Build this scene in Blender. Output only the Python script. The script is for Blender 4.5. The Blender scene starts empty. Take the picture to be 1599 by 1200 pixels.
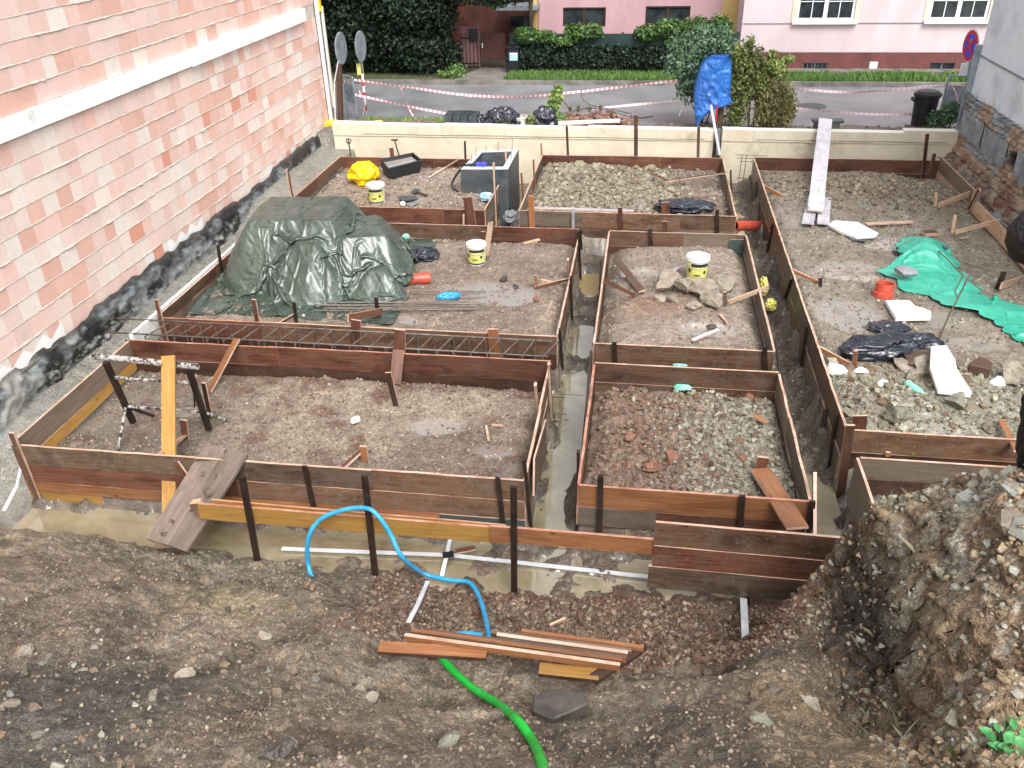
import bpy, math, random
import numpy as np
from mathutils import Vector, Matrix
from mathutils import noise as mnoise

random.seed(7)
rng = np.random.default_rng(11)
D = bpy.data
scene = bpy.context.scene
COL = scene.collection

# ------------------------------------------------------------------ camera
F, PITCH, ROLL, YAW, CH = 1317.2, 0.537344651, -0.0276405241, -0.161402117, 5.0
fwv = np.array([math.sin(YAW)*math.cos(PITCH), math.cos(YAW)*math.cos(PITCH), -math.sin(PITCH)])
rv = np.array([math.cos(YAW), -math.sin(YAW), 0.0]); uv_ = np.cross(rv, fwv)
c_, s_ = math.cos(ROLL), math.sin(ROLL)
rv, uv_ = c_*rv + s_*uv_, -s_*rv + c_*uv_
cam = D.cameras.new('camera'); cam.sensor_width = 36; cam.lens = F/1599*36; cam.clip_end = 600; cam.clip_start = .05
camo = D.objects.new('camera', cam); COL.objects.link(camo)
Mx = Matrix.Identity(4)
for i in range(3):
    Mx[i][0], Mx[i][1], Mx[i][2] = rv[i], uv_[i], -fwv[i]
Mx[2][3] = CH
camo.matrix_world = Mx
scene.camera = camo

def ray(px, py): return fwv + rv*(px-799.5)/F - uv_*(py-600)/F
def A(px, py, z=0.0):
    d = ray(px, py); t = (z-CH)/d[2]; return Vector((d[0]*t, d[1]*t, z))
def AY(px, py, y):
    d = ray(px, py); t = y/d[1]; return Vector((d[0]*t, y, CH+d[2]*t))
def AX(px, py, x):
    d = ray(px, py); t = x/d[0]; return Vector((x, d[1]*t, CH+d[2]*t))

# ------------------------------------------------------------------ world and light
w = D.worlds.new('World'); scene.world = w; w.use_nodes = True
nt = w.node_tree; nt.nodes.clear()
out = nt.nodes.new('ShaderNodeOutputWorld'); bg = nt.nodes.new('ShaderNodeBackground')
sky = nt.nodes.new('ShaderNodeTexSky'); sky.sky_type = 'NISHITA'; sky.sun_disc = False
sky.sun_elevation = math.radians(52); sky.sun_rotation = math.radians(155)
sky.air_density = 1.0; sky.dust_density = 4.0; sky.ozone_density = 1.0
hs = nt.nodes.new('ShaderNodeHueSaturation'); hs.inputs['Saturation'].default_value = .22
nt.links.new(sky.outputs[0], hs.inputs['Color']); nt.links.new(hs.outputs[0], bg.inputs[0])
bg.inputs[1].default_value = 0.15
nt.links.new(bg.outputs[0], out.inputs[0])
sun = D.lights.new('sun', 'SUN'); sun.energy = 1.15; sun.angle = math.radians(30); sun.color = (1, .97, .92)
suno = D.objects.new('sun', sun); COL.objects.link(suno)
el, az = math.radians(52), math.radians(155)
sd = Vector((math.sin(az)*math.cos(el), math.cos(az)*math.cos(el), math.sin(el)))
suno.rotation_euler = sd.to_track_quat('Z', 'Y').to_euler()
scene.view_settings.view_transform = 'Standard'; scene.view_settings.look = 'None'
scene.view_settings.exposure = 0.97; scene.view_settings.gamma = 1
scene.render.engine = 'CYCLES'
scene.render.resolution_x = 1024; scene.render.resolution_y = 768

# ------------------------------------------------------------------ noise
_T = rng.random((256, 256))
def vnoise(x, y):
    xi = np.floor(x).astype(np.int64); yi = np.floor(y).astype(np.int64)
    fx = x-xi; fy = y-yi; fx = fx*fx*(3-2*fx); fy = fy*fy*(3-2*fy)
    a = _T[xi & 255, yi & 255]; b = _T[(xi+1) & 255, yi & 255]; c = _T[xi & 255, (yi+1) & 255]; d = _T[(xi+1) & 255, (yi+1) & 255]
    return ((a*(1-fx)+b*fx)*(1-fy) + (c*(1-fx)+d*fx)*fy)*2-1
def fbm(x, y, f=1.0, o=4, g=.5):
    x = np.asarray(x, float); y = np.asarray(y, float)
    r = 0; a = 1; t = 0
    for i in range(o):
        r = r + a*vnoise(x*f+17.3*i, y*f-9.1*i); t += a; a *= g; f *= 2.03
        x, y = .8*x-.6*y, .6*x+.8*y
    return r/t
def ridged(x, y, f=1.0, o=4, g=.55):
    x = np.asarray(x, float); y = np.asarray(y, float)
    r = 0; a = 1; t = 0
    for i in range(o):
        r = r + a*(1-np.abs(vnoise(x*f+7.7*i, y*f+3.3*i))*2); t += a; a *= g; f *= 2.07
        x, y = .8*x-.6*y, .6*x+.8*y
    return r/t
def sst(a, b, x):
    t = np.clip((x-a)/(b-a), 0, 1); return t*t*(3-2*t)

# ------------------------------------------------------------------ materials
class NB:
    def __init__(s, name):
        s.m = D.materials.new(name); s.m.use_nodes = True; s.t = s.m.node_tree; s.t.nodes.clear()
        s.out = s.n('ShaderNodeOutputMaterial'); s.b = s.n('ShaderNodeBsdfPrincipled'); s.l(s.b.outputs[0], s.out.inputs[0])
    def n(s, k, **a):
        o = s.t.nodes.new(k)
        for q, v in a.items(): setattr(o, q, v)
        return o
    def l(s, a, b): s.t.links.new(a, b)
    def coord(s, kind='Object', scale=(1, 1, 1), rand=True):
        tc = s.n('ShaderNodeTexCoord'); mp = s.n('ShaderNodeMapping'); mp.inputs['Scale'].default_value = scale
        s.l(tc.outputs[kind], mp.inputs['Vector'])
        if rand:
            oi = s.n('ShaderNodeObjectInfo'); mm = s.n('ShaderNodeMath', operation='MULTIPLY'); mm.inputs[1].default_value = 37.0
            s.l(oi.outputs['Random'], mm.inputs[0]); cb = s.n('ShaderNodeCombineXYZ'); s.l(mm.outputs[0], cb.inputs[0]); s.l(mm.outputs[0], cb.inputs[1])
            s.l(cb.outputs[0], mp.inputs['Location'])
        return mp.outputs[0]
    def noise(s, v, scale, detail=4, rough=.55, dist=0):
        o = s.n('ShaderNodeTexNoise'); o.inputs['Scale'].default_value = scale; o.inputs['Detail'].default_value = detail
        o.inputs['Roughness'].default_value = rough; o.inputs['Distortion'].default_value = dist
        s.l(v, o.inputs['Vector']); return o.outputs['Fac']
    def ramp(s, f, stops):
        o = s.n('ShaderNodeValToRGB'); e = o.color_ramp.elements
        while len(e) < len(stops): e.new(.5)
        for i, (p, c) in enumerate(stops):
            e[i].position = p; e[i].color = (*c, 1) if len(c) == 3 else c
        s.l(f, o.inputs[0]); return o.outputs[0]
    def mix(s, f, a, b, mode='MIX'):
        o = s.n('ShaderNodeMix', data_type='RGBA', blend_type=mode)
        for k, v in ((0, f), (6, a), (7, b)):
            if isinstance(v, (int, float)): o.inputs[k].default_value = v
            elif isinstance(v, tuple): o.inputs[k].default_value = (*v, 1)
            else: s.l(v, o.inputs[k])
        return o.outputs[2]
    def bump(s, h, dist=.01, st=1.0):
        o = s.n('ShaderNodeBump'); o.inputs['Distance'].default_value = dist; o.inputs['Strength'].default_value = st
        s.l(h, o.inputs['Height']); s.l(o.outputs[0], s.b.inputs['Normal'])
    def map(s, f, a, b, c, d):
        o = s.n('ShaderNodeMapRange'); 
        for i, v in enumerate((a, b, c, d)): o.inputs[i+1].default_value = v
        s.l(f, o.inputs[0]); return o.outputs[0]
    def set(s, col=None, rough=None, metal=None, **k):
        for nme, v in (('Base Color', col), ('Roughness', rough), ('Metallic', metal)):
            if v is None: continue
            i = s.b.inputs[nme]
            if isinstance(v, (int, float)): i.default_value = v
            elif isinstance(v, tuple): i.default_value = (*v, 1)
            else: s.l(v, i)
        for q, v in k.items(): s.b.inputs[q].default_value = v
        return s.m

def hexc(r, g, b):
    f = lambda c: ((c/255+.055)/1.055)**2.4 if c > 10 else c/255/12.92
    return (f(r), f(g), f(b))

def m_wood(name, c1, c2, dark, stain=.5, rough=.42, mud=.25):
    b = NB(name); v = b.coord('UV')
    mp = b.n('ShaderNodeMapping'); mp.inputs['Scale'].default_value = (1.2, 26, 1); b.l(v, mp.inputs[0])
    g = b.noise(mp.outputs[0], 1.6, 5, .6, .8)
    col = b.ramp(g, [(.3, c1), (.7, c2)])
    mp2 = b.n('ShaderNodeMapping'); mp2.inputs['Scale'].default_value = (1.3, 5, 1); b.l(v, mp2.inputs[0])
    st = b.noise(mp2.outputs[0], 1.1, 6, .62, .5)
    col = b.mix(b.map(st, .48, .72, 0, stain), col, dark)
    vo = b.n('ShaderNodeTexVoronoi'); mp3 = b.n('ShaderNodeMapping'); mp3.inputs['Scale'].default_value = (2.2, 6, 1); b.l(v, mp3.inputs[0])
    b.l(mp3.outputs[0], vo.inputs['Vector']); vo.inputs['Scale'].default_value = 1.3
    col = b.mix(b.map(vo.outputs['Distance'], .03, .12, .85, 0), col, (.03, .012, .006))
    ob = b.coord('Object', rand=False)
    md = b.noise(ob, 5, 7, .7); col = b.mix(b.map(md, .50, .64, 0, mud*1.3), col, (.16, .135, .11))
    md2 = b.noise(ob, 38, 3, .6); col = b.mix(b.map(md2, .62, .68, 0, mud*1.6), col, (.25, .22, .18))
    oi = b.n('ShaderNodeObjectInfo'); col = b.mix(1.0, col, b.ramp(oi.outputs['Random'], [(0, (.62, .6, .6)), (1, (1.18, 1.12, 1.05))]), 'MULTIPLY')
    b.bump(g, .004, .6)
    return b.set(col, b.map(st, .3, .7, rough+.15, rough-.12))
def m_noise(name, c1, c2, scale=3, rough=.6, bump=0, bscale=20, metal=0, detail=5, **k):
    b = NB(name); v = b.coord('Object'); f = b.noise(v, scale, detail, .6)
    col = b.ramp(f, [(.35, c1), (.65, c2)])
    if bump: b.bump(b.noise(v, bscale, 4, .6), bump)
    return b.set(col, rough, metal, **k)
def m_muddy(name, c1, c2, mud, amt=.6, lo=.54, scale=6, rough=.4, bump=0, sz=(1, 1, 1)):
    b = NB(name); v = b.coord('Object', sz); f = b.noise(v, scale, 5, .6); col = b.ramp(f, [(.35, c1), (.65, c2)])
    g = b.noise(v, scale*.7, 8, .68, .4); k = b.map(g, lo, lo+.13, 0, amt); col = b.mix(k, col, mud)
    if bump: b.bump(b.noise(v, 40, 4, .6), bump)
    return b.set(col, b.map(g, lo, lo+.13, rough, .75))
def m_attr(name, rough=.7, bump=.004, bscale=60, var=.35, spec=.5, fine=90, rlo=None, gran=0):
    b = NB(name); at = b.n('ShaderNodeAttribute', attribute_name='Col')
    v = b.coord('Object', rand=False)
    f = b.noise(v, fine, 3, .65); f2 = b.noise(v, 7, 6, .65)
    col = b.mix(1.0, at.outputs['Color'], b.ramp(f, [(.3, (1-var,)*3), (.7, (1+var,)*3)]), 'MULTIPLY')
    col = b.mix(1.0, col, b.ramp(f2, [(.3, (1-var*.7,)*3), (.7, (1+var*.7,)*3)]), 'MULTIPLY')
    h = b.noise(v, bscale, 6, .7)
    if gran:
        for sc, lo, hi in ((gran, .68, 1.32), (gran*.42, .75, 1.2)):
            vo = b.n('ShaderNodeTexVoronoi'); vo.inputs['Scale'].default_value = sc; b.l(v, vo.inputs['Vector']); sp = b.n('ShaderNodeSeparateColor'); b.l(vo.outputs['Color'], sp.inputs[0])
            col = b.mix(1.0, col, b.ramp(sp.outputs[0], [(.0, (lo,)*3), (.6, (1, 1, 1)), (1, (hi, hi*.985, hi*.95))]), 'MULTIPLY')
            mu = b.n('ShaderNodeMath', operation='MULTIPLY_ADD'); mu.inputs[1].default_value = -.35; b.l(vo.outputs['Distance'], mu.inputs[0]); b.l(h, mu.inputs[2]); h = mu.outputs[0]
    if bump:
        b.bump(h, bump, 1)
    r = b.map(f2, .35, .65, rough if rlo is None else rlo, rough)
    if gran:
        r = b.map(at.outputs['Alpha'], 0, 1, 1, .06); mu = b.n('ShaderNodeMath', operation='MULTIPLY'); b.l(r, mu.inputs[0]); b.l(b.map(f2, .35, .65, rlo, rough), mu.inputs[1]); r = mu.outputs[0]
        b.l(at.outputs['Alpha'], b.b.inputs['Coat Weight']); b.b.inputs['Coat IOR'].default_value = 2.2; b.b.inputs['Coat Roughness'].default_value = .05
        bn = [n_ for n_ in b.t.nodes if n_.bl_idname == 'ShaderNodeBump'][0]; b.l(b.map(at.outputs['Alpha'], 0, 1, 1, .08), bn.inputs['Strength'])
        col = b.mix(at.outputs['Alpha'], col, at.outputs['Color'])
    return b.set(col, r, 0, **{'Specular IOR Level': spec})

M = {}
M['wood_red'] = m_wood('wood_red', hexc(87, 53, 42), hexc(120, 80, 63), hexc(40, 25, 21), .85, mud=.22)
M['wood_brown'] = m_wood('wood_brown', hexc(96, 68, 52), hexc(124, 97, 78), hexc(46, 33, 27), .8, mud=.5)
M['wood_grey'] = m_wood('wood_grey', hexc(105, 92, 81), hexc(132, 120, 107), hexc(57, 46, 38), .65, mud=.6)
M['wood_orange'] = m_wood('wood_orange', hexc(130, 82, 53), hexc(167, 119, 80), hexc(71, 42, 29), .6, mud=.15)
M['wood_yellow'] = m_wood('wood_yellow', hexc(164, 122, 58), hexc(196, 154, 84), hexc(112, 76, 40), .5, mud=.1)
M['wood_dark'] = m_wood('wood_dark', hexc(62, 42, 34), hexc(88, 62, 50), hexc(26, 20, 18), .7, mud=.15)
M['wood_teal'] = m_wood('wood_teal', hexc(52, 74, 76), hexc(70, 92, 92), hexc(34, 44, 46), .6, mud=.3)
M['wood_pale'] = m_wood('wood_pale', hexc(196, 168, 140), hexc(216, 190, 164), hexc(150, 116, 88), .4, mud=.3)
M['wood_wet'] = m_wood('wood_wet', hexc(78, 64, 54), hexc(110, 92, 78), hexc(40, 33, 28), .8, mud=.4)
M['wood_muddy'] = m_wood('wood_muddy', hexc(112, 100, 94), hexc(142, 130, 122), hexc(72, 60, 52), .7, mud=.95)
M['wood_silver'] = m_wood('wood_silver', hexc(188, 190, 204), hexc(212, 214, 226), hexc(120, 118, 124), .4, mud=.25)
M['edge'] = m_noise('wood_edge', hexc(176, 140, 118), hexc(214, 184, 164), 6, .45, detail=8)  # pale sawn edge; tone also takes in sky light falling on board tops
M['edge_red'] = m_noise('wood_edge_red', hexc(150, 96, 76), hexc(198, 150, 128), 6, .45, detail=8)  # redder sawn edge, with the same sky light mixed into its colour
M['rust'] = m_noise('rusty_dark_steel', (.018, .012, .010), (.05, .028, .02), 8, .5, .002, 40, .3)
M['rebar'] = m_noise('rebar_steel', (.11, .09, .08), (.24, .20, .17), 12, .5, .002, 90, .4)
M['steel_grey'] = m_noise('galvanised_grey', hexc(130, 140, 148), hexc(170, 180, 188), 4, .4, metal=.4)
M['galv_wet'] = m_noise('galvanised_strip', hexc(205, 210, 216), hexc(235, 238, 242), 4, .3, metal=.15)
M['foam'] = m_muddy('foam_worn', hexc(222, 222, 220), hexc(238, 238, 236), hexc(150, 138, 120), .6, .58, 9, .7, .003)
M['black_plastic'] = m_noise('black_plastic', (.008, .009, .012), (.02, .022, .028), 5, .35)
M['pvc_red'] = m_muddy('pvc_red_worn', hexc(186, 70, 54), hexc(208, 92, 74), hexc(104, 90, 74), .5, .57, 8, .35)
M['bucket'] = m_muddy('bucket_worn', hexc(206, 206, 202), hexc(232, 232, 228), hexc(104, 90, 74), .6, .56, 8, .4)
M['yellow'] = m_noise('yellow_print', hexc(200, 196, 84), hexc(226, 224, 140), 9, .45)
M['dark_print'] = m_noise('dark_print', hexc(30, 34, 30), hexc(60, 64, 56), 20, .5)
M['concrete'] = m_noise('grey_concrete', hexc(112, 116, 118), hexc(150, 154, 156), 5, .55, .004, 50)
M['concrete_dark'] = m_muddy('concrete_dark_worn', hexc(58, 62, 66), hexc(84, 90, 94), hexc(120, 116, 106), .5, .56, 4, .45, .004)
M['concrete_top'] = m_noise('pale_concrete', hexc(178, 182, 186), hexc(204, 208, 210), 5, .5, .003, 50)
M['blue_pipe'] = m_muddy('blue_pipe_worn', hexc(40, 146, 196), hexc(62, 164, 212), hexc(104, 90, 74), .7, .57, 8, .35)
M['green_hose'] = m_muddy('green_hose_worn', hexc(8, 168, 48), hexc(24, 196, 70), hexc(104, 90, 74), .8, .55, 9, .35)
M['signwhite'] = m_noise('sign_white', hexc(224, 226, 228), hexc(240, 240, 242), 4, .4)
M['signred'] = m_noise('sign_red', hexc(196, 22, 44), hexc(214, 34, 54), 4, .35)
M['signblue'] = m_noise('sign_blue', hexc(48, 62, 210), hexc(70, 80, 226), 4, .35)
M['yellow_sheet'] = m_noise('yellow_sheet_plastic', hexc(232, 190, 14), hexc(250, 214, 30), 4, .35, .004, 18)
M['glass_dark'] = m_noise('dark_window_glass', (.015, .02, .022), (.05, .06, .065), 2.5, .08)
M['white_frame'] = m_noise('white_window_frame', hexc(226, 228, 230), hexc(240, 242, 244), 3, .4)
M['brown_frame'] = m_noise('brown_window_frame', (.03, .016, .01), (.05, .03, .02), 4, .5)
M['render_pale'] = m_muddy('render_pale_worn', hexc(206, 188, 193), hexc(216, 200, 204), hexc(186, 170, 172), .35, .52, 1.2, .85, .002, (1, 1, .35))
M['render_pink'] = m_muddy('render_pink_worn', hexc(186, 148, 156), hexc(196, 160, 166), hexc(160, 122, 130), .4, .52, 1.2, .85, .002, (1, 1, .35))
M['render_yellow'] = m_noise('yellow_render', hexc(186, 156, 98), hexc(200, 172, 114), 2, .8)
M['plinth'] = m_muddy('plinth_worn', hexc(104, 58, 56), hexc(122, 70, 66), hexc(84, 60, 56), .6, .5, 3, .65, .003)
M['cream'] = m_muddy('cream_worn', hexc(210, 200, 176), hexc(224, 215, 194), hexc(150, 140, 120), .5, .55, 2.2, .65, .002)
M['cream_cap'] = m_muddy('cream_cap_worn', hexc(226, 221, 208), hexc(238, 234, 224), hexc(160, 152, 136), .4, .58, 3, .6)
M['barkblack'] = m_noise('black_bark', (.005, .005, .005), (.022, .02, .019), 16, .75, .05, 22)
M['bark'] = m_noise('brown_bark', (.05, .035, .025), (.10, .075, .055), 9, .8, .01, 20)
M['plaster_blue'] = m_muddy('plaster_blue_worn', hexc(222, 232, 240), hexc(236, 242, 246), hexc(150, 154, 156), .4, .54, 1.5, .8, .004)
M['roof'] = m_noise('roof_tiles', (.12, .05, .035), (.2, .08, .05), 5, .7)
M['asphalt'] = m_noise('wet_asphalt', hexc(116, 117, 120), hexc(146, 147, 150), .9, .28, .004, 120, detail=9)
M['kerb'] = m_noise('kerb_stone', hexc(92, 88, 84), hexc(138, 134, 128), 3, .6, .004, 40)
M['pavement'] = m_noise('footpath_concrete', hexc(116, 112, 106), hexc(142, 138, 132), 3, .5, .004, 40)
M['gate_pink'] = m_noise('faded_pink_gate', hexc(124, 92, 92), hexc(150, 112, 112), 3, .6)
M['door_brown'] = m_noise('brown_wood_door', hexc(66, 38, 32), hexc(92, 52, 44), 3, .5)
M['net'] = m_noise('dark_green_netting', (.01, .03, .028), (.02, .05, .045), 3, .7)
M['dirt_steel'] = NB('mud_spattered_steel')
_b = M['dirt_steel']; _v = _b.coord('Object'); _f = _b.noise(_v, 22, 5, .7)
M['dirt_steel'] = _b.set(_b.ramp(_f, [(.44, (.02, .018, .016)), (.54, (.45, .43, .40))]), .5)
def m_stripes(name, c1, c2, freq, rough=.45):
    b = NB(name); tc = b.n('ShaderNodeTexCoord'); sp = b.n('ShaderNodeSeparateXYZ'); b.l(tc.outputs['UV'], sp.inputs[0])
    m = b.n('ShaderNodeMath', operation='MULTIPLY'); m.inputs[1].default_value = freq; b.l(sp.outputs[0], m.inputs[0])
    f = b.n('ShaderNodeMath', operation='FRACT'); b.l(m.outputs[0], f.inputs[0])
    g = b.n('ShaderNodeMath', operation='GREATER_THAN'); g.inputs[1].default_value = .5; b.l(f.outputs[0], g.inputs[0])
    return b.set(b.mix(g.outputs[0], c1, c2), rough)
M['tape'] = m_stripes('red_white_tape', hexc(240, 232, 234), hexc(222, 140, 150), 9)
M['tape_faint'] = m_stripes('faded_tape', hexc(226, 214, 216), hexc(222, 186, 190), 9)
M['pole_rw'] = m_stripes('red_white_pole', hexc(232, 226, 226), hexc(176, 24, 40), 3.4)
def m_water(name, c1, c2, rough=.06, scale=2):
    b = NB(name); v = b.coord('Object', rand=False); f = b.noise(v, scale, 7, .66, .6)
    b.bump(b.noise(v, 9, 3, .6), .0025, .5)
    return b.set(b.ramp(f, [(.35, c1), (.65, c2)]), rough, 0, **{'Specular IOR Level': .5, 'Coat Weight': 1.0, 'Coat IOR': 2.3, 'Coat Roughness': .04})
M['water'] = m_water('muddy_water', hexc(116, 106, 78), hexc(166, 158, 134), .03, 1.0)
M['water_y'] = m_water('yellow_muddy_water', hexc(150, 132, 88), hexc(168, 150, 106), .03)
M['puddle'] = m_water('puddle_water', hexc(140, 132, 126), hexc(166, 160, 158), .04)
M['earth'] = m_attr('wet_earth', .72, .016, 45, .45, .45, 110, .34, 75)
M['stone'] = m_attr('loose_stone', .6, .004, 60, .25, .4, 60, .4)
M['brick'] = m_attr('clay_block', .85, .002, 80, .07, .2, 40)
M['masonry'] = m_attr('rubble_masonry', .7, .01, 30, .35, .4, 50)
def m_leaf(name, rough=.5):
    b = NB(name); at = b.n('ShaderNodeAttribute', attribute_name='Col')
    m = b.set(at.outputs['Color'], rough)
    tr = b.n('ShaderNodeBsdfTranslucent'); b.l(at.outputs['Color'], tr.inputs[0]); mx = b.n('ShaderNodeMixShader'); mx.inputs[0].default_value = .25
    b.l(b.b.outputs[0], mx.inputs[1]); b.l(tr.outputs[0], mx.inputs[2]); b.l(mx.outputs[0], b.out.inputs[0]); return m
M['leaf'] = m_leaf('leaf')
def m_tarp(name, c1, c2, rough=.3, bs=14, bd=.012):
    b = NB(name); v = b.coord('Object'); f = b.noise(v, 2.2, 5, .6); n1 = b.noise(v, bs, 5, .6, 1.2); n2 = b.noise(v, bs*4, 3, .5)
    ad = b.n('ShaderNodeMath', operation='ADD'); b.l(n1, ad.inputs[0]); mu = b.n('ShaderNodeMath', operation='MULTIPLY'); mu.inputs[1].default_value = .25
    b.l(n2, mu.inputs[0]); b.l(mu.outputs[0], ad.inputs[1])
    rd = b.n('ShaderNodeTexNoise'); rd.noise_type = 'RIDGED_MULTIFRACTAL'; rd.inputs['Scale'].default_value = bs*.4; rd.inputs['Detail'].default_value = 3; rd.inputs['Distortion'].default_value = .8; b.l(v, rd.inputs['Vector'])
    mr = b.n('ShaderNodeMath', operation='MULTIPLY_ADD'); mr.inputs[1].default_value = 2.4; b.l(rd.outputs['Fac'], mr.inputs[0]); b.l(ad.outputs[0], mr.inputs[2]); b.bump(mr.outputs[0], bd, .9)
    md = b.noise(v, 1.6, 5, .6)
    return b.set(b.ramp(f, [(.35, c1), (.65, c2)]), b.map(md, .4, .6, rough, rough+.15), **{'Coat Weight': .6, 'Coat IOR': 1.7, 'Coat Roughness': rough*.9})
M['blackbag'] = m_tarp('black_bag_film', (.006, .008, .018), (.02, .024, .045), .12, 22, .02)
M['tarp_green'] = m_tarp('green_tarpaulin', hexc(48, 62, 54), hexc(78, 92, 82), .24, 14, .02)
M['tarp_teal'] = m_tarp('turquoise_tarpaulin', hexc(40, 160, 134), hexc(66, 184, 158), .38, 16, .008)
M['tarp_blue'] = m_tarp('blue_tarpaulin', hexc(20, 92, 178), hexc(40, 118, 204), .4, 9, .02)

# ------------------------------------------------------------------ object helpers
class MB:
    def __init__(s): s.v = []; s.f = []; s.m = []; s.uv = []
    def face(s, idx, mi=0, uv=None):
        s.f.append(idx); s.m.append(mi); s.uv.append(uv if uv else [(0, 0)]*len(idx))
    def board(s, p0, p1, h, t, n=1, wob=0.0, up=(0, 0, 1), top_at=True, edge=1):
        """plank from p0 to p1 (its top edge line when top_at), h along up, thickness t sideways"""
        p0 = Vector(p0); p1 = Vector(p1); ax = (p1-p0); L = ax.length; ax.normalize(); up = Vector(up)
        up = (up-ax*up.dot(ax)).normalized(); sd = ax.cross(up).normalized()
        off = random.random()*40; b0 = len(s.v)
        for i in range(n+1):
            q = p0+(p1-p0)*(i/n); k = Vector((0, 0, 0))
            if 0 < i < n: k = sd*random.uniform(-wob, wob)+up*random.uniform(-wob, wob)*.6
            q = q+k; lo, hi = (-h, 0) if top_at else (-h/2, h/2)
            for a, b in ((-t/2, hi), (t/2, hi), (t/2, lo), (-t/2, lo)): s.v.append(q+sd*a+up*b)
        for i in range(n):
            u0 = off+L*i/n; u1 = off+L*(i+1)/n; a = b0+i*4
            for j, (v0, v1, mi) in enumerate(((0, t, edge), (0, h, 0), (h, h+t, edge), (h, 0, 0))):
                k = (j+1) % 4
                s.face([a+j, a+k, a+4+k, a+4+j], mi, [(u0, v0), (u0, v1), (u1, v1), (u1, v0)])
        e = b0+4*n
        s.face([b0+3, b0+2, b0+1, b0], edge, [(off, 0), (off+t, 0), (off+t, h), (off, h)])
        s.face([e, e+1, e+2, e+3], edge, [(off, 0), (off+t, 0), (off+t, h), (off, h)])
    def box(s, c, d, rz=0, mi=0, bot=True):
        c = Vector(c); x, y, z = (q/2 for q in d); R = Matrix.Rotation(rz, 3, 'Z'); b = len(s.v)
        for k in ((-x, -y, -z), (x, -y, -z), (x, y, -z), (-x, y, -z), (-x, -y, z), (x, -y, z), (x, y, z), (-x, y, z)): s.v.append(c+R@Vector(k))
        for f in ((0, 3, 2, 1), (4, 5, 6, 7), (0, 1, 5, 4), (1, 2, 6, 5), (2, 3, 7, 6), (3, 0, 4, 7)):
            s.face([b+i for i in f], mi, [(0, 0), (1, 0), (1, 1), (0, 1)])
    def tube(s, pts, r, n=8, cap=True, mi=0):
        pts = [Vector(p) for p in pts]; b = len(s.v); L = 0; pn = None
        rr = r if isinstance(r, (list, tuple)) else [r]*len(pts)
        for i, p in enumerate(pts):
            d = (pts[min(i+1, len(pts)-1)]-pts[max(i-1, 0)]).normalized()
            if pn is None: a = d.orthogonal().normalized()
            else: a = (pn-d*pn.dot(d)).normalized()
            pn = a; c = d.cross(a)
            for k in range(n):
                t = 2*math.pi*k/n; s.v.append(p+(a*math.cos(t)+c*math.sin(t))*rr[i])
        for i in range(len(pts)-1):
            l1 = L+(pts[i+1]-pts[i]).length
            for k in range(n):
                k2 = (k+1) % n
                s.face([b+i*n+k, b+i*n+k2, b+(i+1)*n+k2, b+(i+1)*n+k], mi, [(L, 0), (L, 1), (l1, 1), (l1, 0)])
            L = l1
        if cap:
            s.face([b+k for k in range(n)][::-1], mi); e = b+(len(pts)-1)*n; s.face([e+k for k in range(n)], mi, [(L, 0)]*n)
    def lathe(s, c, prof, n=20, mi=0, ax=None, a0=0, a1=2*math.pi):
        c = Vector(c); b = len(s.v); R = Matrix.Identity(3) if ax is None else Vector(ax).to_track_quat('Z', 'Y').to_matrix()
        full = abs(a1-a0-2*math.pi) < 1e-6; nn = n if full else n+1
        for r, z in prof:
            for k in range(nn):
                t = a0+(a1-a0)*k/n; s.v.append(c+R@Vector((r*math.cos(t), r*math.sin(t), z)))
        for i in range(len(prof)-1):
            for k in range(n):
                k2 = (k+1) % nn; s.face([b+i*nn+k, b+i*nn+k2, b+(i+1)*nn+k2, b+(i+1)*nn+k], mi)
    def prism(s, pts, z0, z1, mi=0):
        """extrude closed polygon of 3D offsets pts (x,y) between z0,z1"""
        b = len(s.v); n = len(pts)
        for z in (z0, z1):
            for p in pts: s.v.append(Vector((p[0], p[1], z if len(p) < 3 else z+p[2])))
        s.face([b+i for i in range(n)][::-1], mi); s.face([b+n+i for i in range(n)], mi)
        for i in range(n): j = (i+1) % n; s.face([b+i, b+j, b+n+j, b+n+i], mi)
    def rock(s, c, d, seed, rz=0, flat=.0, n=2, mi=0):
        r = random.Random(seed); import bmesh as _bm
        bm = _bm.new(); _bm.ops.create_icosphere(bm, subdivisions=n, radius=1)
        ph = [(Vector((r.gauss(0, 1), r.gauss(0, 1), r.gauss(0, 1))).normalized(), r.uniform(.42, .8)) for _ in range(11)]
        R = Matrix.Rotation(rz, 3, 'Z'); b = len(s.v); c = Vector(c)
        for v in bm.verts:
            p = v.co.copy()
            for nn, dd in ph:
                q = p.dot(nn)
                if q > dd: p -= nn*(q-dd)
            if n >= 3:
                q_ = p*2.3+Vector((seed*3.1, seed, 0)); p = p*(1+.16*mnoise.noise(q_)+.09*mnoise.noise(q_*2.7)+.05*mnoise.noise(q_*6))
            p = Vector((p.x*d[0]/2, p.y*d[1]/2, p.z*d[2]/2))*1.2
            s.v.append(c+R@p)
        for f in bm.faces: s.face([b+v.index for v in f.verts], mi, [(0, 0)]*3)
        bm.free()
    def build(s, name, mats, parent=None, loc=None, smooth=False, kind=None, solid=0):
        if not isinstance(mats, (list, tuple)): mats = [mats]
        mats = [M[m] if isinstance(m, str) else m for m in mats]
        if parent is not None: o0 = Vector(parent['_o'])
        elif loc is not None: o0 = Vector(loc)
        else:
            xs = [v[0] for v in s.v]; ys = [v[1] for v in s.v]; zs = [v[2] for v in s.v]
            o0 = Vector(((min(xs)+max(xs))/2, (min(ys)+max(ys))/2, min(zs)))
        me = D.meshes.new(name); me.from_pydata([tuple(Vector(v)-o0) for v in s.v], [], s.f)
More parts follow.
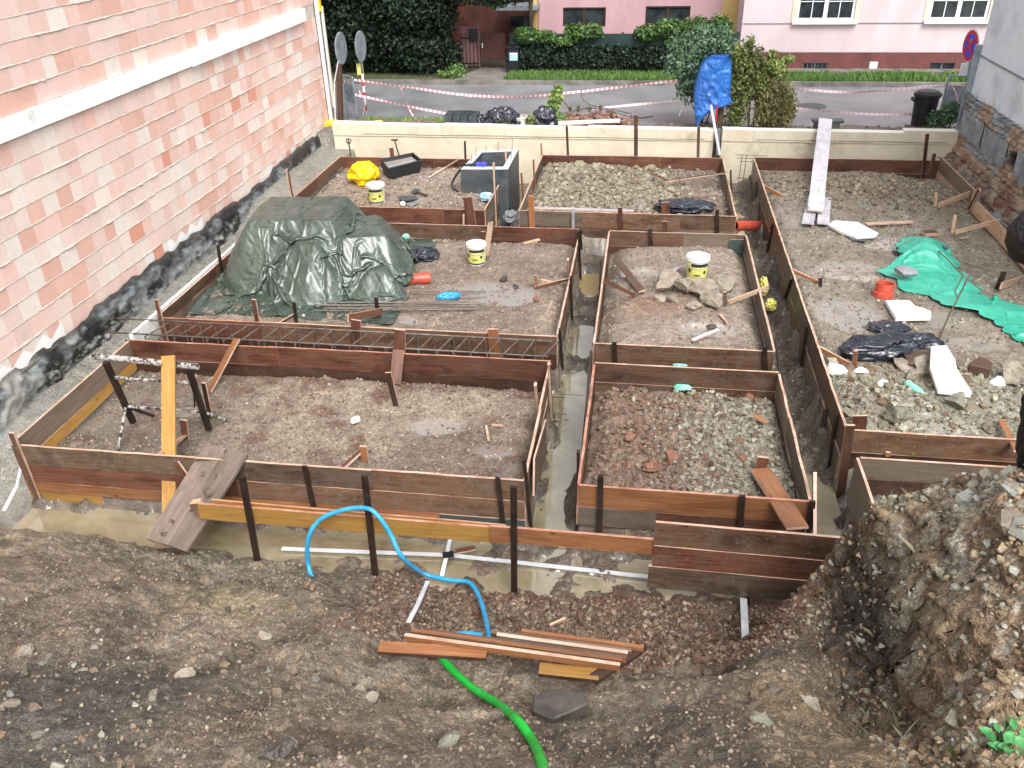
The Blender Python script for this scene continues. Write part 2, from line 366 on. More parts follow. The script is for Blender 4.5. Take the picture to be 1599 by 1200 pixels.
        ul = me.uv_layers.new(name='UVMap'); flat = []
        for u in s.uv:
            for q in u: flat.extend(q)
        ul.data.foreach_set('uv', flat)
        for m in mats: me.materials.append(m)
        nm = len(mats)-1
        me.polygons.foreach_set('material_index', [min(i, nm) for i in s.m])
        if smooth: me.polygons.foreach_set('use_smooth', [True]*len(s.f))
        me.update()
        o = D.objects.new(name, me); COL.objects.link(o)
        if parent is not None: 
            o.parent = parent; o['_o'] = tuple(o0)
        else: o.location = o0; o['_o'] = tuple(o0)
        if kind: o['kind'] = kind
        if solid:
            md = o.modifiers.new('s', 'SOLIDIFY'); md.thickness = solid; md.offset = 0
        return o
def tag(o, label=None, cat=None, group=None, kind=None):
    if label: o['label'] = label
    if cat: o['category'] = cat
    if group: o['group'] = group
    if kind: o['kind'] = kind
    return o
def thing(name, loc, label, cat, group=None):
    o = D.objects.new(name, None); COL.objects.link(o); o.location = loc; o['_o'] = tuple(Vector(loc)); o.empty_display_size = .1
    return tag(o, label, cat, group)
def np_mesh(name, V, Fq, mat, col=None, parent=None, loc=(0, 0, 0), smooth=False):
    """V (n,3) world, Fq (m,k) constant k"""
    me = D.meshes.new(name); n = len(V); m, k = Fq.shape; o0 = np.array(parent['_o']) if parent is not None else np.array(loc, float)
    me.vertices.add(n); me.vertices.foreach_set('co', (V-o0).astype(np.float32).ravel())
    me.loops.add(m*k); me.loops.foreach_set('vertex_index', Fq.astype(np.int32).ravel())
    me.polygons.add(m); me.polygons.foreach_set('loop_start', np.arange(0, m*k, k, dtype=np.int32))
    try: me.polygons.foreach_set('loop_total', np.full(m, k, dtype=np.int32))
    except Exception: pass
    me.update(calc_edges=True); me.validate()
    if len(me.polygons) == m: me.polygons.foreach_set('use_smooth', np.full(m, bool(smooth)))
    elif not smooth: me.shade_flat()
    if col is not None:
        ca = me.color_attributes.new('Col', 'FLOAT_COLOR', 'POINT')
        ca.data.foreach_set('color', (np.hstack([col, np.ones((n, 1))]) if col.shape[1] == 3 else col).astype(np.float32).ravel())
    me.materials.append(M[mat] if isinstance(mat, str) else mat)
    o = D.objects.new(name, me); COL.objects.link(o); o['_o'] = tuple(o0)
    if parent is not None: o.parent = parent
    else: o.location = o0
    return o
def grid_faces(nx, ny):
    i = np.arange(nx*ny).reshape(ny, nx); return np.stack([i[:-1, :-1], i[:-1, 1:], i[1:, 1:], i[1:, :-1]], -1).reshape(-1, 4)
def smooth_path(pts, n=8):
    pts = [Vector(p) for p in pts]; P = [pts[0]*2-pts[1]]+pts+[pts[-1]*2-pts[-2]]; o = []
    for i in range(1, len(P)-2):
        a, b, c, d = P[i-1:i+3]
        for k in range(n):
            t = k/n; o.append(.5*((2*b)+(c-a)*t+(2*a-5*b+4*c-d)*t*t+(3*b-a-3*c+d)*t**3))
    o.append(pts[-1]); return o

# ------------------------------------------------------------------ terrain
WL = -0.792
FX = dict(LF=(-6.45, -.96, 6.48, 8.85), UL=(-6.42, -.95, 9.52, 13.4), TL=(-6.4, -2.72, 14.2, 17.33), T=(-2.1, 1.64, 14.22, 17.74),
          M=(-.47, 1.73, 9.4, 13.35), CF=(-.43, 1.72, 6.48, 8.88), R=(2.27, 5.88, 7.73, 17.8), S=(2.28, 4.6, 6.52, 7.24))
ctrl = []
def cp(px, py, z): p = A(px, py, z); ctrl.append((p.x, p.y, z))
for a in ((100, 822, -.72), (230, 848, -.7), (330, 860, -.68), (450, 885, -.68), (540, 900, -.76), (640, 905, -.8), (800, 925, -.78), (1000, 910, -.76), (1130, 930, -.74), (1230, 930, -.72),
          (850, 985, -.62), (1050, 1000, -.55), (1160, 1000, -.50), (760, 985, -.6), (1180, 940, -.72), (560, 950, -.6), (900, 950, -.74),
          (0, 830, -.45), (200, 890, -.35), (400, 930, -.3), (520, 960, -.25), (620, 1000, -.2), (690, 1020, -.15), (0, 1000, .35), (0, 1200, 1.15), (300, 1000, .2), (300, 1200, 1.2),
          (560, 1080, .3), (560, 1200, 1.1), (720, 1090, .05), (800, 1120, .25), (840, 1200, .95), (900, 1080, .05), (820, 1060, -.1), (700, 1200, 1.1), (650, 1120, .5), (480, 925, -.42), (600, 968, -.36), (700, 995, -.32),
          (960, 1120, .4), (1000, 1060, .1), (1000, 1200, 1.2), (1120, 1055, .2), (1200, 1010, .25), (1250, 960, .3), (1290, 930, .45), (1250, 1050, .6), (1250, 1200, 1.3), (1150, 1120, .7),
          (1320, 845, .85), (1370, 820, 1.15), (1440, 785, 1.4), (1500, 757, 1.55), (1590, 752, 1.65), (1700, 750, 1.7),
          (1300, 920, .45), (1345, 900, .75), (1365, 960, .7), (1390, 1040, .7), (1430, 900, 1.35), (1440, 1000, 1.15), (1500, 900, 1.6), (1590, 900, 1.8), (1500, 1050, 1.25), (1590, 1050, 1.7),
          (1400, 1110, .8), (1480, 1130, 1.0), (1570, 1150, 1.3), (1350, 1200, 1.2), (1480, 1200, 1.25), (1599, 1200, 1.45)): cp(*a)
for x in (-7.5, -5, -2.5, 0, 2, 4, 7): ctrl.append((x, 0.0, 1.5)); ctrl.append((x, 1.4, 1.45 if x < 3 else 1.8))
ctrl += [(-7.4, 2.5, 1.0), (-7.4, 4.0, .4), (-7.4, 5.5, -.35), (5.5, 3, 1.9), (5.5, 4.4, 1.7), (3.6, 4.7, 1.6), (7.5, 4.5, 1.6), (3.3, 3, 1.8), (7.5, 2.5, 1.8),
         (1.75, 5.35, -.2), (2.1, 5.3, .3), (2.5, 5.35, .4), (3.2, 5.45, .4), (4.5, 5.5, .4), (6, 5.5, .4), (7.5, 5.5, .4), (2.3, 5.8, -.6), (3.2, 5.9, -.5), (4.5, 6.0, -.4), (7, 6.2, -.3)]
ctrl = np.array(ctrl)
def _k(r2): return np.where(r2 > 1e-12, r2*np.log(np.sqrt(r2)+1e-12), 0)
_n = len(ctrl); _d2 = ((ctrl[:, None, :2]-ctrl[None, :, :2])**2).sum(-1)
_A = np.zeros((_n+3, _n+3)); _A[:_n, :_n] = _k(_d2)+np.eye(_n)*.004; _A[:_n, _n] = 1; _A[:_n, _n+1:] = ctrl[:, :2]; _A[_n, :_n] = 1; _A[_n+1:, :_n] = ctrl[:, :2].T
_W = np.linalg.solve(_A, np.concatenate([ctrl[:, 2], [0, 0, 0]]))
def rbf(x, y):
    sh = np.shape(x); x = np.ravel(x); y = np.ravel(y); o = np.empty_like(x)
    for i in range(0, len(x), 60000):
        xx = x[i:i+60000]; yy = y[i:i+60000]
        o[i:i+60000] = _k((xx[:, None]-ctrl[:, 0])**2+(yy[:, None]-ctrl[:, 1])**2)@_W[:_n]+_W[_n]+_W[_n+1]*xx+_W[_n+2]*yy
    return np.clip(o, -.85, 2.0).reshape(sh)
def bmpz(x, y, cx, cy, rx, ry): return np.exp(-(((x-cx)/rx)**2+((y-cy)/ry)**2))
PUD = [(685, 668, 'LF', .30, .16), (1325, 490, 'R', .42, .45), (760, 462, 'UL', .75, .42), (1110, 520, 'M', .4, .18), (1330, 425, 'R', .45, .35), (1455, 500, 'R', .3, .25), (770, 705, 'LF', .22, .10), (300, 640, 'LF', .3, .12), (610, 500, 'UL', .5, .14), (1390, 380, 'R', .5, .3), (1520, 540, 'R', .35, .2), (1000, 430, 'M', .3, .16)]
FILL = dict(LF=-.36, UL=-.2, TL=-.16, T=-.2, M=-.2, CF=-.3, R=-.22, S=-.36)
PW = []
for px, py, k, rx, ry in PUD:
    p = A(px, py, FILL[k]); PW.append((p.x, p.y, FILL[k], rx, ry))
GUL = [tuple(A(*q)[:2]) for q in ((690, 1075, .1), (900, 1075, .1), (1110, 1045, .1))]
def height(x, y, fine=True):
    x = np.asarray(x, float); y = np.asarray(y, float)
    n1 = fbm(x, y, 1.3, 4); n2 = fbm(x+9, y-4, 5, 4); n3 = ridged(x+3, y+8, 14, 3) if fine else 0
    # trenches
    z = -.885+.07*fbm(x+3, y*1.0, 1.1, 3)+.03*n2
    ed = np.full_like(x, 9.0)
    for (x0, x1, y0, y1) in FX.values(): ed = np.minimum(ed, np.hypot(np.maximum(np.maximum(x0-x, x-x1), 0), np.maximum(np.maximum(y0-y, y-y1), 0)))
    z = z+np.clip(.19*sst(.17, .0, ed)*(.42+1.5*n2+.8*n1), 0, .22)+.05*np.maximum(n2, 0)
    tr = (x > -1) & (x < -.4)
    z = z+np.where(tr, .16*np.exp(-((y-11.9)/.7)**2)+.10*np.exp(-((y-10.2)/.25)**2)+.22*np.exp(-(((y-7.15)/.3)**2+((x+.5)/.13)**2)), 0)
    z = z+np.where((y > 13.4) & (y < 14.2) & (x < 1.7), .12*sst(.3, -.8, x), 0)
    z = z+np.where((x > 1.73) & (x < 2.27) & (y > 8), .11+.10*n2+.12*sst(1.95, 2.25, x), 0)
    z = z+np.where((y > 5.7) & (y < 6.5) & (x > -4) & (x < .4), .07*sst(-3.6, -2.5, x)*sst(.3, -.2, x)+.05*n2, 0)
    # left margin next to the neighbour's wall
    lm = sst(-6.42, -6.5, x); zl = -.46+.30*sst(13.4, 15.5, y)+.05*sst(-6.9, -7.3, x)+.02*n1
    zl = zl-.42*sst(7.6, 6.3, y)
    z = z*(1-lm)+zl*lm
    # right margin rising to the old foundation
    rm = sst(5.9, 6.05, x); zr = -.35+.25*sst(6.0, 6.5, x)+.06*n1+.03*n2
    z = z*(1-rm)+zr*rm
    for k, (x0, x1, y0, y1) in FX.items():
        dx = np.minimum(x-x0, x1-x); dy = np.minimum(y-y0, y1-y); d = np.minimum(dx, dy); ins = d > 0
        if not ins.any(): continue
        e = sst(.01, .22, d+.06*n2)
        f = FILL[k]+.035*n1+.012*n2
        rr = .008
        if k == 'LF': f = f+.06*bmpz(x, y, -3, 8.6, 2.5, .4)-.06*bmpz(x, y, -5.6, 7.6, .8, .6); rr = .012
        if k == 'UL': f = f+.02*n2; rr = .010
        if k == 'T': f = f+.10*bmpz(x, y, -1.2, 16.9, 1.0, .9)+.05*n2*sst(.5, -.5, x)+.03*ridged(x, y, 6, 3)*sst(.4, -.8, x); rr = .03
        if k == 'TL': f = f+.08*bmpz(x, y, -4.2, 16.6, 1.2, .5)
        if k == 'M': f = f+.13*bmpz(x, y, .9, 12.6, .8, .9)+.07*bmpz(x, y, .7, 10.5, .9, 1.0)-.10*sst(.35, .0, d+.1*n1); rr = .008
        if k == 'CF': f = f+.035*ridged(x+4, y, 3.0, 4)+.06*bmpz(x, y, .6, 7.4, .6, .7)+.10*bmpz(x, y, 1.1, 6.9, .5, .4)+.05*ridged(x, y, 5, 3)*sst(-.3, .1, x); rr = .035
        if k == 'R': f = f+.17*bmpz(x, y, 4.2, 16.2, 1.6, 1.0)-.1*bmpz(x, y, 5.5, 17.6, .5, .4)+.10*bmpz(x, y, 3.0, 8.4, .8, .5)+.05*ridged(x, y, 4, 3)*sst(9.6, 8.6, y); rr = .010+.03*bmpz(x, y, 4.2, 16.2, 1.4, .9)+.025*sst(9.6, 8.6, y)
        if k == 'S': rr = .03
        f = f+rr*(n3 if fine else 0)
        for (cx, cy, cz, rx, ry) in PW:
            if x0 < cx < x1 and y0 < cy < y1:
                q = ((x-cx)/rx)**2+((y-cy)/ry)**2; m = sst(1.7, .4, q+.5*n2+.35*n1)
                f = f*(1-m)+(cz-.02+.006*n1+.009*n2)*m
        f = f-.10*(1-e)
        z = np.where(ins, f, z)
    # behind the garden wall
    b = y > 18.6
    zb = .17+.05*n1+.03*n2+(.015*n3 if fine else 0)-.2*sst(19.8, 20.4, y)
    z = np.where(b, zb, z)
    # bank
    bk = rbf(x, y)
    rough = .12*n1+.075*n2+.04*ridged(x+12, y+3, 1.7, 3)-.02+((.018*n3) if fine else 0)-.24*bmpz(x, y, *GUL[0], .32, .22)-.14*bmpz(x, y, *GUL[1], .28, .16)-.12*bmpz(x, y, *GUL[2], .34, .16)
    mound = sst(1.35, 1.7, x)*sst(5.3, 4.9, y)
    rough = rough+mound*(.05*fbm(x+20, y, 3.2, 3)+((.035*ridged(x, y+30, 6, 5, .7)+.03*ridged(x+9, y, 22, 3)) if fine else 0)+.02*n2)
    loose = sst(4.0, 4.6, y)*sst(-2.6, -1.8, x)*(1-mound)
    if fine: rough = rough+loose*.022*ridged(x+1, y+2, 9, 3)
    w_ = sst(6.25, 5.75, y)
    return z*(1-w_)+(bk+rough)*w_
def wetness(x, y, z):
    n1 = fbm(x, y, 1.3, 4); n2 = fbm(x+9, y-4, 5, 4); w = np.zeros_like(x)
    for (cx, cy, cz, rx, ry) in PW:
        q = ((x-cx)/rx)**2+((y-cy)/ry)**2; w = np.maximum(w, sst(1.55, .75, q+.5*n2+.35*n1))
    tr = (y > 5.8)&(y < 18.4)&(z < WL+.10)
    w = np.maximum(w, np.where(tr, sst(WL+.05, WL+.0, z)*.30, 0))
    w = np.maximum(w, .38*sst(.12, .4, fbm(x+50, y, .9, 4))*(y > 6)*(y < 18))
    return w
def hz(x, y): return float(height(np.array([x]), np.array([y]), False)[0])
C_ = lambda r, g, b: np.array(hexc(r, g, b))
def mixc(c, m, col): return c*(1-m[:, None])+col*m[:, None]
def colour(x, y, z):
    n1 = fbm(x+31, y+5, .9, 5)*.5+.5; n2 = fbm(x-7, y+2, 3.5, 5)*.5+.5; n3 = fbm(x-1, y+22, 12, 4)*.5+.5
    base = mixc(np.tile(C_(120, 104, 90), (len(x), 1)), sst(.35, .65, n1), C_(146, 130, 112))
    base = mixc(base, sst(.5, .7, n2)*.7, C_(104, 86, 74))
    def ins(k): x0, x1, y0, y1 = FX[k]; return ((x > x0) & (x < x1) & (y > y0) & (y < y1)).astype(float)
    c = base
    c = mixc(c, ins('T')*sst(.9, -.3, x+.8*(n2-.5))*.85, C_(142, 134, 114))
    c = mixc(c, ins('TL')*.4, C_(156, 142, 126))
    cf = ins('CF'); c = mixc(c, cf*.8, C_(126, 100, 82))
    c = mixc(c, cf*sst(.42, .6, n2)*sst(-.3, .1, x)*.7, C_(126, 84, 64)); c = mixc(c, cf*sst(.2, .9, (x-.4)*.6+(n2-.3)*1.2+.1)*.8, C_(136, 132, 116))
    m = ins('M'); c = mixc(c, m*.6, C_(152, 138, 122)); c = mixc(c, m*bmpz(x, y, .25, 10.9, .5, .35)*.8, C_(140, 100, 76))
    r = ins('R'); c = mixc(c, r*.45, C_(142, 136, 118)); c = mixc(c, r*sst(10, 8.6, y)*.7, C_(146, 144, 126)); c = mixc(c, r*bmpz(x, y, 4.2, 16.2, 1.5, .9)*.7, C_(124, 112, 92))
    lf = ins('LF'); c = mixc(c, lf*sst(-4.2, -5.2, x)*.5, C_(112, 108, 96)); c = mixc(c, lf*sst(.58, .7, n2)*.5, C_(118, 78, 58))
    c = mixc(c, ins('UL')*.35, C_(150, 132, 116)); c = mixc(c, ins('S')*.7, C_(140, 138, 124))
    tr = 1-np.clip(sum(ins(k) for k in FX), 0, 1); tr = tr*sst(6.0, 6.5, y)*sst(18.6, 18.4, y)
    c = mixc(c, tr*.7, C_(98, 88, 76)); c = mixc(c, tr*sst(.5, .6, n2)*.5, C_(66, 56, 48))
    lm = sst(-6.4, -6.5, x)*sst(5.8, 6.2, y); c = mixc(c, lm*.75, C_(150, 150, 140))
    rm = sst(5.85, 6.1, x)*sst(6.5, 7.5, y); c = mixc(c, rm*.6, C_(96, 84, 72))
    bh = sst(18.5, 18.7, y); c = mixc(c, bh*.6, C_(104, 98, 92))
    bk = sst(6.2, 5.8, y)
    bc = mixc(np.tile(C_(128, 116, 102), (len(x), 1)), sst(.35, .7, n1), C_(152, 140, 122))
    bc = mixc(bc, sst(.5, .68, n2)*.85, C_(98, 87, 76)); bc = mixc(bc, sst(.52, .64, fbm(x+77, y*1.3, .7, 5)*.5+.5)*.6, C_(80, 73, 66)); bc = mixc(bc, sst(.6, .75, n3)*.5, C_(150, 130, 106))
    bc = mixc(bc, sst(-1.9, -3.0, x+.5*(n2-.5))*sst(3.9, 3.2, y)*.8, C_(84, 81, 76))
    bc = mixc(bc, bmpz(x, y, -3.2, 4.75, .5, .28)*sst(.35, .6, n3)*.9, C_(150, 140, 108)); bc = mixc(bc, bmpz(x, y, -3.9, 5.6, 1.2, .25)*.6, C_(144, 140, 122))
    lo = sst(4.3, 4.7, y)*sst(-2.6, -1.6, x); bc = mixc(bc, lo*.8, C_(84, 67, 55)); bc = mixc(bc, lo*sst(.55, .7, n2)*.8, C_(112, 68, 52))
    bc = mixc(bc, bmpz(x, y, -1.0, 5.35, 1.2, .25)*sst(.4, .6, n3)*.5, C_(150, 140, 124))
    mo = sst(1.15, 1.7, x)*sst(5.2, 4.8, y); bc = mixc(bc, mo*.8, C_(118, 98, 76)); bc = mixc(bc, mo*sst(.52, .68, n2)*.8, C_(146, 128, 102)); bc = mixc(bc, mo*sst(.58, .66, n3)*.7, C_(166, 164, 150)); bc = mixc(bc, mo*bmpz(x, y, 2.35, 4.2, .45, .5)*sst(.4, .6, n2)*.8, C_(158, 162, 156))
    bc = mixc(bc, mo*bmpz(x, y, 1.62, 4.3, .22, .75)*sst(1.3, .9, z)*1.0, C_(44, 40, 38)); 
    bc = mixc(bc, sst(.6, 1.0, x)*sst(4.4, 3.6, y)*(1-mo)*.5, C_(140, 122, 92))
    bc = mixc(bc, np.clip(bmpz(x, y, *GUL[2], .3, .1)*.95+bmpz(x, y, *GUL[0], .3, .2)*.6, 0, 1), C_(52, 44, 38))  # gully beds darkened in colour to carry the shade of the hollows
    c = c*(1-bk[:, None])+bc*bk[:, None]
    g = c.mean(1, keepdims=True); site = sst(6.0, 6.4, y)[:, None]; c = c*(1-.22*site)+g*.22*site; c = c*(1+.16*site)
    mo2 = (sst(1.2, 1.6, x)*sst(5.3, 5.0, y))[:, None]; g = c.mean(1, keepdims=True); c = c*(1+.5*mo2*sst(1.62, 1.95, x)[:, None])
    return np.clip(c, .01, .8)*.92
def terrain(name, xs, ys, craggy=False):
    X, Y = np.meshgrid(xs, ys); x = X.ravel(); y = Y.ravel(); z = height(x, y)
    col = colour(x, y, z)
    V = np.stack([x, y, z], 1)
    if craggy:
        m = sst(1.3, 1.6, x)*sst(5.4, 5.0, y)*sst(3.9, 3.4, x)
        V[:, 0] += m*.09*fbm(y+z*2, z*3+x, 5, 6, .62); V[:, 1] += m*.07*fbm(x+z, z*3-y, 5.5, 6, .62)
        V[:, 0] += .012*fbm(x+5, y, 16, 2); V[:, 1] += .012*fbm(x, y+5, 16, 2)
    wt = wetness(x, y, z); col = col*(1-.18*wt[:, None])+.18*wt[:, None]*np.array([.30, .28, .27])
    col = np.hstack([col, wt[:, None]])
    return tag(np_mesh(name, V, grid_faces(len(xs), len(ys)), 'earth', col, smooth=True), kind='structure')
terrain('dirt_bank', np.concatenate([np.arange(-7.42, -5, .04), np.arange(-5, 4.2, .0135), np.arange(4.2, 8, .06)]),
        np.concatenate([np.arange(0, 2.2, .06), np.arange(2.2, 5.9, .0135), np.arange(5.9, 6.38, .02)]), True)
terrain('ground', np.concatenate([np.arange(-7.42, 7.6, .034)]), np.arange(6.34, 20.6, .034))
# water sheets
def sheet(name, x0, x1, y0, y1, z, mat):
    m = MB(); m.v = [(x0, y0, z), (x1, y0, z), (x1, y1, z), (x0, y1, z)]; m.face([0, 1, 2, 3]); return m.build(name, mat, kind='structure')
sheet('trench_water', -6.42, 2.27, 5.7, 9.4, WL, 'water'); sheet('trench_water', 1.74, 2.27, 9.41, 13.3, WL, 'water')
sheet('trench_water', -.94, -.48, 9.41, 12.1, WL, 'water'); sheet('trench_water', -.94, -.48, 12.11, 13.38, WL, 'water_y'); sheet('trench_water', 1.65, 2.27, 13.36, 18.5, WL, 'water_y')

# ------------------------------------------------------------------ scattered stones (uncountable gravel)
import bmesh
_bm = bmesh.new(); bmesh.ops.create_icosphere(_bm, subdivisions=1, radius=1)
_i0 = 1
ICO = np.array([v.co[:] for v in _bm.verts]); ICF = np.array([[v.index for v in f.verts] for f in _bm.faces]); _bm.free()
def stones(name, label, x, y, s, pal, parent=None, sink=.3, zz=None, flat=.65, seed=1, grp=None):
    r = np.random.default_rng(seed); n = len(x)
    z = height(x, y) if zz is None else zz
    ang = r.random((n, 3))*6.283
    ca, sa = np.cos(ang[:, 0]), np.sin(ang[:, 0]); cb, sb = np.cos(ang[:, 1]*.12), np.sin(ang[:, 1]*.12)
    sc = np.stack([s*r.uniform(.7, 1.3, n), s*r.uniform(.6, 1.1, n), s*flat*r.uniform(.6, 1.2, n)], 1)
    P = ICO[None]*(1.12+r.uniform(-.14, .14, (n, len(ICO), 1)))
    for _ in range(7):
        nn = r.standard_normal((n, 3)); nn /= np.linalg.norm(nn, axis=1)[:, None]; dd = r.uniform(.45, .85, n); q = np.maximum((P*nn[:, None]).sum(-1)-dd[:, None], 0); P = P-nn[:, None]*q[..., None]
    P = P*sc[:, None, :]*.58
    X = P[..., 0]*ca[:, None]-P[..., 1]*sa[:, None]; Y = P[..., 0]*sa[:, None]+P[..., 1]*ca[:, None]; Z = P[..., 2]
    Y2 = Y*cb[:, None]-Z*sb[:, None]; Z2 = Y*sb[:, None]+Z*cb[:, None]
    V = np.stack([X+x[:, None], Y2+y[:, None], Z2+(z+s*flat*(.5-sink))[:, None]], -1).reshape(-1, 3)
    Fc = (ICF[None]+np.arange(n)[:, None, None]*len(ICO)).reshape(-1, 3)
    pal = np.array([hexc(*p) for p in pal]); c = pal[r.integers(0, len(pal), n)]*r.uniform(.7, 1.15, (n, 1)); c = np.repeat(c, len(ICO), 0)
    o = np_mesh(name, V, Fc, 'stone', c, parent)
    if parent is None: tag(o, label, 'gravel', kind='stuff')
    return o
def inbox(k, n, m=.06):
    x0, x1, y0, y1 = FX[k]; return rng.uniform(x0+m, x1-m, n), rng.uniform(y0+m, y1-m, n)
EARTHP = [(128, 112, 96), (108, 92, 78), (146, 130, 112), (96, 84, 74), (160, 146, 128)]
def sizes(n, lo, hi, p=2.6): return lo+(hi-lo)*rng.random(n)**p
# bank gravel
n = 60000; bx = rng.uniform(-5.2, 3.6, n); by = rng.uniform(2.2, 5.85, n)
keep = fbm(bx, by, 1.6, 3)+rng.uniform(-.5, .5, n) > -.12; bx, by = bx[keep], by[keep]; bs = sizes(len(bx), .004, .032, 5.5)
stones('gravel', 'small stones and crumbs of earth strewn over the near dirt bank', bx, by, bs, EARTHP+[(104, 90, 76), (132, 112, 94)], seed=2)
n = 420; bx = rng.uniform(-5, -1.2, n); by = rng.uniform(2.1, 4.4, n); k = rng.random(n) < np.clip((-bx-1)/3.2, .1, 1); bx, by = bx[k], by[k]
stones('pebbles', 'pale grey pebbles scattered on the dark soil at the lower left of the bank', bx, by, sizes(len(bx), .015, .07, 3.5), [(140, 140, 128), (126, 124, 114), (158, 154, 140), (118, 108, 94)], flat=.5, seed=3)
n = 16000; bx = rng.uniform(-2.3, 1.4, n); by = rng.uniform(4.5, 5.75, n)
stones('soil_crumbs', 'loose dark soil crumbs lying below the plank stack beside the flooded trench', bx, by, sizes(n, .007, .055, 4.2), [(104, 82, 66), (88, 70, 58), (124, 104, 86), (108, 82, 68), (140, 126, 108)], seed=4, flat=.8)
n = 9000; bx = rng.uniform(1.4, 3.2, n); by = rng.uniform(2.4, 5.0, n)
stones('mound_rubble', 'stones and clods stuck in the brown earth mound at the right', bx, by, sizes(n, .006, .06, 4.5), [(140, 120, 94), (122, 102, 78), (156, 140, 114), (146, 146, 134), (100, 84, 66), (160, 158, 146)], seed=5, sink=.45, flat=.85)
for k, n, lo, hi, pal, lab in (('LF', 7000, .006, .04, EARTHP, 'small stones on the fill of the big nearest formwork box'),
        ('UL', 7000, .006, .04, EARTHP+[(166, 150, 132)], 'small stones on the fill around the green tarpaulin'), ('M', 2600, .007, .04, EARTHP, 'small stones on the fill round the broken rocks'),
        ('TL', 3500, .009, .06, EARTHP+[(170, 160, 144)], 'gravel on the fill beside the black mixing tub'), ('R', 12000, .008, .05, EARTHP+[(156, 152, 134)], 'gravel on the wide fill under the turquoise tarpaulin'),
        ('S', 400, .02, .09, [(150, 148, 134), (120, 112, 100)], 'clods on the fill of the small box behind the mound')):
    x, y = inbox(k, n); stones('gravel', lab, x, y, sizes(n, lo, hi, 3.2), pal, seed=n)
x, y = inbox('T', 9000); k = x+.5*rng.standard_normal(len(x)) < .6
stones('clay_clods', 'pale grey green clay clods heaped in the far middle formwork box', x[k], y[k], sizes(k.sum(), .008, .11, 4.2), [(146, 138, 118), (132, 122, 104), (156, 150, 130), (114, 102, 86)], seed=21, flat=.8)
x, y = inbox('T', 900); stones('gravel', 'gravel at the right of the far middle formwork box', x, y, sizes(900, .012, .07, 2.6), EARTHP, seed=22)
x, y = inbox('CF', 9000); k = (x > -.25+.15*rng.standard_normal(len(x))); x, y = x[k], y[k]; g = (x-.45)*1.2+.3*rng.standard_normal(len(x)) > .1
stones('red_clods', 'red brown clay clods piled in the near middle formwork box', x[~g], y[~g], sizes((~g).sum(), .006, .075, 5.5), [(120, 90, 72), (104, 82, 68), (134, 112, 94), (110, 96, 82), (124, 110, 94)], seed=23, flat=.8)
stones('grey_clods', 'grey green clay clods piled at the right of the near middle formwork box', x[g], y[g], sizes(g.sum(), .006, .07, 4.2), [(142, 138, 120), (124, 118, 102), (154, 150, 134), (112, 98, 82)], seed=24, flat=.8)
n = 1500; x = rng.normal(4.1, .9, n); y = rng.normal(16.2, .55, n); k = (x > 2.4) & (x < 5.8) & (y < 17.7)
stones('rubble_heap', 'brown gravelly rubble heaped at the far end of the wide right box', x[k], y[k], sizes(k.sum(), .02, .10, 2.4), [(132, 120, 100), (116, 102, 84), (150, 138, 118)], seed=25, flat=.8)
n = 1500; x = rng.uniform(2.4, 4.6, n); y = rng.uniform(7.85, 9.6, n)
stones('clay_clods', 'pale clay clods at the near end of the wide right box', x, y, sizes(n, .015, .09, 3), [(160, 158, 140), (140, 136, 118), (122, 108, 88)], seed=26, flat=.8)
n = 1700; x = np.concatenate([rng.uniform(-.95, -.46, 500), rng.uniform(1.76, 2.25, 1200)]); y = rng.uniform(6.6, 17.8, n); k = height(x, y, False) > WL-.015
stones('trench_crumbs', 'dark crumbs of earth fallen along the muddy trenches', x[k], y[k], sizes(k.sum(), .015, .07, 3), [(90, 78, 66), (112, 100, 84), (130, 124, 108)], seed=27)
n = 900; x = rng.uniform(-7.2, 6.8, n); y = rng.uniform(18.8, 20.3, n)
stones('verge_rubble', 'rubble crumbs along the verge behind the cream wall', x, y, sizes(n, .02, .10, 3), [(120, 112, 104), (90, 84, 78), (150, 140, 128), (130, 88, 72)], seed=28)

# ------------------------------------------------------------------ formwork boxes
BT = .028
def side(par, p0, p1, rows, mats, joints=(), t=BT, off=0):
    """boards between p0 and p1 (xy), rows = [(ztop, zbot, s0, s1)], each row's mat; joints = fractions where a board ends"""
    p0 = Vector((p0[0], p0[1], 0)); p1 = Vector((p1[0], p1[1], 0)); L = (p1-p0).length
    ax = (p1-p0).normalized(); nrm = Vector((-ax.y, ax.x, 0))
    for ri, (zt, zb, s0, s1) in enumerate(rows):
        cuts = [s0]+[j for j in (joints if isinstance(joints, (list, tuple)) and not (joints and isinstance(joints[0], (list, tuple))) else joints[ri]) if s0 < j < s1]+[s1]
        for i in range(len(cuts)-1):
            mt = mats[ri]; mt = mt[i % len(mt)] if isinstance(mt, (list, tuple)) else mt
            a = p0+(p1-p0)*cuts[i]; b = p0+(p1-p0)*cuts[i+1]; a = a+ax*(.0015 if i else 0); b = b-ax*.0015
            dz = random.uniform(-.008, .008) if ri == 0 else random.uniform(-.004, 0)
            o2 = nrm*(random.uniform(0, .006)+off+ri*.003)
            m = MB(); m.board(a+o2+Vector((0, 0, zt+dz)), b+o2+Vector((0, 0, zt+dz*.5)), zt-zb-.006, t, n=max(2, int(L*2)), wob=.004)
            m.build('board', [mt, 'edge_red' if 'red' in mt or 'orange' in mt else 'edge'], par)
def stake(par, top, foot, wd=.045, t=.02, mat='rust', n1=None, name='stake'):
    m = MB(); top = Vector(top); foot = Vector(foot); ax = (foot-top).normalized()
    upv = Vector(n1) if n1 else Vector((1, 0, 0))
    m.board(top, foot, wd, t, up=upv, top_at=False, edge=0 if mat == 'rust' else 1); return m.build(name, [mat, 'edge'], par)
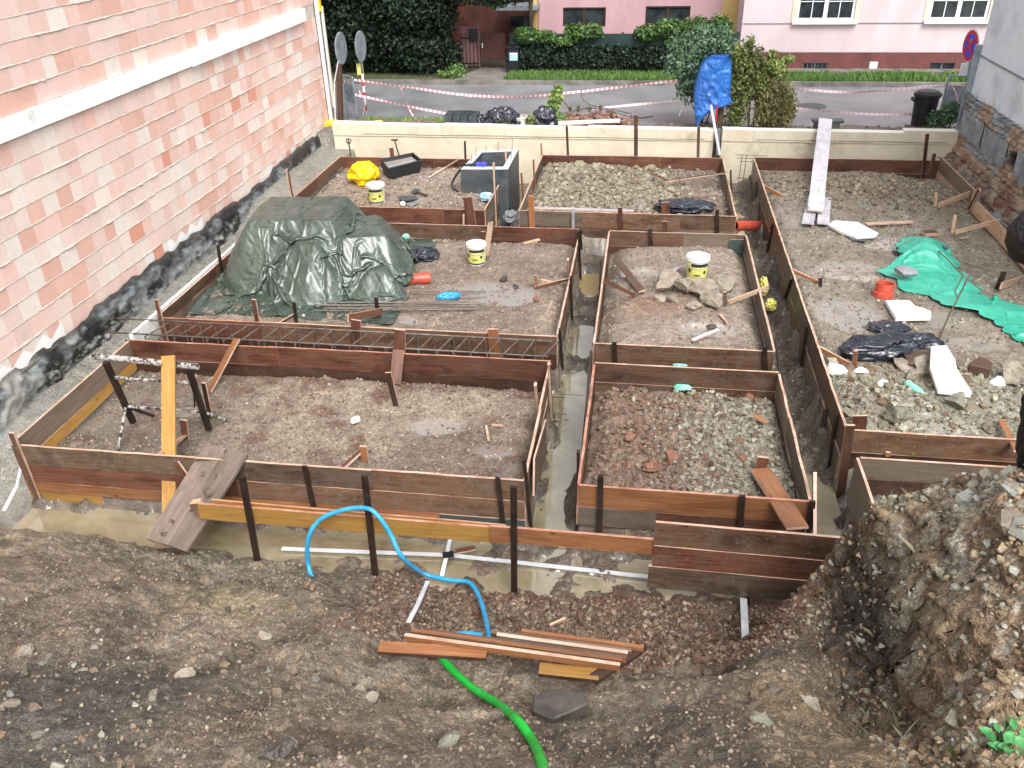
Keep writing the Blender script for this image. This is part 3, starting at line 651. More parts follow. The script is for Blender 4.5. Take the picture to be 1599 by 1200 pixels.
def stakeY(par, tx, ty, fx, fy, y, zf=-.75, wd=.045, mat='rust'):
    a = AY(tx, ty, y); b = AY(fx, fy, y)
    d = (b-a); k = (zf-a.z)/d.z; stake(par, a, a+d*k, wd, .03, mat)
def stakeX(par, tx, ty, fx, fy, x, zf=-.75, wd=.045, mat='rust'):
    a = AX(tx, ty, x); b = AX(fx, fy, x); d = (b-a); k = (zf-a.z)/d.z
    stake(par, a, a+d*k, wd, .03, mat, n1=(0, 1, 0))
def box_thing(label, x, y): return thing('formwork_box', (x, y, -.8), label, 'formwork', 'timber formwork boxes')
P3 = Vector

# nearest left box
b = box_thing('largest timber formwork box, nearest at the left, with the leaning yellow plank', -3.7, 6.5)
x0, x1, y0, y1 = FX['LF']
side(b, (x0, y0), (x1, y0), [(0, -.25, 0, 1), (-.25, -.48, 0, 1), (-.48, -.62, 0, .84), (-.62, -.74, 0, .155)], [['wood_wet', 'wood_wet', 'wood_brown'], ['wood_red', 'wood_brown'], ['wood_orange', 'wood_orange'], 'wood_yellow'], joints=[[.38, .72], [.45], [.36], []])
side(b, (x0+(x1-x0)*.84, y0+.004), (x1, y0+.004), [(-.49, -.63, 0, 1), (-.64, -.8, 0, 1)], ['wood_teal', 'wood_teal'])
side(b, (x1, y0+BT), (x1, y1-BT), [(0, -.27, 0, 1), (-.27, -.56, 0, 1)], ['wood_brown', 'wood_grey'], joints=[.55])
side(b, (x0-.03, y1), (x1, y1), [(0, -.26, 0, .37), (0.01, -.27, .345, 1), (-.27, -.5, 0, 1)], ['wood_red', 'wood_red', 'wood_dark'], joints=[.62])
side(b, (x0, y0+BT), (x0, y1-BT), [(0, -.27, 0, 1), (-.27, -.42, 0, 1)], ['wood_grey', 'wood_yellow'])
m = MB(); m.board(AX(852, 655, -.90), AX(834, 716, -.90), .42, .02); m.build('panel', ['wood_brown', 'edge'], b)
stakeY(b, 18, 676, 62, 785, y0-.03, -.85, .06, 'wood_brown')
for q in ((475, 728, 490, 795), (777, 746, 785, 815)): stakeY(b, *q, y0-.04, -.7)
stakeX(b, 818, 716, 829, 820, x1+.035, -.8); stakeX(b, 857, 568, 863, 672, x1+.04, -.8, .05, 'wood_dark')
stakeX(b, 836, 600, 839, 630, x1-.05, -.4, .05, 'wood_orange')
for q in ((242, 712, 242, 718),): stakeY(b, *q, y0+.03, -.3, .10, 'wood_orange')
def brace(par, a, c, wd, t=.025, mat='wood_orange', name='brace', up=(0, 0, 1)):
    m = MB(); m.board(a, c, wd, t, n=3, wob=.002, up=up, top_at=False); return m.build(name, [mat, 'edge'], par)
brace(b, AY(373, 533, y1)+P3((0, -.03, .05)), A(326, 612, -.33), .085, mat='wood_orange', up=(1, .3, .5)); stakeY(b, 318, 598, 323, 622, 7.72, -.5, .05, 'wood_dark')
brace(b, AY(624, 548, y1)+P3((0, -.03, .03)), A(617, 600, -.28), .14, mat='wood_red', up=(1, .3, .3)); stakeY(b, 606, 582, 612, 606, 8.2, -.5, .07, 'wood_dark')
stakeY(b, 624, 515, 624, 545, y1+.05, -.4, .14, 'wood_red')
brace(b, A(568, 701, -.28), A(525, 740, -.12), .09, mat='wood_red', up=(1, .3, .4))
stakeY(b, 567, 697, 568, 704, 7.05, -.45, .07, 'wood_orange')
brace(b, AY(242, 716, y0), A(292, 678, -.36), .07, mat='wood_pale', up=(1, -.3, .4)); stakeY(b, 287, 656, 289, 680, 7.3, -.5, .08, 'wood_red')
brace(b, A(275, 722, -.05), A(330, 800, -.55)+P3((0, 0, 0)), .06, mat='wood_red', up=(1, 0, .3))

# box with the tarpaulin
b = box_thing('broad formwork box at the left whose fill carries the green tarpaulin', -3.7, 9.5)
x0, x1, y0, y1 = FX['UL']
side(b, (x0, y0), (x1, y0), [(0, -.27, 0, 1), (-.27, -.5, 0, 1)], [['wood_red', 'wood_brown', 'wood_brown'], 'wood_dark'], joints=[[.27, .62], []])
side(b, (x1, y0+BT), (x1, y1-BT), [(0, -.27, 0, 1), (-.27, -.55, 0, 1)], ['wood_brown', 'wood_grey'], joints=[.35, .7])
side(b, (x0, y1), (x1, y1), [(0, -.26, 0, 1), (-.26, -.45, 0, 1)], [['wood_brown', 'wood_brown', 'wood_red'], 'wood_dark'], joints=[[.4, .72], []])
side(b, (x0, y0+BT), (x0, y1-BT), [(0.02, -.15, 0, 1), (-.15, -.4, 0, 1)], ['wood_brown', 'wood_grey'], joints=[.45])
for q in ((903, 360, 907, 436), (891, 433, 894, 515), (874, 515, 880, 593)): stakeX(b, *q, x1+.035, -.8)
stakeX(b, 906, 358, 907, 372, x1+.03, -.3)
stakeX(b, 887, 405, 888, 420, x1-.06, -.3, .05, 'wood_orange')
stakeY(b, 244, 468, 252, 500, y0-.04, -.6, .05, 'wood_red'); stakeX(b, 340, 383, 347, 430, x0+.04, -.4, .05, 'rust'); stakeY(b, 396, 468, 408, 535, y0+.03, -.5, .06, 'wood_red')
stakeY(b, 556, 500, 556, 530, y0-.05, -.5, .13, 'wood_red'); stakeY(b, 770, 514, 772, 540, y0-.05, -.5, .14, 'wood_orange')
stakeY(b, 459, 473, 461, 490, 9.95, -.3, .04, 'rust'); stakeY(b, 587, 465, 589, 483, 10.25, -.3, .05, 'rust')
brace(b, AY(543, 500, y0)+P3((0, .02, .02)), A(595, 487, -.12), .10, mat='wood_red', up=(.3, 1, 0)); brace(b, A(437, 505, .0), A(462, 490, -.15), .04, mat='wood_dark', up=(0, 1, 0))
brace(b, A(835, 449, -.17), AX(889, 436, x1-.03), .035, mat='wood_red', up=(0, 0, 1)); stakeY(b, 836, 430, 837, 450, A(836, 448, -.17).y, -.3, .04, 'wood_orange')
brace(b, AY(767, 352, y1)+P3((0, -.03, .06)), A(759, 400, -.12), .09, mat='wood_pale', up=(1, 0, .3)); stakeY(b, 755, 362, 756, 378, y1-.06, -.3, .08, 'wood_red')

# far left box
b = box_thing('small formwork box at the far left holding the black mixing tub', -4.6, 14.2)
x0, x1, y0, y1 = FX['TL']
side(b, (x0, y0), (x1, y0), [(0, -.28, 0, 1), (-.28, -.5, 0, 1)], ['wood_red', 'wood_red'], joints=[.3, .8])
side(b, (x1, y0+BT), (x1+.04, 16.35), [(0, -.3, 0, 1), (-.3, -.6, 0, .9)], ['wood_grey', 'wood_grey'], joints=[.55])
side(b, (x0, y1), (-3.5, y1), [(0, -.28, 0, 1), (-.28, -.5, 0, 1)], ['wood_red', 'wood_dark'], joints=[.35, .7])
side(b, (x0, y0+BT), (x0, y1-BT), [(0.02, -.2, 0, 1)], [['wood_red', 'wood_brown']], joints=[.5])
stakeY(b, 730, 308, 736, 347, y0-.04, -.6, .16, 'wood_red'); stakeY(b, 724, 335, 724, 350, y0-.1, -.5, .03, 'wood_pale')
stakeX(b, 771, 255, 775, 348, x1+.03, -.7, .06, 'wood_orange'); stakeX(b, 790, 236, 793, 330, x1+.07, -.7, .07, 'wood_dark')
stakeY(b, 611, 231, 613, 247, y1+.04, -.3, .09, 'wood_red'); stakeX(b, 448, 265, 456, 308, x0-.04, -.4, .07, 'wood_red')
stakeY(b, 726, 221, 727, 255, y1+.05, -.5, .04, 'rust')

# far middle box
b = box_thing('far middle formwork box filled with pale clay clods', -.25, 14.2)
x0, x1, y0, y1 = FX['T']
side(b, (x0, y0), (x1, y0), [(0, -.27, 0, 1), (-.27, -.55, 0, 1)], [['wood_grey', 'wood_brown', 'wood_brown'], ['wood_brown', 'wood_brown', 'wood_grey']], joints=[[.3, .75], [.2, .72]])
side(b, (x1, y0+BT), (x1, y1-BT), [(0, -.27, 0, 1), (-.27, -.5, 0, 1)], ['wood_grey', 'wood_grey'], joints=[.5])
side(b, (x0, y1), (x1, y1), [(0, -.27, 0, 1), (-.27, -.5, 0, 1)], ['wood_red', 'wood_dark'], joints=[[.3, .66], []])
side(b, (x0, y0+BT), (x0, y1-BT), [(0, -.27, 0, 1), (-.27, -.5, 0, 1)], ['wood_grey', 'wood_grey'], joints=[.45])
stakeY(b, 829, 306, 831, 352, y0-.04, -.6, .10, 'wood_orange'); stakeY(b, 968, 324, 970, 358, y0-.04, -.6, .08, 'wood_red')
stakeY(b, 1039, 316, 1039, 337, y0+.04, -.3, .14, 'wood_red'); stakeY(b, 1120, 328, 1120, 361, y0-.04, -.6, .06); stakeY(b, 895, 326, 895, 352, y0-.05, -.4, .05, 'wood_silver')
stakeX(b, 1141, 267, 1142, 300, x1+.04, -.5)
stakeY(b, 885, 197, 887, 243, y1+.04, -.5, .05, 'wood_dark'); stakeY(b, 993, 180, 993, 243, y1+.04, -.5, .08, 'wood_dark'); stakeY(b, 1091, 198, 1090, 243, y1+.04, -.5, .06, 'wood_brown')
for q in ((814, 270, 816, 298), (833, 249, 834, 275), (845, 224, 846, 245)):
    stakeY(b, *q, 16.2 if q[0] < 840 else 17.9, -.6, .035, 'wood_orange')

# middle box with rocks
b = box_thing('middle formwork box holding broken rocks and a yellow labelled bucket', .6, 9.4)
x0, x1, y0, y1 = FX['M']
side(b, (x0, y0), (x1, y0), [(0, -.27, 0, 1), (-.27, -.52, 0, 1)], ['wood_brown', 'wood_red'], joints=[[], []])
side(b, (x1, y0+BT), (x1, y1-BT), [(0, -.28, 0, 1), (-.28, -.5, 0, 1)], ['wood_grey', 'wood_grey'], joints=[.5])
side(b, (x0, y1), (x1, y1), [(0, -.26, 0, 1), (-.26, -.45, 0, 1)], [['wood_brown', 'wood_grey'], 'wood_dark'], joints=[[.55], []])
side(b, (x0, y0+BT), (x0, y1-BT), [(0, -.28, 0, 1), (-.28, -.5, 0, 1)], ['wood_brown', 'wood_brown'], joints=[.45])
stakeY(b, 1015, 358, 1017, 385, y1-.04, -.3, .06); stakeY(b, 1038, 346, 1038, 372, y1+.04, -.6, .09, 'wood_red')
for q in ((938.5, 407, 936, 468), (930, 500, 927, 560)): stakeX(b, *q, x0-.035, -.8)
for q in ((1165, 363, 1167, 377), (1182, 423, 1183, 434), (1211, 529, 1213, 545)): stakeX(b, *q, x1+.035, -.6)
stakeY(b, 959, 535, 961, 566, y0-.04, -.6, .055); stakeY(b, 1194, 542, 1195, 573, y0-.04, -.6, .055)
m = MB(); a = AY(1140, 374, y1-.03); m.board(a, a+P3((.22, 0, 0)), .3, .02); m.build('panel', ['wood_teal', 'edge'], b)
brace(b, AX(941, 440, x0+.04)+P3((0, 0, .02)), A(992, 462, -.15), .05, mat='wood_red', up=(0, 0, 1))
brace(b, AX(1186, 450, x1)+P3((.12, 0, .02)), A(1137, 473, -.12), .06, mat='wood_pale', up=(0, 0, 1)); stakeY(b, 1132, 456, 1132, 474, A(1132, 472, -.1).y, -.3, .05, 'wood_brown')

# near middle box
b = box_thing('near middle formwork box filled with red and grey clods', .65, 6.48)
x0, x1, y0, y1 = FX['CF']
side(b, (x0, y0), (x1, y0), [(0, -.26, 0, 1), (-.26, -.49, 0, 1)], ['wood_orange', ['wood_grey', 'wood_red']], joints=[[], [.35]])
side(b, (x1, y0+BT), (x1, y1-BT), [(0, -.28, 0, 1), (-.28, -.5, 0, 1)], ['wood_grey', 'wood_grey'], joints=[.6])
side(b, (x0, y1), (x1, y1), [(0, -.26, 0, 1), (-.26, -.5, 0, 1)], ['wood_brown', 'wood_brown'], joints=[[], []])
side(b, (x0, y0+BT), (x0, y1-BT), [(0, -.28, 0, 1), (-.28, -.52, 0, 1)], ['wood_red', 'wood_brown'], joints=[.5])
for q in ((938, 744, 936, 832), (1159, 774, 1156, 821)): stakeY(b, *q, y0-.04, -.8, .055)
stakeY(b, 1269, 783, 1265, 814, y0-.04, -.8, .05)
for q in ((923, 549, 917, 620), (903, 705, 903, 780)): stakeX(b, *q, x0-.035, -.8)
stakeX(b, 918, 671, 917, 700, x0-.035, -.5, .05, 'wood_orange')
stakeX(b, 1224, 588, 1225, 607, x1+.035, -.6); stakeX(b, 1272, 738, 1272, 765, x1+.035, -.6, .04, 'wood_red')
stakeY(b, 1192, 714, 1187, 735, 7.1, -.4, .11, 'wood_red')
a0, a1 = A(1187, 733, -.06), A(1245, 828, -.02); brace(b, a0, a1+P3((0, 0, .02)), .20, .025, 'wood_orange', up=(1, .1, 0))
a0, a1 = A(1105, 815, -.45), A(1180, 803, -.4); brace(b, a0, a1, .1, .025, 'wood_brown', up=(0, -.3, 1))

# wide right box
b = box_thing('widest formwork box, along the right, with the turquoise tarpaulin on its fill', 3.9, 7.7)
x0, x1, y0, y1 = FX['R']
side(b, (x0, y0), (x0, y1), [(0, -.33, 0, 1), (-.33, -.64, 0, 1)], [['wood_brown', 'wood_grey', 'wood_brown', 'wood_grey'], ['wood_grey', 'wood_brown']], joints=[[.23, .47, .66, .84], [.23, .47, .66, .84]])
side(b, (x0, y1), (x1, y1), [(0, -.27, 0, 1), (-.27, -.5, 0, 1)], ['wood_red', 'wood_dark'], joints=[[.45], []])
side(b, (x0+BT, y0), (5.9, y0), [(0, -.27, 0, 1), (-.27, -.55, 0, 1)], ['wood_brown', 'wood_dark'], joints=[[.8], []])
side(b, (x1, 15.7), (x1, y1-BT), [(.09, -.18, 0, 1), (-.18, -.45, 0, 1)], ['wood_grey', 'wood_pale'])
side(b, (x1, y0+BT), (x1, 15.69), [(-.04, -.28, 0, 1), (-.28, -.55, 0, 1)], [['wood_grey', 'wood_orange', 'wood_pale'], 'wood_grey'], joints=[.3, .6])
for q in ((1206, 350, 1193, 424), (1235.6, 434, 1214, 498), (1259, 510, 1247, 598), (1306, 647, 1295, 718), (1289, 640, 1286, 680)): stakeX(b, *q, x0-.04, -.75, .055)
stakeX(b, 1180, 285, 1180, 330, x0-.04, -.6, .05)
stakeY(b, 1328, 664, 1312, 772, y0-.05, -.85, .09, 'wood_dark'); stakeY(b, 1343, 649, 1341, 670, y0+.05, -.3, .14, 'wood_red')
stakeY(b, 1448, 209, 1440, 283, y1-.05, -.5, .07, 'wood_dark'); stakeY(b, 1459, 240, 1457, 250, y1-.04, -.4, .07, 'wood_dark')
stakeX(b, 1530, 296, 1504, 345, x1-.04, -.5, .08, 'wood_dark')
brace(b, A(1466, 321, -.1), AX(1526, 298, x1+.15), .09, mat='wood_pale', up=(0, 0, 1)); brace(b, A(1492, 363, -.1), AX(1560, 345, x1), .07, mat='wood_pale', up=(0, 0, 1))
brace(b, A(1563, 447, -.1), AX(1605, 433, x1), .10, mat='wood_pale', up=(0, 0, 1))
stakeY(b, 1461.5, 301, 1460, 326, A(1460, 326, -.2).y, -.3, .05, 'wood_pale'); stakeY(b, 1491.7, 336, 1487, 362, A(1487, 362, -.2).y, -.3, .05, 'wood_pale')
stakeY(b, 1568, 425, 1559, 447, A(1558, 449, -.2).y, -.4, .07)
brace(b, AX(1233, 421, x0), A(1278, 441, -.18), .05, mat='wood_orange'); stakeY(b, 1281, 435, 1281, 446, A(1281, 446, -.2).y, -.3, .05)
brace(b, AX(1273, 541, x0), A(1329, 571, -.2), .06, mat='wood_orange'); stakeY(b, 1336, 548, 1334, 572, A(1334, 572, -.2).y, -.35, .05, 'wood_orange')
brace(b, AX(1191, 290, x0), A(1225, 309, -.18), .06, mat='wood_orange')
brace(b, A(1563, 657, -.12), A(1588, 705, .0), .06, mat='wood_orange', up=(1, 0, 0))
m = MB(); a = AY(1383, 706, y0-.02); m.board(a, a+P3((.05, 0, 0)), .05, .03); m.build('cleat', ['wood_orange', 'edge'], b)

# little box behind the mound
b = box_thing('little formwork box partly hidden behind the brown earth mound', 3.4, 6.5)
x0, x1, y0, y1 = FX['S']
side(b, (x0, y0), (x0, y1), [(0, -.56, 0, 1)], ['wood_grey']); side(b, (x0+BT, y1), (x1+.2, y1), [(0, -.25, 0, 1), (-.25, -.5, 0, 1)], ['wood_grey', 'wood_dark'])
side(b, (x0+BT, y0+.015), (x1, y0+.015), [(-.02, -.27, 0, 1)], ['wood_orange']); stakeY(b, 1432, 780, 1425, 800, y0-.03, -.6, .09)

# trench front fences
b = thing('formwork_fence', (-2, 5.82, -.8), 'low fence of yellow and orange boards nailed to dark stakes at the front trench', 'formwork')
P_ = AY(308, 786, 5.83); Q_ = AY(785, 824, 5.83); R_ = AY(765, 821, 5.80); S_ = AY(1027, 842, 5.80)
m = MB(); m.board(P_, Q_, .185, .028, n=8, wob=.003); m.build('board', ['wood_yellow', 'edge_red'], b)
m = MB(); m.board(R_, S_, .175, .028, n=5, wob=.003); m.build('board', ['wood_orange', 'edge_red'], b)
m = MB(); m.board(AY(330, 780, 5.95), AY(790, 820, 5.9), .16, .02, n=6, wob=.003); m.build('board', ['wood_yellow', 'edge_red'], b)
for q in ((378, 745, 403, 880, 5.78), (569, 743, 587, 905, 5.78), (802, 760, 803, 918, 5.77)): stakeY(b, *q, -.95, .058)
m = MB(); m.board(AY(312, 782, 5.86), AY(322, 800, 5.86), .1, .08); m.build('stake_head', ['wood_brown', 'wood_pale'], b)
b = thing('formwork_fence', (1.1, 5.8, -.7), 'tall fence of three stacked brown boards at the foot of the earth mound', 'formwork')
for i, (z0, mt) in enumerate(((.20, 'wood_brown'), (-.06, 'wood_red'), (-.30, 'wood_wet'))):
    a = AY(1024, 814, 5.78); m = MB(); m.board((a.x-(.03 if i == 2 else 0)-(0.0 if i else 0), 5.78-.006*i, z0), (2.05, 5.78-.006*i, z0-.02), .255 if i != 1 else .235, .028, n=5, wob=.003); m.build('board', [mt, 'edge'], b)
stakeY(b, 1166, 822, 1166, 830, 5.83, -.8)

# ------------------------------------------------------------------ rebar cage
b = thing('rebar_cage', (-3.8, 9.18, -.4), 'long rusty reinforcement cage lying in the trench between two left boxes', 'rebar cage')
bars = [(8.98, -.02), (9.38, -.02), (8.98, -.36), (9.38, -.36)]
for y, z in bars:
    m = MB(); m.tube([(-6.85+random.uniform(-.15, .1), y, z+.05), (-4, y+.01, z+.03), (-1.0, y, z+.02)], .012, 6); m.build('longitudinal_bar', 'rebar', b, smooth=True)
st = None; x = -6.3; i = 0
while x < -1.05:
    m = MB(); l = random.uniform(-.03, .03)
    m.tube([(x, 8.96, -.0), (x+.12+l, 9.40, -.0), (x+.12+l, 9.40, -.38), (x, 8.96, -.38), (x, 8.96, -.0)], .0105, 5); m.build('stirrup', 'rebar', b)
    x += random.uniform(.19, .27)
def bent_bars(label, pts_list, r=.008):
    b = thing('rebar_cage', pts_list[0][0], label, 'rebar cage')
    for p in pts_list: m = MB(); m.tube(p, r, 6); m.build('bar', 'rebar', b)
    return b
ya = 17.95
L_ = []
for k, (px0, px1, py) in enumerate(((1150, 1200, 242), (1152, 1198, 247), (1155, 1195, 252), (1150, 1178, 278))): L_.append([AY(px0, py, ya), AY(px1, py+2, ya+.1)])
for px in (1159, 1166): L_.append([AY(px, 243, ya), AY(px-7, 292, ya)])
bent_bars('thin reinforcement ladder in the trench below the cream wall beside the wide right box', L_)
L_ = [[AY(1463+3*k, 246+7*k, 18.0), AY(1490, 246+6*k, 18.1)] for k in range(4)]+[[AY(1470, 252, 18), AY(1503, 225, 18.3)]]
bent_bars('tangle of short reinforcement bars at the far right end of the cream wall', L_)
L_ = [[A(820+5, y_, -.6), A(1-1+880, y_+1, -.75)] for y_ in (1,)] and [[AX(858, yy, -.95), A(881+k*3, yy+1, -.72)] for k, yy in enumerate((620, 646, 655))]
bent_bars('three short bars poking into the flooded middle trench', L_, .007)
s = MB(); s.tube([A(1459, 545, -.2), AY(1482, 493, 10.05), AY(1514, 430, 10.1)], .011, 6); s.tube([AY(1495, 466, 10.1), AY(1491, 455, 10.1), AY(1503, 432, 10.12), AY(1512, 433, 10.12), AY(1500, 457, 10.11), AY(1496, 466, 10.1)], .008, 5)
tag(s.build('rebar_hook', 'rebar'), 'bent reinforcement rod standing up out of the black bag on the right box', 'rebar')
s = MB(); s.tube([A(1498, 408, -.08), A(1550, 424, -.1)], .012, 6); tag(s.build('rebar_rod', 'rebar'), 'short dark rod lying beside the far edge of the turquoise tarpaulin', 'rebar')
s = MB(); s.tube([A(1466, 392, .0), AX(1505, 432, A(1505, 432, .12).x), A(1541, 460, -.1)], .01, 6); tag(s.build('rebar_rod', 'rebar'), 'long thin rod lying across the turquoise tarpaulin', 'rebar')
b = thing('rebar_bundle', A(620, 472, -.18), 'bundle of long dark bars half under the green tarpaulin', 'rebar', 'bars by the tarpaulin')
for k in range(9):
    m = MB(); y_ = 469+k*1.5; m.tube([A(500+random.uniform(-20, 10), y_+random.uniform(2, 5), -.165+.012*(k % 3)), A(755+random.uniform(-12, 6), y_+random.uniform(-1, 1)+3, -.165+.012*(k % 3))], .008, 6); m.build('bar', 'rebar', b)
b = thing('rebar_bundle', A(700, 456, -.18), 'three thin bars lying across the puddle behind the blue glove', 'rebar', 'bars by the tarpaulin')
for k in range(3): m = MB(); m.tube([A(640, 455+k*1.7, -.17), A(758-k*4, 455+k*1.5, -.17)], .008, 6); m.build('bar', 'rebar', b)

# ------------------------------------------------------------------ loose planks
def plank(label, corners, t=.03, mat='wood_grey', name='plank', group=None, edge='edge', boards=1, cat='plank'):
    """corners: TL, TR, BR, BL world points of the upper face"""
    a, c, d, e = [Vector(q) for q in corners]; root = thing(name, (a+d)/2, label, cat, group) if boards > 1 else None
    for k in range(boards):
        u0 = k/boards; u1 = (k+1)/boards-.03
        A0 = a.lerp(c, u0); A1 = a.lerp(c, u1); B0 = e.lerp(d, u0); B1 = e.lerp(d, u1)
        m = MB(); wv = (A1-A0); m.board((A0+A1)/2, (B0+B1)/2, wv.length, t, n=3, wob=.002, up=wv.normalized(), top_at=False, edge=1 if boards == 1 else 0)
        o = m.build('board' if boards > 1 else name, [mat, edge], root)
    if root is None: tag(o, label, cat, group); return o
    return root
pk = plank('pair of muddy grey planks bridging the flooded front trench at the left', [A(322, 694, .03), A(390, 712, .03), A(292, 862, -.42), A(232, 843, -.42)], boards=2, mat='wood_muddy')
M['mud'] = m_noise('mud_lump', hexc(78, 66, 54), hexc(112, 98, 82), 9, .5, .01, 30)
for k, (px, py, z_, sx, sy) in enumerate(((328, 768, -.17, .20, .15), (352, 712, -.01, .13, .06), (318, 742, -.10, .07, .05), (255, 835, -.38, .08, .06), (300, 800, -.27, .05, .05), (270, 815, -.32, .06, .04), (340, 735, -.08, .05, .05))):
    m = MB(); m.rock(A(px, py, z_)+P3((0, 0, .012)), (sx, sy, .05), 900+k, k, n=3); m.build('mud_lump', 'mud', pk)
s = MB(); bt = Vector((-4.66, 6.1, -.85)); tp = AY(263, 556, 7.30)
s.board(bt, tp, .15, .03, n=4, wob=.002, up=(1, .02, 0), top_at=False, edge=0); o = tag(s.build('plank', ['wood_yellow', 'edge']), 'tall yellow plank leaning on the spattered steel trestle', 'plank')
plank('long silvery plank running down from the cream wall into the right box', [AY(1279, 186, 18.75), AY(1300, 187, 18.75), A(1288, 330, -.05), A(1259, 330, -.05)], .03, 'wood_silver')
plank('short pale pallet of two boards under the foot of the silvery ramp', [A(1262, 307, -.12), A(1299, 308, -.12), A(1298, 350, -.12), A(1250, 349, -.12)], .03, 'wood_silver', boards=2)
plank('brown board leaning in the left corner of the middle box', [A(958, 406, -.02), A(966, 402, .0), A(1009, 452, -.1), A(996, 458, -.1)], .03, 'wood_brown')
def stick(label, p0, p1, wd=.04, t=.02, mat='wood_pale', z=None, name='wood_offcut', group='wood offcuts on the fill'):
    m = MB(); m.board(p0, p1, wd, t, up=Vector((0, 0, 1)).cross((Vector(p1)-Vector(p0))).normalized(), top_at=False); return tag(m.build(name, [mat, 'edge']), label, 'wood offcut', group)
def ST(label, x0, y0, x1, y1, z, wd=.04, mat='wood_pale', t=.02): return stick(label, A(x0, y0, z), A(x1, y1, z), wd, t, mat)
ST('pale lath lying behind the white foam slab near the silvery ramp', 1352, 350, 1425, 347, -.17, .1, 'wood_pale')
ST('grey batten lying by the puddle near the front of the middle box', 1081, 532, 1122, 515, -.10, .05, 'wood_silver')
ST('small stick beside the dark stone in the middle box', 1124, 491, 1136, 505, -.12, .03)
ST('grey batten with dark end behind the bucket in the middle box', 1035, 434, 1062, 416, -.03, .06, 'wood_silver')
ST('small chip standing near the right of the tarpaulin box', 854, 492, 862, 470, -.19, .03)
ST('light offcut near the rear of the tarpaulin box', 818, 381, 842, 374, -.17, .06)
ST('short pale stick beside the brace at the right of the tarpaulin box', 845, 437, 862, 441, -.17, .05)
ST('splinter left of the white foam scrap in the nearest box', 500, 616, 521, 610, -.33, .02)
ST('thin straw coloured splinter in the middle of the nearest box', 480, 615, 512, 612, -.33, .02)
ST('upright looking splinter right of centre in the nearest box', 759, 665, 763, 688, -.33, .025)
ST('short splinter near the right corner of the nearest box', 768, 664, 785, 665, -.33, .03)
ST('yellowish stick on the grey clods of the near middle box', 1178, 650, 1196, 660, -.18, .05, 'wood_orange')
ST('small pink stick on the loose soil below the front trench', 858, 977, 883, 966, -.6, .02, 'wood_pale')
ST('dark batten lying along the far clay box', 1035, 284, 1135, 270, -.02, .05, 'wood_dark'); ST('short dark batten at the bend beside the far clay heap', 1018, 272, 1042, 283, -.05, .06, 'wood_dark')
ST('long pale lath lying along the near edge of the far clay box', 832, 325, 990, 330, -.02, .09, 'wood_silver'); ST('brown wood piece on the fill behind the turquoise tarpaulin', 1442, 365, 1462, 364, -.17, .14, 'wood_red', .06)
ST('pale chip below the second right hand brace', 1502, 372, 1512, 370, -.17, .05); ST('brown block in the flooded trench under the yellow board', 712, 862, 742, 856, -.74, .06, 'wood_red')
# batten stack on the bank
b = thing('batten_stack', A(800, 1030, .25), 'stack of wet orange battens lying over the gully on the near bank', 'plank stack')
ZB = .33
f0, f1, g0, g1 = A(632, 991, ZB), A(958, 1036, ZB), A(690, 984, ZB), A(1004, 1010, ZB)
for k in range(6):
    lo = random.uniform(-.05, .05); off = Vector((.04*k, .036*k, -.004*k)); p0 = f0+off+(f1-f0)*(0 if k < 2 else (.04, .36, .30, .42)[k-2]); p1 = f1+off+(f1-f0).normalized()*lo
    m = MB(); m.board(p0+P3((0, 0, .02*(k % 2))), p1+P3((0, 0, .012*(k % 2))), .055, .030, n=4, wob=.002); m.build('batten', [('wood_orange', 'wood_brown', 'wood_orange', 'wood_grey', 'wood_brown', 'wood_orange')[k], ('edge', 'wood_orange', 'wood_brown', 'edge', 'wood_grey', 'wood_orange')[k]], b)
for (p, q, mt, wd) in ((A(592, 1012, ZB-.05), A(760, 1022, ZB-.06), 'wood_orange', .10), (A(842, 1046, ZB-.08), A(935, 1056, ZB-.08), 'wood_yellow', .10)):
    m = MB(); m.board(p, q, wd, .035, up=(-.1, 1, 0), top_at=False); m.build('bearer_board', [mt, 'wood_dark'], b)
m = MB(); m.board(A(668, 1022, ZB-.075), A(772, 1010, ZB-.08), .08, .03, up=(0, 1, 0), top_at=False); m.build('bearer_board', ['wood_dark', 'wood_dark'], b)
m = MB(); m.board(A(925, 1062, ZB-.08), A(1000, 1012, ZB-.05), .08, .03, up=(1, 0, 0), top_at=False); m.build('bearer_board', ['wood_dark', 'wood_dark'], b)

# ------------------------------------------------------------------ neighbour's clay block wall (left)
WX = -7.4
nw = thing('brick_house', (WX, 10, 0), 'tall unplastered pink clay block wall of the neighbouring house with a white concrete band', 'house')
rb = random.Random(5); V = []; Fc = []; Cc = []
def bfab(x0, x1, ya, yb, za, zb, col, jit=0):
    b0 = len(V)
    for (x, y, z) in ((x1, ya, za), (x1, yb, za), (x1, yb, zb), (x1, ya, zb), (x0, ya, za), (x0, yb, za), (x0, yb, zb), (x0, ya, zb)):
        V.append((x+rb.uniform(-jit, jit), y, z+rb.uniform(-jit, jit)*.5)); Cc.append(col)
    for f in ((0, 1, 2, 3), (4, 0, 3, 7), (1, 5, 6, 2), (3, 2, 6, 7), (4, 5, 1, 0)): Fc.append([b0+i for i in f])
salm = [hexc(*c) for c in ((234, 200, 188), (230, 190, 176), (236, 206, 196), (226, 182, 166), (234, 198, 188))]
pale = [hexc(*c) for c in ((236, 216, 204), (238, 222, 211), (232, 208, 196), (236, 224, 215))]
zc = 0.0; row = 0
joints_ = []
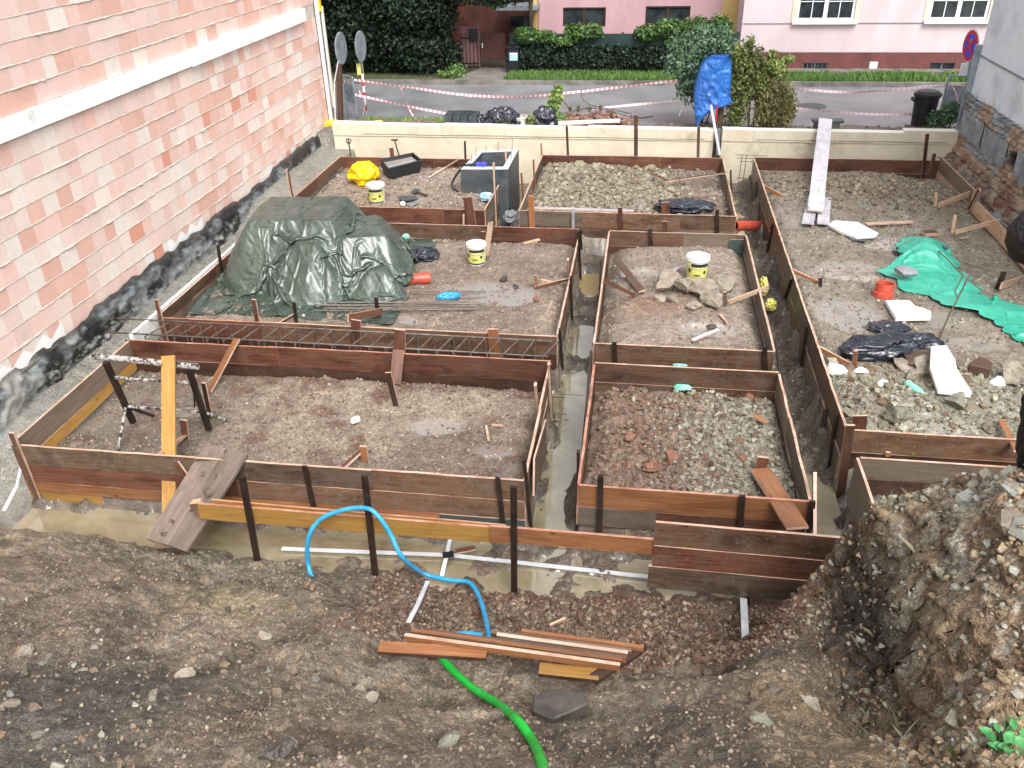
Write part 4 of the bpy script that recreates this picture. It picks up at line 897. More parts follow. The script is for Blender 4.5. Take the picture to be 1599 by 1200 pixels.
while zc < 8.5:
    hgt_ = .243
    band = (2.52 <= zc+.12 <= 2.79)
    if row == 10: zc = 2.78
    y = 2.0-rb.uniform(0, .3); up_ = zc > 2.7
    while y < 19.46:
        L = rb.choice((.37, .25, .25, .25, .25, .30, .37)) if not up_ else rb.choice((.37, .37, .5, .25, .37))
        if zc > 2.7 and rb.random() < .02: L = .05
        ye = min(y+L-.004, 19.5)
        pz = .15 if up_ else .50 if (zc < 1.5 and y < 14) else .35
        c = np.array(rb.choice(pale) if rb.random() < pz else rb.choice(salm))*rb.uniform(.95, 1.05)
        if rb.random() < .018 and not up_: c = np.array(hexc(220, 160, 140))
        if zc < .25 and rb.random() < .12: c = np.array(hexc(236, 232, 226))
        bfab(WX-.2, WX+rb.uniform(-.0015, .0015), y, ye, zc+(0 if row else -.02), zc+hgt_+.001, tuple(c), .0006)
        y += L
    zc += .25; row += 1
    if row == 10: bzone = True
o = np_mesh('clay_blocks', np.array(V), np.array(Fc), 'brick', np.array(Cc), nw)
m = MB(); m.box((WX-.116, 10.7, 4.2), (.22, 17.6, 8.6)); M['mortar'] = m_noise('mortar', hexc(184, 174, 160), hexc(214, 204, 190), 8, .85, .006, 60); m.build('mortar_core', 'mortar', nw)
# mortar squeezed from the bed joints
V = []; Q = []; Cm = []
for r_ in range(1, 30):
    z0 = r_*.25 if r_ <= 9 else 2.78+(r_-10)*.25
    if r_ == 10: continue
    ys = np.arange(2, 19.45, .022); a = np.clip(fbm(ys, ys*0+r_*3.1, 2.2, 3)*1.3+.15, 0, 1)*np.clip(fbm(ys, ys*0+r_*1.7, 14, 3)*.9+.6, 0, 1.2)
    t = .005+.020*a; hh = .008+.018*a; zz = z0-.003+.006*fbm(ys, ys*0+r_, 3, 2); b0 = len(V)
    for i in range(len(ys)): V += [(WX+.001, ys[i], zz[i]+hh[i]), (WX+.001+t[i], ys[i], zz[i]-hh[i]*.2), (WX+.001, ys[i], zz[i]-hh[i]*1.3)]
    for i in range(len(ys)-1):
        for k in (0, 1): Q.append([b0+3*i+k, b0+3*i+k+1, b0+3*i+k+4, b0+3*i+k+3])
np_mesh('mortar_joints', np.array(V), np.array(Q), 'mortar', None, nw)
M['band'] = m_muddy('band_worn', hexc(246, 246, 245), hexc(252, 252, 251), hexc(178, 170, 156), .7, .60, 3.5, .75, .006)
m = MB(); m.board((WX+.012, 1.9, 2.765), (WX+.012, 13.55, 2.765), .235, .08, n=30, wob=.004, edge=0); m.build('concrete_band', 'band', nw)
m = MB(); m.board((WX+.03, 13.56, 2.775), (WX+.03, 18.75, 2.775), .25, .11, n=12, wob=.004, edge=0); m.build('concrete_band', 'band', nw)
for (ys0, ys1, zl) in ((11.7, 12.9, 0.0), (7.6, 8.9, -.02)):
    m = MB(); n_ = 10
    pts = [(ys0+(ys1-ys0)*i/n_, .16+.07*math.sin(i*2.1)) for i in range(n_+1)]
    for i in range(n_+1): m.v += [(WX+.009, pts[i][0], zl), (WX+.009, pts[i][0], zl+pts[i][1])]
    for i in range(n_): m.face([2*i, 2*i+2, 2*i+3, 2*i+1])
    m.build('render_patch', 'band', nw)
# corner trim
for (y, zt, mt, xo) in ((19.52, 8, 'white_frame', .06), (19.60, 8, 'steel_grey', .02)):
    m = MB(); m.box((WX+xo, y, zt/2+.1), (.07, .07, zt-.2)); m.build('corner_trim', mt, nw)
m = MB(); m.box((WX+.1, 19.60, 4.2), (.06, .09, 3.2)); m.build('corner_trim', 'yellow_sheet', nw)
m = MB(); m.box((WX+.12, 19.66, 1.6), (.06, .05, 2.2)); m.build('corner_trim', 'cream_cap', nw)
m = MB(); m.box((WX-3, 10.8, 8.6), (7, 18.6, .2)); m.build('roof', 'roof', nw)
m = MB(); m.box((WX-4.2, 19.4, 4.2), (7.9, .2, 8.4)); m.build('wall', 'render_pale', nw)
# tarred foundation with dimpled membrane
ys = np.arange(2, 19.6, .03); zs = np.linspace(0, 1, 26)
Y, Z = np.meshgrid(ys, zs); y = Y.ravel(); t = Z.ravel()
top = .06+.09*fbm(y, y*0, 1.1, 3)+.04*fbm(y, y*0+5, 5, 3); top = top+.10*bmpz(y, y*0, 17.5, 0, 1.2, 1)
z = top*(1-t)+(-.62)*t
xx = WX+.025+.06*sst(0, .25, t)+.06*fbm(y, z*2, 2.0, 5)+.06*ridged(y, z*1.5, 3.5, 4)*sst(0, .2, t)+.12*sst(.7, 1, t)
g = fbm(y+4, z*1.5, 2.4, 5)*.5+.5; g2 = fbm(y, z*3, 9, 4)*.5+.5
c = np.tile(C_(34, 34, 36), (len(y), 1)); c = mixc(c, sst(.36, .5, g)*sst(.02, .35, t+.4*(g2-.5)), C_(134, 140, 142)); c = mixc(c, sst(.5, .62, g2)*.8*sst(.2, .5, t), C_(160, 162, 158)); c = mixc(c, sst(.56, .66, g)*sst(9.5, 8, y), C_(160, 160, 154))
c = mixc(c, sst(.12, .0, t)*.8, C_(90, 86, 78))
M['membrane'] = m_attr('tarred_membrane', .5, .006, 50, .3, .5, 60, .28)
o = np_mesh('tarred_foundation', np.stack([xx, y, z], 1), grid_faces(len(ys), len(zs)), 'membrane', c, nw, smooth=True)
# white insulation strip along the formwork
m = MB(); m.board((-6.49, 8.95, .03), (-6.49, 13.5, .03), .2, .05, n=8, wob=.004, edge=0); tag(m.build('foam_strip', 'foam'), 'long white foam strip standing between the left formwork and the tarred foundation', 'foam strip')

# ------------------------------------------------------------------ cream garden wall
def garden_wall(label, x0, x1, pieces, y=18.5):
    r = thing('garden_wall', ((x0+x1)/2, y, -.85), label, 'wall')
    xa = x0; zt = pieces[0][1]
    L_ = []
    for (xe, z) in pieces: L_.append((xa, xe, z)); xa = xe
    m = MB(); m.box(((x0+x1)/2, y+.11, -.36), (x1-x0, .22, 1.02)); m.build('wall_base', 'cream', r)
    for (a, e, z) in L_:
        m = MB(); m.board((a+.001, y+.10, z), (e-.002, y+.10, z-.012), z-.155, .235, n=6, wob=.002, edge=1); m.build('cap_panel', ['cream', 'cream_cap'], r)
    m = MB(); pts = [(x0+.7+(x1-x0-.9)*k/12, y-.016, .19+.006*math.sin(k*1.7)-.01*k/12) for k in range(13)]; m.tube(pts, .007, 5); m.build('cable', 'black_plastic', r)
    return r
xg0, xg1 = AY(1115, 210, 18.5).x, AY(1128, 210, 18.5).x
garden_wall('long cream garden wall from the pink house corner to the gap beside the blue tarpaulin', -6.95, xg0, [(-5.9, .43), (-4.4, .40), (-3.0, .41), (-1.2, .385), (.3, .40), (xg0, .385)])
garden_wall('cream garden wall to the right of the gap beside the blue tarpaulin', xg1, 6.35, [(xg1+.65, .40), (xg1+2.2, .385), (5.3, .38), (6.35, .42)])

# ------------------------------------------------------------------ grey building at right
gb = thing('old_house', (6.4, 14, 0), 'grey blue plastered old house at the far right on a crumbling brick foundation', 'house')
GX = 6.42
m = MB(); m.box((GX+1.6, 14.3, 4.55), (3.2, 8.6, 6.8)); m.build('wall', 'plaster_blue', gb)
m = MB(); m.board((GX-.008, 10.1, 1.88), (GX-.008, 18.55, 1.88), .03, .02, edge=0); m.build('plaster_seam', 'concrete', gb)
V = []; Q = []; Cm = []; rb = random.Random(9); ysl = np.arange(8.2, 18.55, .028); zsl = np.arange(-.75, 1.2, .028)
Y, Z = np.meshgrid(ysl, zsl); y = Y.ravel(); z = Z.ravel()
rowh = np.where(z > .15, .105, .21); rw = np.floor(z/rowh); bw = np.where(z > .15, .24, .42); cid = np.floor(y/bw+.5*(rw % 2)+.13*np.sin(rw*3)); fy = (y/bw+.5*(rw % 2)+.13*np.sin(rw*3))-cid; fz = z/rowh-rw
h1 = _T[(cid.astype(int)*7) & 255, (rw.astype(int)*13+40) & 255]; n2 = fbm(y, z, 2.2, 4); n3 = fbm(y, z, 9, 4)
jt = np.minimum(np.minimum(fy, 1-fy)*bw, np.minimum(fz, 1-fz)*rowh)
inb = sst(.0, .028, jt+.01*n3)
xx = GX-.02-.035*inb-.05*h1*inb-.05*n3-.06*n2-.28*sst(.2, -.5, z)*(1+.5*n2)
c = np.tile(C_(176, 164, 146), (len(y), 1)); bc = np.where((h1 > .55)[:, None], C_(176, 134, 104), C_(190, 168, 140)); c = c*(1-inb[:, None]*.8)+bc*inb[:, None]*.8
tin = sst(-.05, .08, fbm(y+2, z*.5, 1.3, 3)+.25*np.sin(z*11+1)+.0); up = sst(.12, .3, z)
c = mixc(c, tin*up*.9, C_(164, 172, 176)); c = mixc(c, sst(.25, -.1, z)*.6, C_(140, 132, 120)); c = mixc(c, sst(.05, .3, n2)*sst(.4, 0, z)*.8, C_(118, 74, 58)); c = mixc(c, sst(.1, .3, n3)*.5, C_(84, 76, 68))
hol = bmpz(y, z, 15.55, .62, .35, .2)+bmpz(y, z, 12.7, .2, .5, .25); xx = xx+.2*sst(.4, .7, hol); c = mixc(c, sst(.35, .6, hol), C_(40, 34, 30))
np_mesh('crumbling_foundation', np.stack([xx, y, z], 1), grid_faces(len(ysl), len(zsl))[:, ::-1], 'masonry', np.clip(c, .01, .8)*.9, gb)
for k, (ya, yb) in enumerate(((17.2, 18.4), (15.9, 17.1), (14.6, 15.4), (13.2, 14.4), (11.8, 13.1))):
    m = MB(); n_ = 44
    for i in range(n_+1):
        yy = ya+(yb-ya)*i/n_; xo = GX-.10-.012*math.sin(i*1.6); m.v += [(xo, yy, .42), (xo-.01, yy, .88-.03*(k % 2))]
    for i in range(n_): m.face([2*i, 2*i+2, 2*i+3, 2*i+1])
    m.build('corrugated_sheet', 'steel_grey', gb, solid=.003)
m = MB(); m.box((GX-.05, 18.63, 1.0), (.12, .1, 2.1)); m.build('corner_trim', 'steel_grey', gb)
m = MB(); m.box((GX+1.6, 14.3, 8.0), (3.8, 9.2, .15)); m.build('roof', 'roof', gb)
for k, (y_, z_, d_) in enumerate(((17.3, -.1, .5), (16.2, -.15, .6), (15.1, -.1, .45), (13.9, -.15, .6), (17.9, -.2, .45))):
    m = MB(); m.rock((GX-.34, y_, z_-.15), (d_*.7, d_, d_*.7), 40+k); o = tag(m.build('foundation_stone', ['masonry' if 0 else 'concrete']), 'rough grey stone at the foot of the crumbling foundation', 'stone', 'stones along the old foundation')

# ------------------------------------------------------------------ street
def flat(name, x0, x1, y0, y1, z, mat, kind='structure'): return sheet(name, x0, x1, y0, y1, z, mat)
flat('ground', -150, 150, 26.15, 400, .05, 'earth'); flat('ground', -60, -7.35, 0, 20.3, -.02, 'earth'); flat('ground', 7.4, 60, 0, 20.3, -.02, 'earth')
for o in list(COL.objects):
    if o.name.startswith('ground') and o.type == 'MESH' and len(o.data.vertices) == 4:
        ca = o.data.color_attributes.new('Col', 'FLOAT_COLOR', 'POINT')
        for d in ca.data: d.color = (*hexc(96, 92, 80), 0)
flat('road', -60, 60, 20.2, 24.75, .012, 'asphalt')
m = MB(); m.box((0, 24.82, .04), (120, .13, .17)); m.build('kerb', 'kerb', kind='structure')
m = MB(); m.box((0, 25.5, .0), (120, 1.3, .14)); m.build('verge', 'earth', kind='structure')
ca = COL.objects['verge'].data.color_attributes.new('Col', 'FLOAT_COLOR', 'POINT')
for d in ca.data: d.color = (*hexc(92, 96, 70), 0)
gx0, gx1 = A(728, 128, .1).x, A(782, 128, .1).x
m = MB(); m.v = [(gx0-.5, 24.9, .078), (gx1, 24.9, .078), (gx1-.0, 26.9, .084), (gx0, 26.9, .084)]; m.face([0, 1, 2, 3]); m.build('footpath', 'pavement', kind='structure')
m = MB(); p_ = A(1268, 166, .014); m.lathe((p_.x, p_.y, .013), [(0, .006), (.30, .006), (.33, .005), (.36, .001)], 28); tag(m.build('manhole_cover', 'concrete_dark'), 'round dark manhole cover set in the wet road', 'manhole cover')
def grass(name, label, x, y, z, h, seed, cols, parent=None, wd=.012, lean=.5):
    r = np.random.default_rng(seed); n = len(x); a = r.random(n)*6.283; hh = h*r.uniform(.5, 1.3, n); le = r.uniform(.1, lean, n)*hh
    dx, dy = np.cos(a), np.sin(a); px, py = -dy*wd, dx*wd
    z = np.broadcast_to(z, (n,)) if np.ndim(z) == 0 else z
    V = np.stack([np.stack([x-px, y-py, z-.01+0*x], 1), np.stack([x+px, y+py, z-.01+0*x], 1), np.stack([x+px*.7+dx*le*.4, y+py*.7+dy*le*.4, z+hh*.6], 1), np.stack([x+dx*le, y+dy*le, z+hh], 1)], 1).reshape(-1, 3)
    cols = np.array([hexc(*c) for c in cols]); c = np.repeat(cols[r.integers(0, len(cols), n)]*r.uniform(.7, 1.2, (n, 1)), 4, 0)
    o = np_mesh(name, V, np.arange(4*n).reshape(n, 4), 'leaf', c, parent)
    if parent is None: tag(o, label, 'grass', kind='stuff')
    return o
GR = [(96, 140, 66), (116, 158, 80), (80, 118, 56), (132, 160, 92)]
n = 30000; x = rng.uniform(-5.2, 9, n); y = rng.uniform(24.95, 26.1, n); k = ~((x > gx0-.3) & (x < gx1+.05)) & (fbm(x, y, 1.5, 3)+rng.uniform(-.35, .5, n) > -.1); k &= (x > gx1) | (y > 25.4)
grass('grass', 'green grass growing on the verge between the kerb and the houses', x[k], y[k], .07, .13, 3, GR, wd=.016)
n = 5000; x = rng.uniform(-6.8, -2.6, n); y = 19.5+.45*rng.standard_normal(n); k = (fbm(x, y, 2, 3) > -.25+.1*(x+4)) & (y > 18.8) & (y < 20.3)
grass('grass', 'short bright grass behind the left end of the cream wall', x[k], y[k], .12, .08, 4, [(128, 172, 62), (150, 190, 76), (104, 142, 60)], wd=.012)

# houses across the street
def rect_wall(par, x0, x1, z0, z1, y, ops, mat, depth=.12, thick=.3, name='wall'):
    xs = sorted({x0, x1, *[v for o in ops for v in (o[0], o[1])]}); zs = sorted({z0, z1, *[v for o in ops for v in (o[2], o[3])]}); m = MB()
    for i in range(len(xs)-1):
        for j in range(len(zs)-1):
            cx, cz = (xs[i]+xs[i+1])/2, (zs[j]+zs[j+1])/2
            if any(o[0] < cx < o[1] and o[2] < cz < o[3] for o in ops): continue
            b0 = len(m.v); m.v += [(xs[i], y, zs[j]), (xs[i+1], y, zs[j]), (xs[i+1], y, zs[j+1]), (xs[i], y, zs[j+1])]; m.face([b0, b0+1, b0+2, b0+3])
    for (a, b_, c, d) in ops:
        for q in (((a, y, c), (a, y+depth, c), (a, y+depth, d), (a, y, d)), ((b_, y, c), (b_, y, d), (b_, y+depth, d), (b_, y+depth, c)), ((a, y, c), (b_, y, c), (b_, y+depth, c), (a, y+depth, c)), ((a, y, d), (a, y+depth, d), (b_, y+depth, d), (b_, y, d))):
            b0 = len(m.v); m.v += list(q); m.face([b0, b0+1, b0+2, b0+3])
    return m.build(name, mat, par)
HY = 26.75
def PX(px, py, y=HY): return AY(px, py, y)
hb = thing('pink_house', (7, HY, 0), 'pale pink house across the street with white windows and dark red base', 'house', )
xl = 2.62; ops = []
wins = [(PX(1243, 30).x, PX(1333, 30).x, PX(1288, 33).z, 3.0), (PX(1449, 30).x, PX(1541, 30).x, PX(1288, 33).z, 3.0)]
wins.append((wins[1][0]+4.2, wins[1][1]+4.2, wins[0][2], 3.0))
bas = [(PX(1254, 100).x, PX(1292, 100).x, PX(1272, 111).z, PX(1272, 98).z), (PX(1452, 100).x, PX(1491, 100).x, PX(1470, 111).z, PX(1470, 98).z)]
zp = PX(1250, 82).z
rect_wall(hb, xl, 16, zp, 6.2, HY, wins, 'render_pale'); rect_wall(hb, xl, 16, -.05, zp-.004, HY-.03, bas, 'plinth', .15, name='plinth')
m = MB(); m.box((xl+.15, HY+4, 3.1), (.3, 7.99, 6.2)); m.build('wall', 'render_pale', hb)
m = MB(); m.box((9.3, HY+4, 6.3), (14.4, 9, .25)); m.build('roof', 'roof', hb)
m = MB(); m.box((9.3, HY-.012, PX(1200, 37).z), (13.3, .012, .02)); m.build('render_joint', 'concrete', hb)
for (a, c, z0, z1) in wins:
    f = MB(); cx = (a+c)/2; t = .07; yy = HY+.07
    for bx_ in ((cx, z0+t/2, c-a, t), (cx, z1-t/2, c-a, t), (a+t/2, (z0+z1)/2, t, z1-z0-2*t), (c-t/2, (z0+z1)/2, t, z1-z0-2*t), (cx, (z0+z1)/2, t*1.6, z1-z0-2*t)): f.box((bx_[0], yy, bx_[1]), (bx_[2]-.002, .06, bx_[3]))
    w_ = f.build('window', 'white_frame', hb)
    g_ = MB(); g_.v = [(a, yy+.01, z0), (c, yy+.01, z0), (c, yy+.01, z1), (a, yy+.01, z1)]; g_.face([0, 1, 2, 3]); g_.build('pane', 'glass_dark', w_)
    mu = MB()
    for q in (a+(cx-a)*.5+.02, cx+(c-cx)*.5-.02): mu.box((q, yy-.012, (z0+z1)/2), (.022, .02, z1-z0-2*t))
    for zz in (z0+.5, z0+.95): mu.box((cx, yy-.016, zz), (c-a-2*t, .02, .022))
    mu.build('muntin', 'white_frame', w_)
    s_ = MB(); s_.box((cx, HY-.05, z0-.04), (c-a+.2, .14, .07)); s_.build('sill', 'white_frame', w_)
    for sx in (a-.07, c+.07): s_ = MB(); s_.box((sx, HY-.006, (z0+z1)/2), (.13, .02, z1-z0)); s_.build('surround', 'cream', w_)
for i, (a, c, z0, z1) in enumerate(bas):
    f = MB(); cx = (a+c)/2; yy = HY+.04; t = .022
    for bx_ in ((cx, z0+t/2, c-a, t), (cx, z1-t/2, c-a, t), (a+t/2, (z0+z1)/2, t, z1-z0-2*t), (c-t/2, (z0+z1)/2, t, z1-z0-2*t), (cx, (z0+z1)/2, t*1.3, z1-z0-2*t)): f.box((bx_[0], yy, bx_[1]), (bx_[2]-.002, .03, bx_[3]))
    if i == 0:
        for q in (.2, .38, .62, .8): f.box((a+(c-a)*q, yy-.01, (z0+z1)/2), (.01, .015, z1-z0-.01))
    w_ = f.build('basement_window', 'steel_grey', hb)
    g_ = MB(); g_.v = [(a, yy+.02, z0), (c, yy+.02, z0), (c, yy+.02, z1), (a, yy+.02, z1)]; g_.face([0, 1, 2, 3]); g_.build('pane', 'glass_dark', w_)
p_ = PX(1364, 102, HY-.05); m = MB(); m.box((p_.x, HY-.045, p_.z), (.22, .02, .18)); m.build('vent_plate', 'white_frame', hb)
m = MB(); m.box((9.2, HY-.28, .09), (13.2, .48, .08)); m.build('base_slab', 'kerb', hb)

HL = 28.4
hl = thing('rose_house', (0, HL, 0), 'darker pink house behind the ivy hedge with two brown framed windows', 'house')
def PL(px, py): return AY(px, py, HL)
xa = PL(841, 30).x; xb = PL(1126, 30).x
wl = [(PL(879, 20).x, PL(946, 20).x, PL(900, 42).z, PL(900, 12).z), (PL(1008, 20).x, PL(1078, 20).x, PL(1040, 40).z, PL(1040, 10).z)]
rect_wall(hl, xa, xb, -.05, 6, HL, wl, 'render_pink'); rect_wall(hl, xb, 2.9, -.05, 6, HL-.03, [], 'render_yellow', name='pilaster')
for (a, c, z0, z1) in wl:
    f = MB(); cx = (a+c)/2; t = .05; yy = HL+.06
    for bx_ in ((cx, z0+t/2, c-a, t), (cx, z1-t/2, c-a, t), (a+t/2, (z0+z1)/2, t, z1-z0-2*t), (c-t/2, (z0+z1)/2, t, z1-z0-2*t), (cx, (z0+z1)/2, t*2, z1-z0-2*t)): f.box((bx_[0], yy, bx_[1]), (bx_[2]-.002, .06, bx_[3]))
    w_ = f.build('window', 'brown_frame', hl)
    g_ = MB(); g_.v = [(a, yy+.01, z0), (c, yy+.01, z0), (c, yy+.01, z1), (a, yy+.01, z1)]; g_.face([0, 1, 2, 3]); g_.build('pane', 'glass_dark', w_)
m = MB(); m.box((0, HL+4.1, 6.1), (14, 9, .25)); m.build('roof', 'roof', hl)
dp = AY(765, 80, 27.3)
rect_wall(hl, -14, xa-.002, -.05, 6, HL+.5, [], 'door_brown', name='wall')
m = MB(); m.box((xa-.08, HL-.05, 1.6), (.12, .3, 3.2)); m.build('pilaster', 'render_yellow', hl)
p0 = AY(812, 12, HL-.6); m = MB(); m.box((p0.x-.1, HL-.3, p0.z+.0), (1.3, 1.0, .12)); m.build('porch_roof', 'steel_grey', hl)
p0 = AY(797, 26, HL+.45); p1 = AY(827, 42, HL+.45); m = MB(); m.box(((p0.x+p1.x)/2, HL+.47, (p0.z+p1.z)/2), (p1.x-p0.x, .04, p0.z-p1.z)); m.build('window', 'glass_dark', hl)
# gate
gp0, gp1 = A(722, 104, .1), A(748, 104, .1)
g = thing('garden_gate', gp0, 'faded pink sheet metal gate with black bars and letterbox left of the brown door', 'gate')
gt = AY(735, 43, gp0.y).z
m = MB(); m.box(((gp0.x+gp1.x)/2, gp0.y, (gt+.1)/2+.03), (gp1.x-gp0.x, .05, gt-.1)); m.build('panel', 'gate_pink', g)
m = MB()
for k in range(5): m.box((gp0.x+.04+(gp1.x-gp0.x-.06)*k/4, gp0.y-.04, (gt+.1)/2-.05), (.018, .018, gt-.3))
for zz in (.2, gt-.3): m.box(((gp0.x+gp1.x)/2, gp0.y-.04, zz), (gp1.x-gp0.x, .03, .03))
m.build('bars', 'black_plastic', g)
a_ = AY(739, 55, gp0.y-.1); m = MB(); m.box((a_.x, gp0.y-.1, a_.z), (.26, .1, .34)); m.build('letterbox', 'black_plastic', g)
m = MB(); m.box((gp1.x+.03, gp0.y, gt/2+.1), (.05, .07, gt)); m.build('post', 'gate_pink', g)
d0, d1 = A(752, 106, .1), A(790, 106, .1)
g = thing('wooden_gate', d0, 'dark brown wooden gate with a white handle between the pink gate and the ivy hedge', 'gate')
dz = AY(770, 52, d0.y).z; cx = (d0.x+d1.x)/2; wd = d1.x-d0.x
m = MB()
for k in range(9): m.box((d0.x+wd*(k+.5)/9, d0.y, .34+(dz-.34)/2), (wd/9-.01, .03, dz-.34))
m.build('boards', 'door_brown', g); m = MB(); m.box((cx+.05, d0.y-.02, dz*.55), (wd*.5, .02, dz*.45)); m.build('panel', 'door_brown', g)
m = MB(); m.box((d0.x+.06, d0.y-.04, AY(752, 71, d0.y).z), (.03, .03, .14)); m.build('handle', 'white_frame', g)
# ivy fence
def leaves(name, blobs, n, size, cols, parent=None, seed=1, edge=.55, droop=.0, asp=1.7, loc=(0, 0, 0)):
    r = np.random.default_rng(seed); B = np.array(blobs, float); wgt = B[:, 3]*B[:, 4]*B[:, 5]; wgt = wgt**.7; wgt /= wgt.sum(); i = r.choice(len(B), n, p=wgt); B = B[i]
    d = r.standard_normal((n, 3)); d /= np.linalg.norm(d, axis=1)[:, None]; rad = (edge+(1-edge)*r.random(n))*np.where(r.random(n) < .12, 1.12, 1)
    lump = 1+.22*fbm(d[:, 0]*2+i, d[:, 1]*2+d[:, 2]*2, 1.7, 3)
    P = B[:, :3]+d*B[:, 3:6]*(rad*lump)[:, None]
    nrm = d+.9*r.standard_normal((n, 3))+np.array([0, -.2, .5]); nrm /= np.linalg.norm(nrm, axis=1)[:, None]
    t = np.cross(nrm, r.standard_normal((n, 3))); t[:, 2] -= droop; t /= np.linalg.norm(t, axis=1)[:, None]; b = np.cross(nrm, t)
    s = size*r.uniform(.55, 1.35, n)[:, None]; l = s*asp
    V = np.stack([P-t*l*.5, P+b*s*.5+nrm*s*.12, P+t*l*.5, P-b*s*.5+nrm*s*.12], 1).reshape(-1, 3)
    cols = np.array([hexc(*c) for c in cols]); c = cols[r.integers(0, len(cols), n)]*r.uniform(.65, 1.25, (n, 1))*(.8+.45*(fbm(P[:, 0], P[:, 2], 2.5, 3)[:, None]+.4)); c = np.repeat(np.clip(c, .004, .6), 4, 0)
    return np_mesh(name, V, np.arange(4*n).reshape(n, 4), 'leaf', c, parent, loc)
fx0, fx1 = A(797, 112, .1).x, A(1150, 115, .1).x; FY = A(900, 113, .1).y
h = thing('ivy_fence', (fx0, FY, .1), 'fence overgrown with dark ivy and netting in front of the darker pink house', 'fence')
m = MB(); m.box(((fx0+fx1)/2, FY+.14, .62), (fx1-fx0, .02, 1.04)); m.build('netting', 'net', h)
m = MB()
for k in range(5): m.box((fx0+.05+(fx1-fx0-.1)*k/4, FY+.19, .62), (.06, .06, 1.1))
m.build('posts', 'rust', h)
bl = [(fx0+(fx1-fx0)*(k+.5)/26, FY, .45, .24, .12, .42) for k in range(26)]
DK = [(26, 42, 30), (34, 54, 38), (46, 70, 46), (22, 34, 26)]; MD = [(70, 104, 52), (92, 128, 62), (58, 88, 50), (110, 142, 74)]
leaves('ivy', bl, 15000, .07, DK, h, 2, .6)
bl = [(AY(px, py, FY).x, FY+.05, AY(px, py, FY).z, rx, .25, rz) for px, py, rx, rz in ((822, 55, .4, .22), (850, 58, .35, .2), (900, 52, .42, .26), (925, 50, .3, .22), (1010, 52, .4, .22), (1045, 45, .45, .26), (1090, 45, .5, .32), (1125, 45, .35, .38), (1070, 66, .6, .2), (880, 65, .4, .15))]
leaves('creeper', bl, 7000, .075, MD, h, 3, .4)
h = thing('wheelie_bin', A(803, 118, .1), 'small dark blue bin with a pale sticker in front of the ivy', 'bin')
a_ = A(803, 112, .1); zt = AY(803, 70, a_.y).z
m = MB(); m.prism([(a_.x-.17, a_.y-.2), (a_.x+.17, a_.y-.2), (a_.x+.17, a_.y+.15), (a_.x-.17, a_.y+.15)], .1, zt-.06); m.build('body', 'black_plastic', h)
m = MB(); m.box((a_.x, a_.y-.03, zt-.03), (.40, .42, .05)); m.build('lid', 'black_plastic', h)
m = MB(); q_ = AY(802, 89, a_.y-.22); m.box((q_.x, a_.y-.215, q_.z), (.24, .015, .22)); M['sticker'] = m_noise('pale_sticker', hexc(150, 200, 226), hexc(200, 226, 236), 3, .4); st_ = m.build('sticker', 'sticker', h)
m = MB(); m.box((q_.x, a_.y-.226, q_.z+.08), (.2, .004, .06)); m.build('sticker_band', 'white_frame', st_)
# dark trees
t = thing('dark_tree', (-6.9, 26.6, 0), 'dense dark leafy tree overhanging the street beside the gate', 'tree')
m = MB(); m.tube([(-6.9, 26.6, 0), (-6.85, 26.7, 1.4), (-6.6, 26.6, 2.6)], [.16, .13, .08], 9); m.tube([(-6.87, 26.65, 1.2), (-6.0, 26.4, 2.2), (-5.3, 26.2, 2.8)], [.08, .06, .03], 6); m.build('trunk', 'bark', t)
bl = [(-6.7, 26.2, .75, 1.1, .8, .75), (-7.4, 26.4, 1.0, 1.5, .9, 1.1), (-6.2, 26.3, 1.8, .7, .8, .7), (-7.2, 26.1, 2.1, 1.4, 1.0, .9), (-8.8, 26.5, 1.3, 1.5, 1, 1.5), (-5.4, 26.2, 2.5, 1.2, 1.0, .55), (-7.5, 26.4, 3.1, 1.8, 1.3, 1.1), (-5.75, 26.1, .6, .3, .35, .45), (-4.2, 25.9, 2.35, .9, .8, .4), (-9.8, 26.8, 2.8, 1.6, 1.2, 1.6)]
leaves('crown', bl, 46000, .075, [(22, 38, 26), (30, 50, 34), (18, 30, 22), (46, 74, 44), (28, 44, 34)], t, 5, .35)
t = thing('weeping_tree', (-3.6, 27.6, 0), 'pale green overhanging branches above the brown gate', 'tree')
m = MB(); m.tube([(-3.6, 27.8, 0), (-3.6, 27.6, 1.8), (-3.8, 27.0, 2.7)], [.07, .06, .03], 7); m.build('trunk', 'bark', t)
leaves('crown', [(-4.5, 26.0, 2.25, .75, .5, .35), (-3.9, 26.2, 2.45, .9, .6, .4), (-5.0, 26.2, 2.6, .9, .6, .5)], 3600, .09, [(92, 116, 72), (112, 136, 90), (72, 96, 60)], t, 6, .3, droop=.6)
h = thing('weed', A(700, 126, .1), 'low ragged weeds under the dark tree by the kerb', 'weeds')
leaves('foliage', [(A(700, 124, .1).x, 25.5, .15, .5, .25, .12), (A(715, 112, .1).x, 25.9, .25, .3, .2, .18)], 900, .06, [(96, 128, 70), (120, 150, 80)], h, 7, .2)

